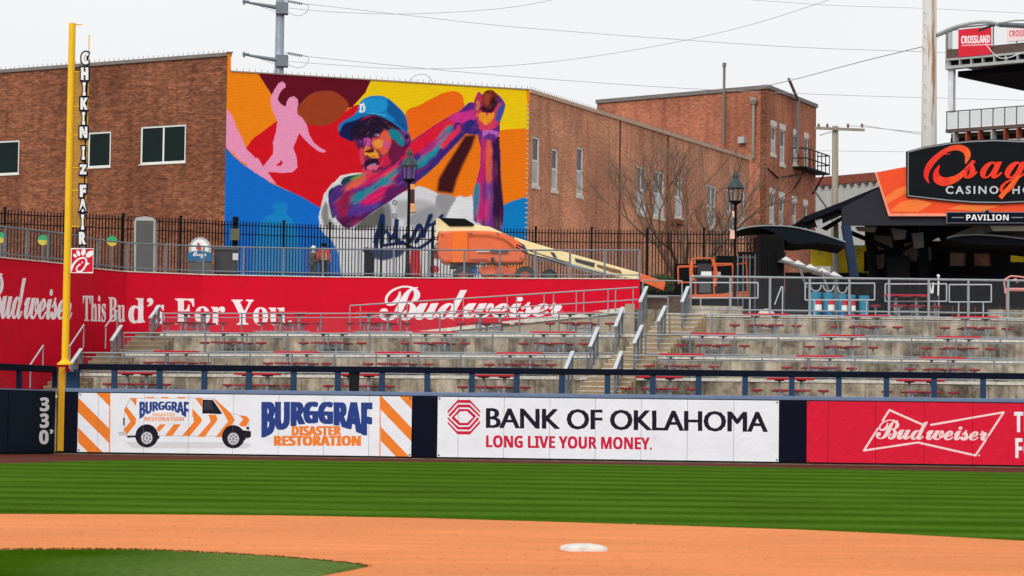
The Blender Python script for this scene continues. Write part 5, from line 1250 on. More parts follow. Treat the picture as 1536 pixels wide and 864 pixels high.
def mural_sheet(name, PU, PZ, off):
    n_z, n_x = PU.shape; A = np.array(BM.pt(0, 0, off)); D = np.array(BM.d)
    P = A + D * PU[..., None] + np.array([0, 0, 1.0]) * PZ[..., None]; P = P.reshape(-1, 3)
    px, py = projn(P); c = mu.sample(px, py)
    me = bpy.data.meshes.new(name); i = np.arange(n_z * n_x).reshape(n_z, n_x)
    f = np.stack([i[:-1, :-1], i[:-1, 1:], i[1:, 1:], i[1:, :-1]], -1).reshape(-1, 4)
    me.vertices.add(len(P)); me.vertices.foreach_set('co', P.ravel()); me.loops.add(f.size); me.loops.foreach_set('vertex_index', f.ravel().astype(np.int32))
    me.polygons.add(len(f)); me.polygons.foreach_set('loop_start', np.arange(0, f.size, 4, dtype=np.int32)); me.polygons.foreach_set('loop_total', np.full(len(f), 4, np.int32))
    me.update(calc_edges=True)
    ca = me.color_attributes.new('Col', 'FLOAT_COLOR', 'POINT'); ca.data.foreach_set('color', np.concatenate([c, np.ones((len(c), 1), np.float32)], 1).astype(np.float32).ravel())
    uv = me.uv_layers.new(name='UVMap'); U2 = np.stack([PU.ravel(), PZ.ravel()], 1)[f.ravel()]; uv.data.foreach_set('uv', U2.ravel().astype(np.float32))
    me.materials.append(m_mural); return link(name, me, bd)
mural_sheet('mural', PU, PZ, .0)
PU2, PZ2 = np.meshgrid(np.linspace(0.0, uP, 22), np.linspace(ZTM + .002, ZTL + .19, 30)); mural_sheet('mural', PU2, PZ2, .0)

# ================================================================== FAR BUILDING
F0, F1, F2 = gp(890, 210.5), gp(1137, 200.5), gp(1147, 200.0); F3 = gp(1221, 211.5)
FA, FB, FC = Plane(F0, F1), Plane(F1, F2), Plane(F2, F3); ZF = at(1147, 133, 200).z
fb = thing('brick_building', 'tall square brick building with lintelled windows and an iron balcony', 'building', (F2.x, F2.y, 8.6))
wall_plane('left_wall', FA, 0, FA.L, 8.6, ZF, [], m_brickF, fb); wall_plane('corner_wall', FB, 0, FB.L, 8.6, ZF, [], m_brickL, fb)
HF = [win_rect(FC, *r) for r in ((1156.5, 190, 1164, 231), (1170, 195, 1177.5, 246), (1190, 203, 1196.5, 246), (1206.5, 208, 1212.5, 250), (1154.5, 291, 1162, 332), (1168.5, 297, 1176, 338), (1188, 303, 1194.5, 345), (1205, 308, 1211, 348))]
wall_plane('front_wall', FC, 0, FC.L, 8.6, ZF, HF, m_brickF, fb)
for i, h in enumerate(HF): window(FC, h, fb, rows=2, fw=.11, sill=.25, lintel=.45, glass=m_wpane, upper=m_upper)
b = MB()
for pl in (FA, FB, FC): obox(b, pl, -.05, pl.L + .05, ZF, ZF + .3, .14, -.4)
b.build('coping', m_cop, fb)
b = MB(); b.add([Vector((p.x, p.y, ZF - .6)) for p in (F0, F1, F2, F3, F3 + Vector((-12, 14, 0)), F0 + Vector((0, 14, 0)))], [(0, 1, 2, 3, 4, 5)]); b.build('roof', m_roof, fb)
ua_, zA = FA.hit(1091, 101); _, zB = FA.hit(1091, 217); b = MB(); b.tube(FA.pt(ua_, zB, .4), FA.pt(ua_, zA, .4), .10, n=8); b.tube(FA.pt(ua_, zA, .4), FA.pt(ua_, zA + .3, .4), .15, n=8); b.build('flue', m_cop, fb)
ua_, zA = FA.hit(1133.5, 157); _, zB = FA.hit(1133.5, 238); b = MB(); b.tube(FA.pt(ua_, zB, .3), FA.pt(ua_, zA, .3), .12, n=8); b.lathe(FA.pt(ua_, zA, .3), [(.2, 0), (.32, .3), (.2, .5)], 10); b.build('vent_pipe', m_wood, fb)
u1_, zA = FA.hit(1111, 206); u2_, zB = FA.hit(1120, 215); b = MB(); obox(b, FA, u1_, u2_, zB, zA, .4, 0); b.build('vent_box', m_wall_grey, fb)
b = MB(); pA = at(1183, 118, 203); pB = at(1197, 150, 205.5); b.tube(pA, pB, .12, n=8); b.tube(pB, (pB.x, pB.y, at(1197, 230, 205.5).z), .12, n=8); b.build('leaning_pipe', m_cop, fb)
ua_, z_ = FC.hit(1150, 252); ub_, _ = FC.hit(1199, 262); b = MB(); b.path([FC.pt(FC.hit(1149, 255)[0], at(1149, 252, 200).z, .1), FC.pt(FC.hit(1165, 262)[0], at(1165, 268, 203).z, .1), FC.pt(FC.hit(1196, 256)[0], at(1196, 262, 207).z, .1)], .06); b.build('cable', m_black, fb)
bal = thing('iron_balcony', 'black iron balcony on the upper right windows of the tall brick building', 'balcony', FC.pt(FC.hit(1196, 255)[0], 0, 0))
ua_, ub_ = FC.hit(1189, 250)[0], FC.hit(1220, 250)[0] + .9; zt_, zb_ = at(1205, 229, 209).z, at(1205, 258, 209).z
b = MB(); obox(b, FC, ua_, ub_, zb_, zb_ + .12, 1.1, .01); b.build('platform', m_blacks, bal)
for z in (zt_, (zt_ + zb_) / 2): b = MB(); b.path([FC.pt(ua_, z, .02), FC.pt(ua_, z, 1.05), FC.pt(ub_, z, 1.05), FC.pt(ub_, z, .02)], .05); b.build('rail', m_blacks, bal)
for k in range(7): u = ua_ + (ub_ - ua_) * k / 6; b = MB(); b.tube(FC.pt(u, zb_, 1.05), FC.pt(u, zt_, 1.05), .04); b.build('baluster', m_blacks, bal)
for u in (ua_ + .3, ub_ - 1.2): b = MB(); b.beam(FC.pt(u, zb_, 1.0), FC.pt(u, zb_ - 1.6, .05), .1, .1); b.build('bracket', m_blacks, bal)

# pale low building behind the pavilion
lp = thing('low_building', 'pale grey wall with a red brown parapet behind the wooden pole', 'building', gp(1260, 232))
GP = Plane(gp(1217, 236), gp(1420, 224)); zt_ = GP.hit(1260, 276)[1]
b = MB(); obox(b, GP, 0, GP.L, 8.6, zt_, 0, -6); b.build('wall', m_wall_grey, lp); b = MB(); obox(b, GP, -.1, GP.L, zt_ + .01, zt_ + .75, .12, -6.1); b.build('parapet', m_redbrown, lp)
n_ = 18
for k in range(n_): u = GP.L * (k + .5) / n_; b = MB(); obox(b, GP, u - .12, u + .12, zt_ - .25, zt_ + .005, .3, 0); b.build('rafter_end', m_brown, lp)

# ================================================================== IRON FENCE
fpx = [(-70, 129.5), (0, 131), (350, 136.3), (490, 138), (800, 139), (1138, 138.4)]
FP = [gp(x, d) for x, d in fpx]
def fz(px, D): return at(px, 0, D)
FTOP = at(490, 338.5, 138).z; FBOT = 8.95
pk = MB(); hh = FTOP - FBOT; pk.box((0, 0, hh / 2), (.05, .05, hh)); pk.add([(-.03, -.03, hh), (.03, -.03, hh), (.03, .03, hh), (-.03, .03, hh), (0, 0, hh + .07)], [(0, 1, 4), (1, 2, 4), (2, 3, 4), (3, 0, 4)])
pkm = bpy.data.meshes.new('picket'); pkm.from_pydata(pk.v, [], pk.f); pkm.materials.append(m_blacks)
pk = MB(); pk.box((0, 0, (hh + .12) / 2), (.11, .11, hh + .12)); pk.box((0, 0, hh + .15), (.15, .15, .06)); psm = bpy.data.meshes.new('fence_post'); psm.from_pydata(pk.v, [], pk.f); psm.materials.append(m_blacks)
secs = [(0, 2, 'black iron picket fence in front of the brown brick wall at the left'), (2, 4, 'black iron picket fence in front of the baseball mural'), (4, 5, 'black iron picket fence in front of the right brick wall and bare tree')]
for s0, s1, lab in secs:
    ft = thing('iron_fence', lab, 'fence', (FP[s0].x, FP[s0].y, FBOT))
    o0 = ft.location
    for i in range(s0, s1):
        a, c = FP[i], FP[i + 1]; L_ = (c - a).length; rz = math.atan2(c.y - a.y, c.x - a.x); n = round(L_ / 2.75)
        for z in (FBOT + .15, FTOP - .62, FTOP - .16):
            b = MB(); b.beam((a.x, a.y, z), (c.x, c.y, z), .045, .045); b.build('rail', m_blacks, ft)
        for k in range(n + (i == s1 - 1)):
            p = a.lerp(c, k / n); o = bpy.data.objects.new('post', psm); COL.objects.link(o); o.parent = ft; o.location = (p.x - o0.x, p.y - o0.y, 0); o.rotation_euler.z = rz
        m_ = round(L_ / .165)
        for k in range(m_):
            if (k * n) % m_ < n: continue
            p = a.lerp(c, k / m_); o = bpy.data.objects.new('picket', pkm); COL.objects.link(o); o.parent = ft; o.location = (p.x - o0.x, p.y - o0.y, 0); o.rotation_euler.z = rz

# ================================================================== THINGS ON THE LEFT PLAZA
def px_box(b, x0, y0, x1, y1, Y, depth, mi=0):
    a, c = at(x0, y1, Y), at(x1, y0, Y); xx0, xx1 = at(x0, (y0 + y1) / 2, Y).x, at(x1, (y0 + y1) / 2, Y).x
    b.box(((xx0 + xx1) / 2, Y + depth / 2, (a.z + c.z) / 2), (xx1 - xx0, depth, c.z - a.z), mi=mi); return b
t = thing('cabinet', 'tall grey cabinet with a rounded top behind the railing by the yellow pole', 'cabinet', at(217, 412, 128))
b = MB(); a, c = at(201, 412, 128), at(232, 331, 128); xs = [(201, 412), (201, 331), (204, 326.5), (217, 324.5), (229, 326.5), (232, 331), (232, 412)]; b.prism_px(xs, 128, .7); b.build('cabinet_body', m_girder, t)
b = MB(); px_box(b, 204, 331, 229, 364, 127.93, .07); b.build('front_panel', m_cabinet, t); b = MB(); px_box(b, 204, 367, 229, 410, 127.93, .07); b.build('front_panel', m_cabinet, t)
for i, (x, y, lab) in enumerate(((1, 356.5, 'round green and yellow disc sign at the far left behind the mesh railing'), (64.5, 360, 'round green and yellow disc sign just left of the yellow pole'), (168, 361.5, 'round green and yellow disc sign to the right of the yellow pole'))):
    D = 121 + i * 2.0; t = thing('disc_sign', lab, 'sign', at(x, y, D), group=None); pl = planeY(D); u, z = pl.hit(x, y); r = .245
    for nm, s0, m in (('upper_half', 0, M('green sign paint', rgb(40, 170, 110), .5)), ('lower_half', math.pi, M('yellow sign paint', rgb(210, 190, 60), .5))):
        f_ = [pl.pt(u + r * math.cos(s0 + math.pi * k / 12), z + r * math.sin(s0 + math.pi * k / 12), 0) for k in range(13)]; b = MB(); b.prism(f_, [p + Vector((0, .04, 0)) for p in f_]); b.build(nm, m, t)
    b = MB(); b.tube((pl.pt(u, z, -.06)), pl.pt(u, 8.2, -.06), .03); b.build('stem', m_galv_d, t)
    b = MB(); b.lathe(pl.pt(u, 8.25, -.06), [(.2, 0), (.2, .05), (.04, .1)], 10); b.build('foot', m_galv_d, t)
t = thing('casino_sign', 'round white sign with a blue ribbon and white script by the cabinet', 'sign', at(300, 378, 128.6)); pl = planeY(128.6)
def pxpoly(b, pts, off, th): f_ = [pl.pt(*pl.hit(x, y), off) for x, y in pts]; b.prism(f_, [p + Vector((0, th, 0)) for p in f_]); return b
pxpoly(MB(), [(300 + 17 * math.cos(a_), 374.5 + 19 * math.sin(a_)) for a_ in np.linspace(0, 2 * math.pi, 25)[:-1]][::-1], 0, .08).build('sign_back', m_girder, t)
pxpoly(MB(), [(300 + 13 * math.cos(a_), 373 + 14 * math.sin(a_)) for a_ in np.linspace(0, 2 * math.pi, 25)[:-1]][::-1], .02, .018).build('sign_face', m_white, t)
pxpoly(MB(), [(281, 381), (289, 377), (300, 376), (311, 377.5), (319, 381), (318, 393), (309, 391), (300, 392), (290, 391), (281, 392)][::-1], .05, .028).build('ribbon', M('sign blue', rgb(20, 96, 140), .5), t)
pxpoly(MB(), [(294, 373), (297, 363), (301, 368), (303, 375), (298, 376)][::-1], .035, .014).build('red_motif', M('motif red', rgb(170, 70, 60), .6), t)
text_mesh('sign_lettering', 'Osage', 'script', pl, (290, 377.8, 309.5, 387.5), m_white, t, off=.055, thick=.01, offset=.02)
pxpoly(MB(), [(283, 412), (318, 412), (318, 392), (283, 392)], -.03, .05).build('sign_board', m_cabinet, t)
t = thing('litter_bin', 'square grey bin with a pale notice beside the blue of the mural', 'bin', at(337, 410, 129.5))
b = MB(); px_box(b, 321, 374, 354, 410, 129.5, .8); b.build('bin_body', m_bin, t); b = MB(); px_box(b, 319, 370, 356, 374, 129.4, 1.0); b.build('lid', m_cabinet, t); b = MB(); px_box(b, 349, 380, 357, 390, 129.38, .02); b.build('notice', m_canv, t)
t = thing('control_box', 'small grey box on a black post against the fence at the mural corner', 'box', at(352, 362, 135))
b = MB(); px_box(b, 345.5, 343, 359, 360, 135, .25); b.build('box_body', M('box grey', rgb(92, 92, 80), .6), t); b = MB(); px_box(b, 348, 325, 356, 420, 135.3, .2); b.build('box_post', m_blacks, t)
b = MB(); px_box(b, 349, 325, 354, 334, 135.1, .25); b.build('lamp_head', m_blacks, t)
t = thing('black_bin', 'low dark bin standing by the fence near the vest wearer', 'bin', at(553, 412, 128)); b = MB(); px_box(b, 546, 378, 560, 412, 128, .5); b.build('bin_body', m_padn, t); b = MB(); b.lathe(at(549, 378, 128.3), [(.16, 0), (.16, .12), (.08, .22)], 12); b.build('lid', m_black, t)

# people --------------------------------------------------------------
def skin_obj(name, verts, edges, radii, mat, parent, sub=1):
    me = bpy.data.meshes.new(name); me.from_pydata(verts, edges, []); o = link(name, me, parent, world=False)
    o.modifiers.new('skin', 'SKIN'); s_ = o.modifiers.new('sub', 'SUBSURF'); s_.levels = sub; s_.render_levels = sub
    for i, r in enumerate(radii):
        v = me.skin_vertices[0].data[i]; v.radius = (r, r) if not isinstance(r, tuple) else r; v.use_root = (i == 0)
    me.materials.append(mat); me.polygons.foreach_set('use_smooth', [True] * len(me.polygons)); return o
m_skinA, m_skinB = M('light skin', rgb(196, 144, 116), .6, var=.04), M('brown skin', rgb(120, 78, 58), .6, var=.04)
def person(label, loc, rz, h, jacket, trousers, hat, skin, arms, hatkind='cap'):
    t = thing('person', label, 'person', loc, rz, group=None); k = h / 1.75
    S = lambda *v: tuple(x * k for x in v)
    (le, lh), (re, rh) = arms
    V = [S(0, 0, .95), S(0, .01, 1.15), S(0, 0, 1.38), S(0, -.01, 1.50), S(0, -.02, 1.58), S(0, -.03, 1.68),
         S(.10, 0, .90), S(.11, -.02, .50), S(.11, 0, .09), S(.11, -.14, .04), S(-.10, 0, .90), S(-.12, -.03, .50), S(-.13, .03, .09), S(-.13, -.11, .04),
         S(.19, 0, 1.40), S(*le), S(*lh), S(-.19, 0, 1.40), S(*re), S(*rh)]
    E = [(0, 1), (1, 2), (2, 3), (3, 4), (4, 5), (0, 6), (6, 7), (7, 8), (8, 9), (0, 10), (10, 11), (11, 12), (12, 13), (2, 14), (14, 15), (15, 16), (2, 17), (17, 18), (18, 19)]
    R = [.14, .12, .14, .055, .085, .09, .09, .06, .045, .035, .09, .06, .045, .035, .065, .045, .035, .065, .045, .035]
    skin_obj('body', V, E, [r * k for r in R], skin, t)
    jx = [0, 1, 2, 14, 15, 16, 17, 18, 19]; m = {j: i for i, j in enumerate(jx)}
    skin_obj('jacket', [tuple(np.array(V[j]) * (1 if j not in (16, 19) else 1)) for j in jx], [(m[a], m[c]) for a, c in E if a in m and c in m], [r * k for r in (.18, .165, .18, .09, .072, .052, .09, .072, .052)], jacket, t)
    jx = [0, 6, 7, 8, 10, 11, 12]; m = {j: i for i, j in enumerate(jx)}
    skin_obj('trousers', [V[j] for j in jx], [(m[a], m[c]) for a, c in E if a in m and c in m], [r * k for r in (.16, .115, .085, .075, .115, .085, .075)], trousers, t)
    for sx in (.11, -.13):
        b = MB(); b.box(S(sx, -.05, .045), S(.1, .28, .09)); b.build('shoe', m_black, t, world=False, bevel=.03)
    for e in ((le, lh), (re, rh)):
        d = (Vector(e[1]) - Vector(e[0])).normalized(); p = Vector(S(*e[1])); b = MB(); b.tube(p, p + d * .09 * k, .045 * k, .035 * k, n=8)
        for f in range(4): q = p + d * .08 * k + Vector(((f - 1.5) * .018 * k, 0, 0)); b.tube(q, q + d * (.07 + .01 * (f in (1, 2))) * k + Vector((0, -.02 * k, 0)), .009 * k, n=5)
        q = p + d * .03 * k + Vector((.035 * k, 0, 0)); b.tube(q, q + d * .05 * k + Vector((.03 * k, -.01, 0)), .011 * k, n=5); b.build('hand', skin, t, world=False)
    b = MB(); b.lathe(S(0, -.03, 1.60), [(.105 * k, 0), (.118 * k, .06 * k), (.115 * k, .11 * k), (.07 * k, .175 * k), (.01, .19 * k)], 14)
    if hatkind == 'cap': b.box(S(0, -.17, 1.665), S(.16, .13, .015))
    if hatkind == 'hard': b.lathe(S(0, -.03, 1.655), [(.15 * k, 0), (.15 * k, .015 * k)], 14)
    b.build('hat', hat, t, world=False, smooth=False)
    b = MB(); b.box(S(0, -.125, 1.62), S(.022, .035, .045)); b.box(S(.035, -.118, 1.65), S(.022, .012, .012)); b.box(S(-.035, -.118, 1.65), S(.022, .012, .012)); b.box(S(0, -.118, 1.575), S(.05, .012, .012)); b.build('face', skin, t, world=False)
    return t
m_vest = M('orange red high visibility vest', rgb(220, 66, 40), .7, var=.1)
p = at(485, 412, 128); bo = 8.22
t = person('person seen from behind in an orange red safety vest and black cap', (p.x, 128, bo), math.pi + .2, at(485, 365.5, 128).z - bo + .02, m_vest, M('black trousers', (.012, .012, .014, 1), .8), m_black, m_skinB, (((.27, .03, 1.15), (.22, -.10, .95)), ((-.27, .03, 1.15), (-.30, -.05, .90))))
b = MB()
for x in (-.09, .09): b.box((x, .172 * .99, 1.22), (.035, .02, .34))
b.box((0, .178, 1.05), (.3, .02, .035)); b.build('reflective_stripes', M('reflective yellow', rgb(235, 205, 120), .4), t, world=False)
p = at(469, 412, 129); person('person in grey work clothes and a pale hard hat beside the vest wearer', (p.x, 129, bo), 2.6, at(466, 370, 129).z - bo + .02, M('grey work jacket', rgb(72, 68, 66), .8, var=.3, scale=12), M('grey work trousers', rgb(64, 62, 62), .8), m_canv, m_skinA, (((.26, -.05, 1.13), (.16, -.26, 1.15)), ((-.26, -.02, 1.15), (-.2, -.2, 1.02))), 'hard')

# ================================================================== LAMP POSTS
def lamp_post(label, px, ytop, ybase, D, zbase, lit_bits, sc=1.0):
    top = at(px, ytop, D); t = thing('lamp_post', label, 'street lamp', (top.x, D, zbase)); H_ = top.z - zbase; x, y = top.x, D; s = sc
    b = MB(); b.lathe((x, y, zbase), [(.26, 0), (.26, .25), (.16, .35), (.12, .9), (.075, 1.0), (.07, H_ - 1.75 * s)], 12); b.build('pole', m_blacks, t)
    zt = zbase + H_
    b = MB(); b.lathe((x, y, zt - 1.75 * s), [(.08, 0), (.33 * s, .14 * s), (.33 * s, .2 * s)], 12); b.build('lantern_base', m_blacks, t)
    b = MB(); b.lathe((x, y, zt - 1.55 * s), [(.31 * s, 0), (.37 * s, .62 * s)], 8)
    b.build('lantern_glass', m_lglass, t)
    for k in range(8):
        a_ = 2 * math.pi * k / 8 + math.pi / 8; c_, s_ = math.cos(a_), math.sin(a_)
        b = MB(); b.tube((x + .32 * s * c_, y + .32 * s * s_, zt - 1.55 * s), (x + .38 * s * c_, y + .38 * s * s_, zt - .93 * s), .014, n=4); b.build('lantern_bar', m_blacks, t)
    b = MB(); b.lathe((x, y, zt - .94 * s), [(.44 * s, 0), (.43 * s, .05 * s), (.36 * s, .2 * s), (.27 * s, .36 * s), (.16 * s, .46 * s), (.13 * s, .52 * s), (.16 * s, .6 * s), (.15 * s, .7 * s), (.08 * s, .78 * s), (.03 * s, .94 * s)], 16); b.build('lantern_roof', m_lroof, t, smooth=True)
    return t
m_lglass, _, _, P_ = base_mat('clear lantern glass'); P_.inputs['Base Color'].default_value = (.5, .4, .35, 1); P_.inputs['Roughness'].default_value = .2; P_.inputs['Alpha'].default_value = .10
m_lroof = M('green grey lantern roof', rgb(52, 64, 68), .5, var=.1)
m_lbA = M('orange banner fabric', rgb(232, 160, 96), .7, var=.25, scale=6); m_lbB = M('brown banner fabric', rgb(70, 36, 44), .7, var=.3, scale=6); m_lbC = M('peach banner fabric', rgb(236, 190, 170), .7, var=.2, scale=5)
l1 = lamp_post('black street lamp with a narrow orange banner in front of the mural player', 614.5, 221, 412, 129.5, 8.25, 0)
bn = thing('lamp_banner', 'narrow orange and dark banner hanging from the lamp in front of the mural', 'banner', at(619, 300, 129.3)); b = MB(); px_box(b, 615.5, 276, 622, 284, 129.35, .03); px_box(b, 615.5, 305, 622, 318, 129.35, .03); b.build('banner_ends', m_lbA, bn)
b = MB(); px_box(b, 615.5, 284, 622, 305, 129.34, .035); b.build('banner_picture', m_lbB, bn); b = MB(); b.tube(at(614, 276, 129.4), at(623, 276, 129.4), .025); b.tube(at(614, 318.5, 129.4), at(623, 318.5, 129.4), .025); b.build('banner_arm', m_blacks, bn)
l2 = lamp_post('black street lamp in front of the bare tree and the side brick wall', 1103.5, 255, 455, 122.5, 6.45, 0, .92)
bn = thing('lamp_banner', 'small peach flags tied to the lamp in front of the bare tree', 'banner', at(1099, 340, 122.3)); b = MB(); b.prism_px([(1098, 316), (1101.5, 317), (1101.5, 326), (1099, 325)], 122.3, .03); b.build('flag', m_lbC, bn); b = MB(); b.prism_px([(1095.5, 344), (1101.5, 345), (1102, 358), (1094.5, 358)], 122.3, .03); b.build('flag', m_lbC, bn)

# ================================================================== BOOM LIFT
DL = 131.5; ZL4 = zz(620, 300, 3.49)
bl = thing('boom_lift', 'orange and cream boom lift parked in front of the mural with its boom lowered', 'boom lift', at(730, 412, DL))
def prz(name, q, Y, dep, mat, parent, bevel=0, smooth=False):
    pts = ZL4(*q); pts = spline(pts) if smooth else pts; b = MB(); b.prism_px(pts[::-1], Y, dep); return b.build(name, mat, parent, bevel=bevel)
body = prz('engine_cover', (132, 162, 300, 158, 400, 160, 470, 172, 525, 196, 560, 228, 582, 262, 588, 300, 572, 328, 300, 330, 150, 328, 128, 292, 126, 220), DL, 2.0, m_orange, bl, bevel=.12)
prz('counterweight', (118, 94, 136, 96, 190, 137, 310, 136, 318, 128, 400, 140, 465, 170, 530, 196, 470, 174, 400, 163, 300, 161, 134, 165, 120, 200), DL + .05, 1.9, m_cream, bl, bevel=.03)
prz('vent_panel', (142, 93, 270, 97, 318, 126, 308, 135, 186, 135), DL - .04, 1.6, m_black, bl)
prz('door_panel', (203, 164, 285, 163, 285, 326, 203, 327), DL - .13, .16, m_orange2, body, bevel=.03)
prz('cover_seam', (288, 180, 400, 184, 470, 200, 520, 235, 535, 262, 532, 264, 515, 240, 468, 204, 400, 188, 288, 184), DL - .125, .03, m_rust, body)
prz('decal', (330, 262, 400, 262, 398, 272, 330, 272), DL - .125, .03, m_canv, body); prz('decal', (405, 258, 495, 258, 495, 276, 405, 276), DL - .125, .03, m_cabinet, body)
prz('decal', (295, 308, 390, 308, 390, 314, 295, 314), DL - .125, .03, m_rust, body); prz('latch', (408, 300, 422, 300, 426, 330, 404, 330), DL - .14, .05, m_bin, body)
boom = prz('boom', (440, 168, 535, 196, 700, 246, 860, 290, 1195, 384, 1178, 416, 1100, 404, 900, 356, 740, 312, 600, 286, 585, 240, 520, 200), DL + .5, .8, m_cream, bl, bevel=.04)
prz('boom_stripe', (716, 272, 738, 276, 752, 304, 735, 300), DL + .46, .03, m_bin, boom); prz('boom_stripe', (845, 304, 950, 330, 946, 352, 850, 324), DL + .46, .03, m_bin, boom)
text_mesh('boom_lettering', 'ULTRA BOOM', 'sans', planeY(DL + .5), (900, 395, 930, 402), m_brown, boom, off=.01, thick=.01, warp=lambda u, v: (620 + (965 + 128 * u) / 3.49, 300 + (336 + 36 * u + v * 22) / 3.49)) if False else None
prz('boom_marking', (962, 336, 1085, 368, 1092, 384, 1040, 378, 962, 350), DL + .46, .03, M('brown decal', rgb(120, 84, 50), .6, var=.5, scale=9), boom)
prz('inner_rail', (700, 300, 1105, 405, 1103, 411, 700, 308), DL + .3, .1, m_girder, boom)
prz('hydraulic_ram', (620, 300, 760, 316, 900, 366, 1010, 392, 1008, 399, 890, 374, 750, 326, 620, 310), DL + .25, .12, m_galv_d, boom)
prz('boom_end', (1197, 386, 1322, 430, 1312, 476, 1166, 420), DL + .35, 1.0, m_orange, bl, bevel=.04)
b = MB(); 
for k in range(9): q = at(972 + k * 5, 439.5 + (k % 2), 127.5); b.box((q.x, q.y, q.z), (.12, .3, .15 + .04 * (k % 3)))
b.build('cable_chain', m_black, bl)
prz('chassis', (350, 348, 530, 348, 545, 372, 520, 395, 360, 392, 340, 370), DL + .3, 1.4, m_orange, bl, bevel=.03)
for q in ((370, 396, 390, 396, 392, 430, 368, 430), (430, 380, 470, 380, 474, 430, 426, 430), (495, 385, 520, 385, 524, 430, 500, 430)): prz('axle_arm', q, DL + .1, .3, m_rust, bl)
for x, yc, Y in ((262, 400, DL - .1), (262, 400, DL + 1.9), (585, 400, DL - .1), (585, 400, DL + 1.9), (712, 405, DL + .9)):
    c = at(620 + x / 3.49, 300 + yc / 3.49, Y); r = .52 if x != 712 else .42; b = MB(); n = 24; f_ = [Vector((c.x + r * math.cos(2 * math.pi * k / n), Y, c.z + r * math.sin(2 * math.pi * k / n))) for k in range(n)]
    b.prism(f_, [p + Vector((0, .42, 0)) for p in f_]); w = b.build('wheel', m_bin, bl, bevel=.05)
    f_ = [Vector((c.x + .25 * math.cos(2 * math.pi * k / 16), Y - .03, c.z + .25 * math.sin(2 * math.pi * k / 16))) for k in range(16)]; b = MB(); b.prism(f_, [p + Vector((0, .05, 0)) for p in f_]); b.build('rim', m_rust if x != 712 else m_cabinet, w)
px_ = MB(); px_box(px_, 706, 400, 716, 412, DL + .2, .6); px_.build('blue_toolbox', M('blue plastic', rgb(30, 90, 170), .5), bl)

for q in ((540, 232, 600, 262, 700, 296, 820, 330), (536, 244, 590, 276, 690, 306, 800, 344), (126, 225, 112, 250, 118, 285), (420, 330, 440, 345, 470, 338, 500, 352)):
    b = MB(); b.path([at(*p, DL - .02 if q[0] > 400 else DL) for p in spline(ZL4(*q), False)], .028, n=5); b.build('hose', m_black, bl)
for q in ((150, 180), (150, 310), (300, 172), (560, 300), (440, 172)): b = MB(); c = at(*ZL4(*q)[0], DL - .14); b.tube(c, c + Vector((0, .1, 0)), .045, n=8); b.build('bolt', m_galv_d, bl)
b = MB(); b.prism_px(ZL4(190, 340, 330, 340, 330, 352, 190, 352)[::-1], DL + .1, 1.6); b.build('undertray', m_bin, bl)
b = MB(); b.path([at(*p, DL - .05) for p in ZL4(350, 345, 350, 330, 380, 330)], .04, n=6); b.build('grab_handle', m_galv_d, bl)
# work basket standing on the right plaza
DB = 128.0; bk = thing('lift_basket', 'orange tubular lift basket with a grey control panel behind the concourse railing', 'lift basket', at(1080, 450, DB)); ZK = zz(960, 240, 3.6)
def tub(name, segs, r, mat, Y=DB, parent=bk):
    for q in segs:
        p_ = ZK(*q); b = MB()
        for i in range(len(p_) - 1): b.tube(at(*p_[i], Y), at(*p_[i + 1], Y), r, n=6)
        b.build(name, mat, parent)
tub('basket_tube', ((205, 575, 275, 572), (205, 575, 208, 670), (275, 540, 300, 530, 385, 530, 410, 560, 412, 600), (283, 545, 285, 600), (410, 560, 500, 560), (500, 560, 505, 720), (575, 552, 582, 715), (505, 715, 590, 718), (208, 660, 275, 662), (395, 600, 402, 735), (270, 600, 275, 740)), .038, m_orange)
tub('basket_tube', ((205, 580, 500, 566), (500, 566, 575, 555), (230, 745, 590, 735)), .035, m_orange, DB + 1.0); tub('basket_tube', ((300, 640, 300, 740), (575, 510, 575, 560)), .05, m_orange, DB + .6)
b = MB(); b.prism_px(ZK(262, 748, 592, 738, 592, 708, 500, 712, 440, 722, 262, 728), DB, 1.0); b.build('basket_floor', m_orange, bk)
b = MB(); b.prism_px(ZK(312, 560, 385, 560, 392, 640, 312, 640), DB - .1, .35); b.build('control_panel', m_bin, bk); b = MB(); b.prism_px(ZK(330, 602, 385, 602, 388, 634, 330, 634), DB - .13, .03); b.build('notice', m_white, bk)
b = MB(); b.prism_px(ZK(325, 660, 380, 660, 385, 715, 320, 715), DB - .05, .4); b.build('gearbox', m_cabinet, bk); b = MB(); b.prism_px(ZK(413, 604, 436, 604, 436, 630, 413, 630), DB - .05, .3); b.build('socket_box', m_girder, bk)
tub('basket_arm', ((282, 545, 275, 600, 290, 650), (395, 540, 412, 610, 404, 680)), .09, m_orange)

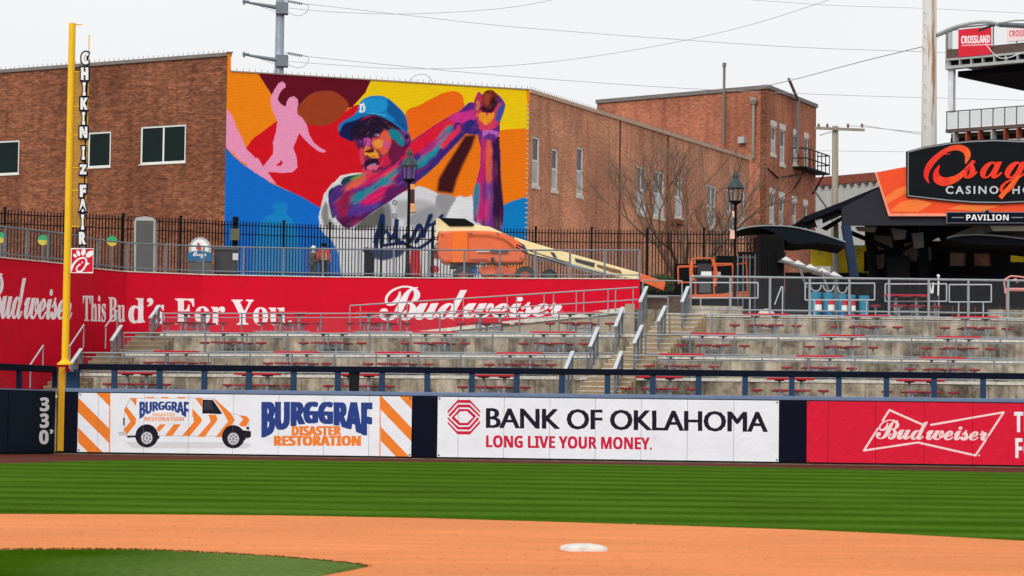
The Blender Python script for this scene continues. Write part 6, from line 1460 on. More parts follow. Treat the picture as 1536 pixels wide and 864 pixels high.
# ================================================================== TREES AND HEDGE
def bare_tree(label, px, ybase, D, zb, h, seed, group=None, stems=4, spread=.5, depth=6, r0=.13, twigs=True):
    rn = random.Random(seed); base = gp(px, D, zb); t = thing('bare_tree', label, 'tree', base); T, Bq = MB(), MB()
    def grow(p, d, L, r, lev):
        q = p; nseg = 3
        for k in range(nseg):
            d = (d + Vector((rn.uniform(-.16, .16), rn.uniform(-.16, .16), rn.uniform(-.02, .13)))).normalized(); q2 = q + d * (L / nseg)
            (T if lev < 2 else Bq).tube(q, q2, r * (1 - .22 * k / nseg), r * (1 - .22 * (k + 1) / nseg), n=5 if lev < 2 else 3, caps=False); q = q2
            if lev < depth and rn.random() < .36 and lev > 0: side(q, d, L * .62, r * .5, lev + 1)
        if lev < depth:
            for _ in range(2): side(q, d, L * rn.uniform(.62, .82), r * .62, lev + 1)
    def side(q, d, L, r, lev):
        a = Vector((rn.uniform(-1, 1), rn.uniform(-1, 1), rn.uniform(-.3, .6))).normalized(); grow(q, (d + a * rn.uniform(.35, .75)).normalized(), L, max(r, .009), lev)
    for s in range(stems):
        a = 2 * math.pi * s / stems + rn.random(); grow(base + Vector((math.cos(a) * .15, math.sin(a) * .15, 0)), Vector((math.cos(a) * spread, math.sin(a) * spread, 1)).normalized(), h * .32, r0, 0)
    T.build('trunk', m_bark, t, smooth=True); o = Bq.build('branches', m_bark, t); tag(o, kind='stuff'); return t
bare_tree('bare many-stemmed tree spreading in front of the right brick wall', 1026, 405, 140.5, 8.6, 8.6, 5, spread=.6, stems=7, depth=5, r0=.115)
bare_tree('smaller bare tree leaning out beside the black kiosk', 1092, 405, 142, 8.6, 5.6, 11, spread=.85, stems=6, depth=5, r0=.08)
bare_tree('thin bare treetop showing beside the concrete mast', 1350, 300, 250, 8.6, 15.5, 3, spread=.35, stems=2, depth=6, r0=.16)
hd = MB(); rn = random.Random(8)
for _ in range(2600):
    px, D = rn.uniform(962, 1012), rn.uniform(134.5, 136.5); top = 8.85 + .35 * math.sin((px - 962) / 50 * math.pi) ** .5; c = gp(px, D, rn.uniform(8.0, top)); r = rn.uniform(.04, .1)
    a = Vector((rn.uniform(-1, 1), rn.uniform(-1, 1), rn.uniform(-1, 1))).normalized(); e = a.orthogonal().normalized(); hd.add([c + e * r, c + a * r * .6, c - e * r], [(0, 1, 2)])
tag(hd.build('hedge', m_hedge), 'small dark green hedge behind the tip of the lowered boom', 'hedge', kind='stuff')

# ================================================================== POLES AND WIRES
def wire(label, pts, D0, D1, r=.019, sag=0):
    n = len(pts); v = []
    for i, (x, y) in enumerate(pts): v.append(at(x, y, D0 + (D1 - D0) * (x - pts[0][0]) / ((pts[-1][0] - pts[0][0]) or 1)))
    b = MB(); b.path(v, r, n=5); tag(b.build('power_line', m_wire), label, 'power line')
sp = thing('steel_pole', 'grey steel power pole with short cross arms rising behind the mural', 'utility pole', gp(419, 178, 9.1))
b = MB(); pb, ptp = at(418.5, 112, 178), at(422, -60, 178); xx = ptp.x; b.lathe((at(419.5, 60, 178).x, 178, 9.1), [(.40, 0), (.27, ptp.z - 9.1)], 12); b.build('pole_shaft', M('blue grey steel', rgb(142, 152, 162), .5, metal=.2), sp, smooth=True)
for y0, y1, y2 in ((3, 10, 6), (82, 89, 84)):
    b = MB(); b.tube(at(414, y1 + 1, 177.6), at(368, y0, 177.6), .15, .07, n=8); b.build('cross_arm', m_galv_d, sp)
    b = MB(); px_box(b, 413.5, y1 - 7, 431, y1 + 10, 177.5, .8); b.build('bracket', m_galv_d, sp)
    b = MB(); b.tube(at(364, y0 - 1, 177.6), at(374, y0, 177.6), .1, n=6); b.tube(at(366, y0 - 4, 177.6), at(366, y0 + 4, 177.6), .07, n=6); b.build('insulator', m_galv_d, sp)
    b = MB()
    for k in range(8): p = at(433 + k * 2.7, y2 - 4 + k * .5, 177.2); b.tube(p - Vector((.03, 0, 0)), p + Vector((.03, 0, 0)), .1, n=8)
    b.tube(at(428, y2 - 5, 177.2), at(462, y2 + .8, 177.2), .03); b.build('insulator', m_galv_d, sp)
    b = MB(); b.path([at(x, y, 177.2) for x, y in spline([(463, y2 + 1), (461, y2 + 11), (450, y2 + 17.5), (440, y2 + 16), (428, y2 + 11)], False)], .02, n=4); b.build('jumper_wire', m_wire, sp)
    b = MB(); b.path([at(x, y, 177.6) for x, y in spline([(390, y0 + 6), (402, y0 + 11), (412, y0 + 14)], False)], .015, n=4); b.build('jumper_wire', m_wire, sp)
wire('long thin power line crossing the sky from the steel pole to the concrete mast', spline([(462, 6), (620, 24), (768, 40), (1000, 58), (1200, 71), (1392, 78), (1560, 86)], False), 177, 165)
wire('faint power line rising to the top of the sky right of the steel pole', spline([(432, 12), (500, 18), (600, 21), (700, 17), (780, 9), (845, -4)], False), 177, 178)
wire('power line running just above the mural towards the far brick building', spline([(463, 85), (640, 103), (800, 117), (1000, 131), (1145, 138), (1300, 144), (1560, 151)], False), 177, 215)
wire('power line dipping behind the mural top and rising steeply to the right', spline([(432, 92), (500, 97), (600, 103), (720, 101), (850, 90), (1000, 66), (1130, 36), (1255, -4)], False), 177, 160)
wire('cable running up from the tall brick building to the concrete mast', spline([(1140, 131), (1200, 117), (1290, 93), (1384, 70)], False), 199, 140.6, .03)
wire('faint power line high over the concrete mast', spline([(1090, -3), (1250, 8), (1400, 13), (1560, 21)], False), 170, 165, .015)
wire('curved cable arching above the yellow part of the mural', spline([(612, 124), (620, 115), (632, 111), (642, 114), (650, 125)], False), 152, 153.5, .02)
up_ = thing('wooden_pole', 'weathered wooden utility pole with a cross arm right of the brick building', 'utility pole', gp(1252.5, 172, 8.6))
b = MB(); tp = at(1253, 189, 172); b.lathe((tp.x, 172, 8.6), [(.24, 0), (.2, tp.z - 8.6)], 10); b.build('pole_shaft', m_wood, up_, smooth=True)
b = MB(); b.beam(at(1222, 192, 171.7), at(1297, 195, 171.7), .14, .17); b.build('cross_arm', m_wood, up_)
for x in (1228, 1241, 1272, 1293): b = MB(); p = at(x, 189, 171.7); b.lathe(p + Vector((0, 0, -.1)), [(.07, 0), (.09, .12), (.05, .26)], 8); b.build('insulator', m_bark, up_)
b = MB(); b.tube(at(1229, 203, 171.7), at(1250, 197, 171.7), .03); b.build('arm_brace', m_wood, up_)
wire('pair of wires from the wooden pole to the concrete mast', [(1272, 188), (1384, 199)], 171.7, 165, .02); wire('lower wire from the wooden pole to the concrete mast', [(1295, 188), (1384, 202)], 171.7, 165, .02)
wire('thin wire crossing low behind the wooden pole', [(1222, 226), (1300, 227), (1384, 228)], 175, 172, .015)
b = MB(); b.path([at(1221, 285, 170), at(1243, 316, 168)], .05); tag(b.build('guy_wire', m_bin), 'dark guy wire slanting in front of the pale low building', 'cable')
# tall concrete mast
mast_m, N, L, P = base_mat('weathered mast concrete'); P.inputs['Roughness'].default_value = .85
t_ = N.new('ShaderNodeTexCoord'); mp = N.new('ShaderNodeMapping'); mp.inputs['Scale'].default_value = (3.2, 1, .14); nn = N.new('ShaderNodeTexNoise'); nn.inputs['Scale'].default_value = 1.5; nn.inputs['Detail'].default_value = 7
L.new(t_.outputs['Object'], mp.inputs['Vector']); L.new(mp.outputs[0], nn.inputs['Vector']); rp = N.new('ShaderNodeValToRGB'); e = rp.color_ramp.elements; e[0].position = .33; e[0].color = rgb(150, 106, 66); e[1].position = .42; e[1].color = rgb(196, 193, 186)
L.new(nn.outputs['Fac'], rp.inputs['Fac']); L.new(rp.outputs[0], P.inputs['Base Color'])
ms = thing('concrete_mast', 'tall thick grey mast with rust streaks standing behind the casino sign', 'mast', gp(1394.5, 141, ZL[4]))
mx_ = at(1394, 110, 141).x; mt = at(1394, -60, 141).z
b = MB(); b.lathe((mx_, 141, ZL[4]), [(.47, 0), (.36, mt - ZL[4])], 20); b.build('mast_shaft', mast_m, ms, smooth=True)
rsm, N, L, P = base_mat('rust stain'); P.inputs['Base Color'].default_value = rgb(178, 122, 70); P.inputs['Roughness'].default_value = .9
t_ = N.new('ShaderNodeTexCoord'); mp = N.new('ShaderNodeMapping'); mp.inputs['Scale'].default_value = (9, 1, .5); nn = N.new('ShaderNodeTexNoise'); nn.inputs['Scale'].default_value = 1.5; nn.inputs['Detail'].default_value = 8
L.new(t_.outputs['Object'], mp.inputs['Vector']); L.new(mp.outputs[0], nn.inputs['Vector']); mr = N.new('ShaderNodeMapRange'); mr.inputs['From Min'].default_value = .42; mr.inputs['From Max'].default_value = .62; L.new(nn.outputs['Fac'], mr.inputs['Value']); L.new(mr.outputs[0], P.inputs['Alpha'])
b = MB(); nq = 8
for k in range(nq):
    a0 = math.radians(278 + 26 * k / nq); a1 = math.radians(278 + 26 * (k + 1) / nq); z0_, z1_ = at(1399, 190, 141).z, at(1399, -20, 141).z
    R0_ = .47 + (.36 - .47) * (z0_ - ZL[4]) / (mt - ZL[4]) + .008; R1_ = .47 + (.36 - .47) * (z1_ - ZL[4]) / (mt - ZL[4]) + .008
    b.add([(mx_ + R0_ * math.cos(a0), 141 + R0_ * math.sin(a0), z0_), (mx_ + R0_ * math.cos(a1), 141 + R0_ * math.sin(a1), z0_), (mx_ + R1_ * math.cos(a1), 141 + R1_ * math.sin(a1), z1_), (mx_ + R1_ * math.cos(a0), 141 + R1_ * math.sin(a0), z1_)], [(0, 1, 2, 3)])
b.build('rust_streak', rsm, ms)
b = MB()
for y in (20, 38, 55, 75, 100, 128, 150, 172, 190): p = at(1387, y, 140.6); b.tube(p, p + Vector((-.0, -.12, 0)), .03, n=5)
b.build('step_bolts', m_galv_d, ms)
b = MB(); b.path([at(x, y, 140.8) for x, y in spline([(1405, 52), (1425, 43), (1450, 36), (1478, 33), (1497, 36)], False)], .1, n=6); b.build('curved_arm', m_girder, ms)
b = MB(); b.path([at(x, y, 140.8) for x, y in [(1405, 55), (1440, 41), (1490, 36.5)]], .05, n=6); b.build('curved_arm', m_galv_d, ms)
b = MB()
for k in range(16): p = at(1499 + k * 2.6, 37 + k * .12, 140.8); b.tube(p - Vector((.03, 0, 0)), p + Vector((.03, 0, 0)), .14, n=8)
b.tube(at(1494, 36.6, 140.8), at(1560, 38, 140.8), .05); b.build('insulator', m_galv_d, ms)
b = MB(); b.path([at(x, y, 140.8) for x, y in [(1468, 46), (1480, 41.5), (1492, 37)]], .07, n=6); b.build('insulator', m_bin, ms)
b = MB(); b.path([at(1497, 35, 140.8), at(1520, 31, 140.8), at(1560, 29, 140.8)], .05, n=5); b.build('strut', m_girder, ms)
b = MB(); b.path([at(x, y, 140.8) for x, y in spline([(1478, 65), (1488, 78), (1500, 87), (1515, 86), (1530, 80)], False)], .025, n=4); b.build('loop_cable', m_white, ms)

# ================================================================== UPPER STADIUM DECK
DK = Plane(gp(1417, 160), gp(1760, 150.5)); dk = thing('stadium_deck', 'two storey open stadium deck with girders at the upper right', 'building', gp(1417, 160, ZL[4]))
zk = lambda y: DK.hit(1420, y)[1]
uk = lambda x, y=100: DK.hit(x, y)[0]
def dbox(name, x0, x1, y0, y1, f, k, mat): b = MB(); obox(b, DK, uk(x0, (y0 + y1) / 2) if x0 else 0, uk(x1, (y0 + y1) / 2) if x1 else DK.L, zk(y1), zk(y0), f, k); return b.build(name, mat, dk)
dbox('fascia', None, None, 74.5, 88, 0, -.3, m_brown); dbox('girder_flange', None, None, 88.3, 91.5, .12, -.4, m_girder); dbox('girder_flange', None, None, 99.5, 104, .12, -.4, m_girder)
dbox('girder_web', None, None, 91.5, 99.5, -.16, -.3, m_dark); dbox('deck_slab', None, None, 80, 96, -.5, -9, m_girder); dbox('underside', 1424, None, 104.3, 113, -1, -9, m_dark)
for k in range(18): u = .15 + k * .78; obox(MB(), DK, u, u + .08, zk(99.5), zk(91.5), .1, -.15).build('stiffener', m_girder, dk)
b = MB(); u = uk(1424.5); obox(b, DK, u - .18, u + .18, zk(168), zk(104), -.1, -.4); b.build('column', M('white column', rgb(214, 216, 220), .5), dk)
b = MB(); obox(b, DK, -.1, .25, zk(104), zk(46), -.05, -.3); b.build('end_post', m_wall_grey, dk)
m_rail2 = M('pale balcony panel', rgb(206, 210, 210), .4, var=.05); m_rail2.node_tree.nodes['Principled BSDF'].inputs['Alpha'].default_value = .45
m_rail3 = M('clear balcony panel', rgb(220, 224, 226), .3, var=.05); m_rail3.node_tree.nodes['Principled BSDF'].inputs['Alpha'].default_value = .25
for k in range(17):
    u = .05 + k * .79
    obox(MB(), DK, u - .025, u + .025, zk(194), zk(168), .02, -.03).build('rail_post', m_cabinet, dk)
    obox(MB(), DK, u + .03, u + .76, zk(193), zk(169.5), .0, -.012).build('balustrade_panel', m_rail2, dk)
    if k not in (1, 2): obox(MB(), DK, u + .03, u + .76, zk(73), zk(49), .0, -.012).build('balustrade_panel', m_rail3, dk)
    if k in (0, 3, 4, 6, 8, 10): obox(MB(), DK, u - .03, u + .03, zk(74), zk(47), .02, -.03).build('rail_post', m_cabinet, dk)
dbox('hand_rail', None, None, 167, 168.5, .04, -.04, m_cabinet); dbox('hand_rail', None, None, 46, 47.2, .03, -.03, m_galv)
dbox('fascia', None, None, 194, 199, .05, -.4, m_brown); dbox('soffit', None, None, 199.3, 206, -.6, -9, m_brown)
for k in range(16): u = .5 + k * .86; obox(MB(), DK, u, u + .1, zk(214), zk(199.2), .05, -.5).build('joist_end', m_rust if k % 3 else m_girder, dk)
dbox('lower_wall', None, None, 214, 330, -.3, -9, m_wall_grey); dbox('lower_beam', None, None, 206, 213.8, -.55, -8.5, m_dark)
cv = Canvas(1430, 34, 1560, 90, 8, rgb(214, 40, 56)); cv.text('CROSSLAND', None, rgb(246, 226, 230), 'sans', (.5, .2), .95, warp=lambda u, v: (1442 + 43 * u, 54 - 1.5 * u + v * 11.5))
cv.poly([(1442, 67.5), (1486, 66), (1486, 67.5), (1442, 69)], rgb(236, 190, 196)); cv.text('CONSTRUCTION', None, rgb(232, 180, 186), 'sans', (.1, 0), .95, warp=lambda u, v: (1444 + 38 * u, 72 - 1 * u + v * 3.5)) if False else None
cv.poly([(1505, 30), (1560, 30), (1560, 90), (1505, 90)], rgb(236, 214, 216)); cv.text('CROSSLAND', None, rgb(214, 90, 100), 'sans', (.3, .1), .95, warp=lambda u, v: (1514 + 43 * u, 46 - 1.5 * u + v * 9))
for x0, x1, y0, y1, lab in ((1439.5, 1488.5, 43, 84, 'red CROSSLAND banner hanging on the upper deck railing'), (1512, 1558, 41, 61, 'pale banner at the right edge of the upper deck railing')):
    t = thing('deck_banner', lab, 'banner', DK.pt(uk(x0, 60), 0, 0)); m_ = (x0 + x1) / 2
    printed_panel('banner_sheet', DK, uk(x0, 60), uk(x1, 60), DK.hit(m_, y1)[1], DK.hit(m_, y0)[1], cv, m_print, t, off=.16, thick=.03, cell=.012)

# ================================================================== PAVILION
DV = 128.0; PV = planeY(DV)
pv = thing('pavilion', 'dark steel pavilion with charcoal fascia and navy columns at the right', 'pavilion', gp(1400, DV, ZL[4]))
def pr(name, pts, Y, dep, mat, parent=pv, bevel=0): b = MB(); b.prism_px(pts[::-1], Y, dep); return b.build(name, mat, parent, bevel=bevel)
pr('fascia', [(1262, 312), (1317, 283), (1345, 270), (1620, 270), (1620, 338), (1264, 338)], DV, .35, m_fasc)
pr('roof', [(1202, 330), (1206, 325), (1262, 303), (1320, 279), (1350, 262), (1620, 262), (1620, 269.6), (1345, 269.6), (1317, 282.6), (1262, 311.6), (1207, 334)], DV + .02, 8.5, m_canv_d)
pr('roof_truss', [(1206, 334), (1264, 313), (1264, 322), (1212, 345)], DV + .3, .2, m_dark); pr('roof_truss', [(1232, 342), (1264, 324), (1264, 330), (1240, 346)], DV + 2, .2, m_dark)
m_navc = M('navy column paint', rgb(16, 40, 72), .45, var=.1)
pr('column', [(1263, 338), (1276, 338), (1289, 418), (1276, 418), ], DV - .1, .45, m_navc)
for q, Y in (((1298, 340, 1309, 340, 1321, 440, 1307, 440), DV + 4), ((1338, 340, 1350, 340, 1354, 440, 1341, 440), DV + 7.5), ((1452, 352, 1460, 352, 1464, 440, 1454, 440), DV + 7.5), ((1380, 340, 1392, 340, 1394, 440, 1380, 440), DV + 4.5)):
    pr('column', [(q[i], q[i + 1]) for i in range(0, 8, 2)], Y, .4, m_dark)
for q in (((1276, 345), (1340, 372), (1340, 378), (1276, 352)), ((1300, 345), (1380, 352), (1380, 357), (1300, 351)), ((1400, 345), (1345, 378), (1345, 384), (1400, 352))): pr('brace', list(q), DV + 3.5, .2, m_dark)
# back wall inside, with windows to the brick street beyond
bwz = (at(1400, 340, DV + 9).z, ZL[4])
PB = planeY(DV + 9); HB = [win_rect(PB, *r) for r in ((1425, 371, 1450, 399), (1454, 369, 1487, 399), (1516, 370, 1538, 393), (1352, 372, 1376, 392))]
u0, u1 = PB.hit(1297, 380)[0], PB.hit(1640, 380)[0]
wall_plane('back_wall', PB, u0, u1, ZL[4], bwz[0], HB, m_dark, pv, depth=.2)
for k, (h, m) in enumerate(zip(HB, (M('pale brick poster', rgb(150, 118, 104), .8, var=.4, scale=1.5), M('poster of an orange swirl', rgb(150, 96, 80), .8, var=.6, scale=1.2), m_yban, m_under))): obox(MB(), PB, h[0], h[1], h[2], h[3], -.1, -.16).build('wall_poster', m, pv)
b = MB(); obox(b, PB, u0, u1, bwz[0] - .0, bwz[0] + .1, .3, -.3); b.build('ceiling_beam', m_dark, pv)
b = MB(); c0, c1 = gp(1345, DV + 5), gp(1640, DV + 5); b.box(((c0.x + c1.x) / 2, DV + 6, ZL[4] + .62), (c1.x - c0.x, 2.0, 1.24)); b.build('bar_counter', M('dark brown bar wood', rgb(44, 24, 20), .7, var=.3, stretch=(3, 1, 1)), pv)
for x in (1366, 1396, 1428, 1462, 1500): c0 = gp(x, DV + 4.9); b = MB(); b.box((c0.x, DV + 4.92, ZL[4] + .6), (.06, .1, 1.2)); b.build('counter_batten', m_redbrown, pv)
pr('speaker_box', [(1331, 385), (1364, 383), (1365, 416), (1332, 418)], DV + 3, .6, m_black)
for q in ((1310, 356, 1330, 352, 1338, 372, 1318, 376), (1356, 366, 1374, 362, 1378, 384, 1362, 388), (1296, 372, 1306, 370, 1308, 402, 1298, 404), (1312, 384, 1328, 380, 1326, 402, 1314, 404), (1384, 372, 1396, 370, 1398, 390, 1388, 392)):
    pr('stone_patch', [(q[i], q[i + 1]) for i in range(0, 8, 2)], DV + 8.8, .08, m_under)
# hanging canvas panels and speakers below the roof
for q, Y, m, lab in (((1337, 342, 1360, 345, 1358, 358, 1342, 360), DV + 1.5, m_cabinet, 0), ((1368, 350, 1385, 348, 1386, 371, 1372, 373), DV + 1.8, m_cabinet, 0), ((1284, 340, 1316, 340, 1312, 348, 1288, 346), DV + 1, m_under, 0)):
    pr('ceiling_baffle', [(q[i], q[i + 1]) for i in range(0, 8, 2)], Y, .3, m)
pr('stone_patch', [(1355, 378), (1375, 374), (1376, 392), (1360, 386)], DV + 8.7, .1, m_under); pr('spotlight', [(1399, 361), (1408, 356), (1411, 361)], DV + 2, .2, m_white)
pr('floodlight', [(1222, 330), (1233, 328), (1234, 337), (1226, 341)], DV + .2, .4, m_girder); pr('tarpaulin', [(1300, 348), (1336, 352), (1340, 372), (1312, 366)], DV + 5.5, .1, m_under); pr('cloth_patch', [(1296, 378), (1308, 372), (1310, 404), (1296, 408)], DV + 6.5, .1, m_under)
# orange sign backing, casino sign and name plate
sb = thing('orange_sign_panel', 'slanted orange panel with pale rays behind the black casino sign', 'sign', at(1320, 300, DV))
def prs(name, pts, off, th, mat, parent): f_ = [PV.pt(*PV.hit(x, y), off) for x, y in pts[::-1]]; b = MB(); b.prism(f_, [p + Vector((0, th, 0)) for p in f_]); return b.build(name, mat, parent)
m_or1, m_or2 = M('sign orange red', rgb(236, 74, 24), .4, var=.06), M('sign pale orange', rgb(246, 120, 48), .4, var=.06); m_trim = M('pale orange trim', rgb(244, 150, 120), .4)
prs('panel', [(1312, 259.5), (1345, 253), (1375, 248), (1620, 248), (1620, 324.5), (1332.5, 324.5)], .20, .17, m_or1, sb)
for q in (((1327, 296), (1345, 284), (1362, 278), (1362, 288), (1330, 306)), ((1333, 318), (1350, 304), (1372, 298), (1398, 306), (1376, 319)), ((1420, 314), (1440, 308), (1500, 309), (1470, 318))): prs('ray', list(q), .215, .012, m_or2, sb)
prs('trim', [(1311, 259), (1314, 258.6), (1334.5, 320.8), (1432, 320.8), (1432, 324.8), (1332, 324.8)], .23, .02, m_trim, sb)
cs2 = thing('casino_sign', 'curved black sign reading Osage CASINO HOTEL in red orange and silver', 'sign', at(1440, 260, DV))
arcT = [(1358.5 + (x - 1358.5), 228 - 15.5 * math.sin(min(1, (x - 1358.5) / 130) * math.pi / 2)) for x in range(1359, 1490, 13)]
out_ = [(1358.5, 296), (1358.5, 228)] + [(1385, 221), (1420, 215), (1455, 211.5), (1490, 210), (1536, 212), (1580, 218), (1640, 230)] + [(1640, 290), (1580, 301), (1536, 305), (1500, 306.5), (1460, 306), (1420, 303), (1385, 299)]
cxm = 1480; sh = lambda k, dy: [(x + (cxm - x) * k, y + (257 - y) * dy) for x, y in out_]
prs('sign_rim', out_, .34, .28, m_blacks, cs2); prs('silver_line', sh(.012, .022), .355, .02, m_galv, cs2); prs('sign_face', sh(.022, .06), .37, .02, M('black sign face', rgb(10, 14, 20), .35, var=.3, scale=1.5), cs2)
SO = .375
m_sr, m_so = M('sign red', rgb(232, 26, 20), .4, var=.04), M('sign deep orange', rgb(240, 92, 26), .4, var=.04); ZS = zz(1340, 200, 6.173)
def swoosh(pts, ws, ms, name='script_stroke', off=SO):
    P_ = spline(pts, False, 6); n = len(P_); W = np.interp(np.linspace(0, 1, n), np.linspace(0, 1, len(ws)), ws)
    L1, L2 = [], []
    for i in range(n):
        a, c = P_[max(0, i - 1)], P_[min(n - 1, i + 1)]; d = math.hypot(c[0] - a[0], c[1] - a[1]) or 1; nx, ny = -(c[1] - a[1]) / d * W[i] / 2, (c[0] - a[0]) / d * W[i] / 2
        L1.append((P_[i][0] + nx, P_[i][1] + ny)); L2.append((P_[i][0] - nx, P_[i][1] - ny))
    m = len(ms); step = (n - 1) / m
    for k in range(m):
        i0, i1 = int(k * step), int((k + 1) * step) + (k < m - 1) * 0; i1 = min(i1 if k < m - 1 else n - 1, n - 1); b = MB()
        v = [PV.pt(*PV.hit(*p), off) for p in L1[i0:i1 + 1]] + [PV.pt(*PV.hit(*p), off) for p in L2[i0:i1 + 1]]; q = i1 - i0 + 1
        vb = [p + Vector((0, .03, 0)) for p in v]; fs = []
        for i in range(q - 1): fs += [(i, i + 1, q + i + 1, q + i), (2 * q + i + 1, 2 * q + i, 3 * q + i, 3 * q + i + 1), (i + 1, i, 2 * q + i, 2 * q + i + 1), (q + i, q + i + 1, 3 * q + i + 1, 3 * q + i)]
        b.add(v + vb, fs); b.build(name, ms[k], cs2)
G = [m_sr, M('sign red orange', rgb(236, 52, 22), .4), M('sign mid orange', rgb(240, 74, 24), .4), m_so]
swoosh(ZS(320, 470, 292, 400, 320, 310, 400, 220, 500, 155, 590, 140, 655, 165, 676, 215, 655, 290), [.8, 7, 9.5, 8, 7, 8.5, 10.5, 9, 1], G)
swoosh(ZS(415, 300, 385, 370, 400, 430, 460, 455, 560, 430, 640, 370, 700, 300, 745, 265), [1, 8, 13.5, 13, 10, 7, 5, 2.5], [G[0], G[1], G[2], G[0]], off=SO + .033)
swoosh(ZS(290, 320, 350, 250, 440, 205, 520, 200), [.4, 1.8, 1.8, .4], [G[0]], off=SO + .004)
text_mesh('script_lettering', 'sage', 'script', PV, (1441.5, 243, 1590, 290), G[1], cs2, off=SO + .07, thick=.02, offset=.006, warp=lambda u, v: (1441.5 + 125 * u, 241.5 + v * 50))
swoosh(ZS(1150, 400, 1080, 480, 1010, 560, 972, 605), [5, 6, 6.5, 7], [m_so], off=SO + .1)
text_mesh('lettering', 'CASINO', 'plain', PV, (1416.5, 280, 1495.5, 292), m_galv_l, cs2, off=SO, thick=.02, space=1.35, offset=.022); text_mesh('lettering', 'HOTEL', 'plain', PV, (1516.5, 280, 1582, 292), m_galv_l, cs2, off=SO, thick=.02, space=1.35, offset=.022)
np_ = thing('name_plate', 'small black plate reading PAVILION under the casino sign', 'sign', at(1480, 327, DV))
prs('plate_rim', [(1418, 318.5), (1474, 318.5), (1479, 314), (1484, 318.5), (1562, 318.5), (1562, 335.5), (1418, 335.5)], .30, .06, m_galv_d, np_); prs('plate', [(1419.3, 319.8), (1475, 319.8), (1479, 315.6), (1483, 319.8), (1561, 319.8), (1561, 334.3), (1419.3, 334.3)], .32, .03, m_padn, np_)
text_mesh('lettering', 'PAVILION', 'sans', PV, (1447.5, 322.5, 1511, 331.5), m_white, np_, off=.325, thick=.02, space=1.05, offset=.004)
for a, c in ((1426, 1444), (1515, 1533)): prs('dash', [(a, 326.4), (c, 326.4), (c, 327.6), (a, 327.6)], .34, .018, m_galv, np_)
# fabric canopies
def canopy(label, top, bot, Y, dep, mat, under, poles=()):
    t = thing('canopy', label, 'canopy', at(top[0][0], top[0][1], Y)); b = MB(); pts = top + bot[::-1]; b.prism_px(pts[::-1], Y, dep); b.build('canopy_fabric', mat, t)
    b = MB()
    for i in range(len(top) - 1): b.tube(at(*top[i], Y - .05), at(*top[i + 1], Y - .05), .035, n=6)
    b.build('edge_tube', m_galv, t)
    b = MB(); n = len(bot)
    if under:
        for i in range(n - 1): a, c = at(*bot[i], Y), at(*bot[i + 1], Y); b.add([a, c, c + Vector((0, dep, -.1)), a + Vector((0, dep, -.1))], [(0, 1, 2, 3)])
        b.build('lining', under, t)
    for x, y0, y1 in poles: b = MB(); b.tube(at(x, y0, Y + .5), (at(x, y0, Y + .5).x, Y + .5, ZL[4]), .05, n=8); b.build('pole', m_blacks, t)
    return t
canopy('wide dark canopy left of the pavilion over the black kiosk', spline([(1104, 346), (1122, 341), (1150, 338.5), (1190, 340.5), (1230, 350), (1268, 363)], False, 4), spline([(1104, 348), (1122, 343.5), (1146, 343), (1166, 352), (1190, 366), (1228, 364), (1268, 371)], False, 4), DV - 2, 3.2, m_canv_d, m_dark, ((1140, 360, 0),))
canopy('grey lined canopy under the right end of the pavilion', spline([(1420, 357), (1440, 353), (1475, 352), (1520, 356), (1580, 364)], False, 4), spline([(1422, 359), (1450, 365), (1490, 367), (1530, 368), (1580, 374)], False, 4), DV + 1.0, 5, m_canv_d, m_dark)
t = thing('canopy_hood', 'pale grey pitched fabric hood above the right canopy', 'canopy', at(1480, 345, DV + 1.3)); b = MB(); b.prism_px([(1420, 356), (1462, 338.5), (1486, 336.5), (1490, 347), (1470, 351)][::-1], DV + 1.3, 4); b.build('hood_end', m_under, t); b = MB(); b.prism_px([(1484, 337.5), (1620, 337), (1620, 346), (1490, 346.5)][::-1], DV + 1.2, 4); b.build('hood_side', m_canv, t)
t = thing('scalloped_awning', 'row of small white peaked tents running down beside the black kiosk', 'awning', at(1220, 400, DV + 1))
for k in range(5):
    x0 = 1172 + k * 18; y0 = 383 + k * 5.6; b = MB(); Yk = DV - 5
    a, c, d = at(x0, y0 + 6, Yk), at(x0 + 20, y0 + 10, Yk), at(x0 + 7, y0 + 1.5, Yk + 1.2); e = Vector((0, 2.6, 0)); b.add([a, c, c + e, a + e, d], [(0, 1, 4), (1, 2, 4), (2, 3, 4), (3, 0, 4), (3, 2, 1, 0)]); b.build('tent_top', m_canv, t)
b = MB(); b.beam(at(1176, 391, DV - 5), at(1264, 418, DV - 5), .06, .06); b.build('front_bar', m_galv, t)
for x, y in ((1206, 402), (1240, 410)): b = MB(); b.tube(at(x - 8, y - 4, DV - 5), at(x + 4, y + 30, DV - 5), .06); b.build('strut', m_galv_d, t)
for (x0, x1, y0, y1, Y, lab) in ((1216.5, 1249, 365, 399, DV + 6, 'yellow banner hanging left of the navy pavilion column'), (1258, 1304, 369, 416, DV + 6.5, 'yellow banner partly hidden behind the navy pavilion column')):
    t = thing('yellow_banner', lab, 'banner', at(x0, y1, Y)); b = MB(); px_box(b, x0, y0, x1, y1, Y, .05); b.build('banner_sheet', m_yban, t); b = MB(); b.tube(at(x0, y0, Y), at(x1, y0, Y), .04); b.build('banner_rod', m_galv, t)
    for k in range(3): b = MB(); px_box(b, x0 + 10, y0 + 6 + k * 4.5, x1 - 10 - k * 3, y0 + 7.4 + k * 4.5, Y - .01, .012); b.build('faded_print', m_wood, t)
t = thing('galvanised_post', 'grey round post standing between the two yellow banners', 'post', gp(1254, DV + 5.5, ZL[4])); b = MB(); c0 = gp(1254, DV + 5.5); b.tube((c0.x, c0.y, ZL[4]), at(1254, 336, DV + 5.5), .13, n=10); b.build('post_shaft', m_galv, t)
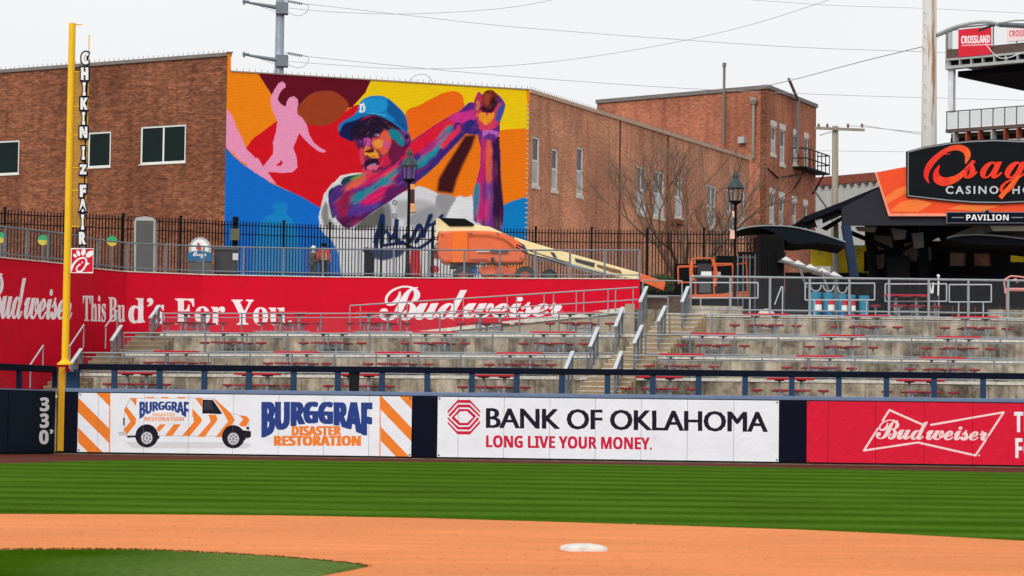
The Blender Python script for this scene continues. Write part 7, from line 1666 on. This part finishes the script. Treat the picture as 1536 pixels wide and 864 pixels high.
# black kiosk and dark screens below
t = thing('kiosk', 'black corrugated kiosk between the lift basket and the pavilion', 'kiosk', gp(1150, 125, ZL[4]))
b = MB(); px_box(b, 1139, 352, 1176, 466, 125, 3.2); b.build('kiosk_body', m_blacks, t)
for k in range(9): b = MB(); px_box(b, 1140.5 + k * 4, 356, 1142.5 + k * 4, 464, 124.93, .07); b.build('rib', m_blacks, t)
b = MB(); px_box(b, 1165, 378, 1178, 392, 124.6, .4); b.build('side_box', m_black, t)
dsn = thing('dark_screen_wall', 'dark screen wall behind the concourse railing below the pavilion', 'wall', gp(1300, 134, ZL[4]))
for k in range(14):
    x0 = 1178 + k * 31; b = MB(); px_box(b, x0, 409 + (k > 3) * 4, x0 + 30.4, 466, 134 + (k % 2) * .03, .15); b.build('screen_panel', m_padn if k % 3 == 1 else m_black, dsn)
t = thing('dark_screen_wall', 'black screen behind the bare trees and orange basket', 'wall', gp(1100, 134, ZL[4]))
for k in range(4): b = MB(); px_box(b, 1012 + k * 31.5, 396 - k * 6, 1043 + k * 31.5, 464, 134.5, .15); b.build('screen_panel', m_black, t)
b = MB(); 
for k in range(10): px_box(b, 1108 + k * 3.4, 385, 1109 + k * 3.4, 414, 126.5, .05)
t = thing('steel_rack', 'upright grey bars of a rack beside the black kiosk', 'rack', gp(1120, 126.5, ZL[4])); 
for x in (1107, 1115, 1125, 1133): b = MB(); p = at(x, 382, 126.5); b.tube(p, (p.x, p.y, ZL[4]), .04); b.build('upright', m_galv_d, t)
b = MB(); b.tube(at(1107, 386, 126.5), at(1133, 386, 126.5), .03); b.build('crossbar', m_galv_d, t)
# drinks tubs
for i, (x0, x1, y0) in enumerate(((1214, 1232.5, 438), (1233.5, 1251.5, 438.5), (1255, 1271, 441), (1271.5, 1283, 442), (1288, 1304, 443))):
    lab = ['first of the blue drinks tubs from the left behind the pipe frame', 'second blue drinks tub from the left behind the pipe frame', 'third drinks tub with a red and white label', 'narrow fourth drinks tub with a red top', 'teal drinks tub beside the red concourse table'][i]
    t = thing('drinks_tub', lab, 'tub', gp((x0 + x1) / 2, 122, ZL[4]), group=None); cx_ = gp((x0 + x1) / 2, 122).x; w = (x1 - x0) / 4000 * 122 / 2; zt_ = at(x0, y0, 122).z
    b = MB(); b.lathe((cx_, 122 + w, ZL[4]), [(w * .85, 0), (w, zt_ - ZL[4] - .03), (w, zt_ - ZL[4])], 16); b.build('tub_body', m_teal, t, smooth=False)
    if i < 4:
        b = MB(); b.lathe((cx_ + w * .35, 122 + w * .38, ZL[4] + (zt_ - ZL[4]) * .3), [(w * .6, 0), (w * .6, .3)], 12); b.build('label_white', m_white, t)
        b = MB(); b.lathe((cx_ + w * .35, 122 + w * .38, ZL[4] + (zt_ - ZL[4]) * .3 + .305), [(w * .6, 0), (w * .56, .24)], 12); b.build('label_red', m_red, t)
        b = MB(); b.lathe((cx_ - w * .4, 122 + w * .5, ZL[4] + .12), [(w * .4, 0), (w * .4, .3)], 12); b.build('label_blue', M('tub blue', rgb(30, 80, 160), .5), t)
    if i < 3: b = MB(); b.path([Vector((cx_ + w * .9 * math.cos(a_), 122 + w, zt_ + .35 + .3 * math.sin(a_))) for a_ in np.linspace(math.pi, 2 * math.pi, 9)], .035, n=5); b.build('handle_ring', m_girder, t)
# condiment stand, bike-like rack, bollard lamp
t = thing('umbrella_base', 'white stand with upright tubes between the concourse table and the railing', 'stand', gp(1400, 121.5, ZL[4]))
for x0, y0, x1, y1 in ((1394, 425, 1397, 440), (1408, 416, 1407, 452), (1400, 424, 1399, 440)): b = MB(); b.tube(at(x0, y0, 121.5), at(x1, y1, 121.5), .04); b.build('tube', m_white, t)
b = MB(); b.lathe(at(1407.5, 414, 121.5), [(.04, -.06), (.08, 0), (.04, .07)], 10); b.build('knob', m_white, t); b = MB(); px_box(b, 1392, 443, 1408, 450, 121.4, .5); b.build('tray', m_padg, t)
b = MB(); p = gp(1401, 121.7); b.tube((p.x, p.y, ZL[4]), (p.x, p.y, at(1401, 450, 121.7).z), .05); b.build('stem', m_galv_d, t)
t = thing('patio_chair', 'pink tubular chair at the right edge behind the concourse railing', 'chair', gp(1520, 121.5, ZL[4])); m_pink = M('faded pink tube', rgb(226, 150, 140), .5)
for q in ([(1508, 440), (1506, 420), (1516, 414), (1530, 415), (1546, 418)], [(1508, 434), (1545, 434)], [(1518, 421), (1524, 418), (1526, 424)]): b = MB(); b.path([at(*p, 121.5) for p in q], .04, n=6); b.build('tube', m_pink, t)
for x in (1510, 1543):
    for dy in (0, .45): b = MB(); p = at(x, 434, 121.5 + dy); b.tube(p, (p.x, p.y, ZL[4]), .03); b.build('leg', m_pink, t)
b = MB(); px_box(b, 1510, 432, 1543, 436, 121.5, .45); b.build('seat', m_pink, t)
t = thing('grab_rail', 'slanted grey hand rail beside the low wall below the kiosk', 'railing', gp(1165, 119.8, ZL[4])); b = MB(); b.path([at(1162, 457, 119.8), at(1172, 430, 119.8), at(1174, 430, 119.8)], .03); b.build('rail', m_galv_l, t); b = MB(); p = at(1174, 430, 119.8); b.tube(p, (p.x, p.y, ZL[4]), .03); b.build('post', m_galv_l, t)
t = thing('rock', 'pale rounded rock on the concourse near the low wall', 'rock', gp(1145, 119.6, ZL[4])); b = MB(); b.lathe(gp(1148, 119.6, ZL[4]), [(.42, 0), (.4, .12), (.28, .26), (.1, .33)], 9); b.build('rock_body', m_conc_l, t)
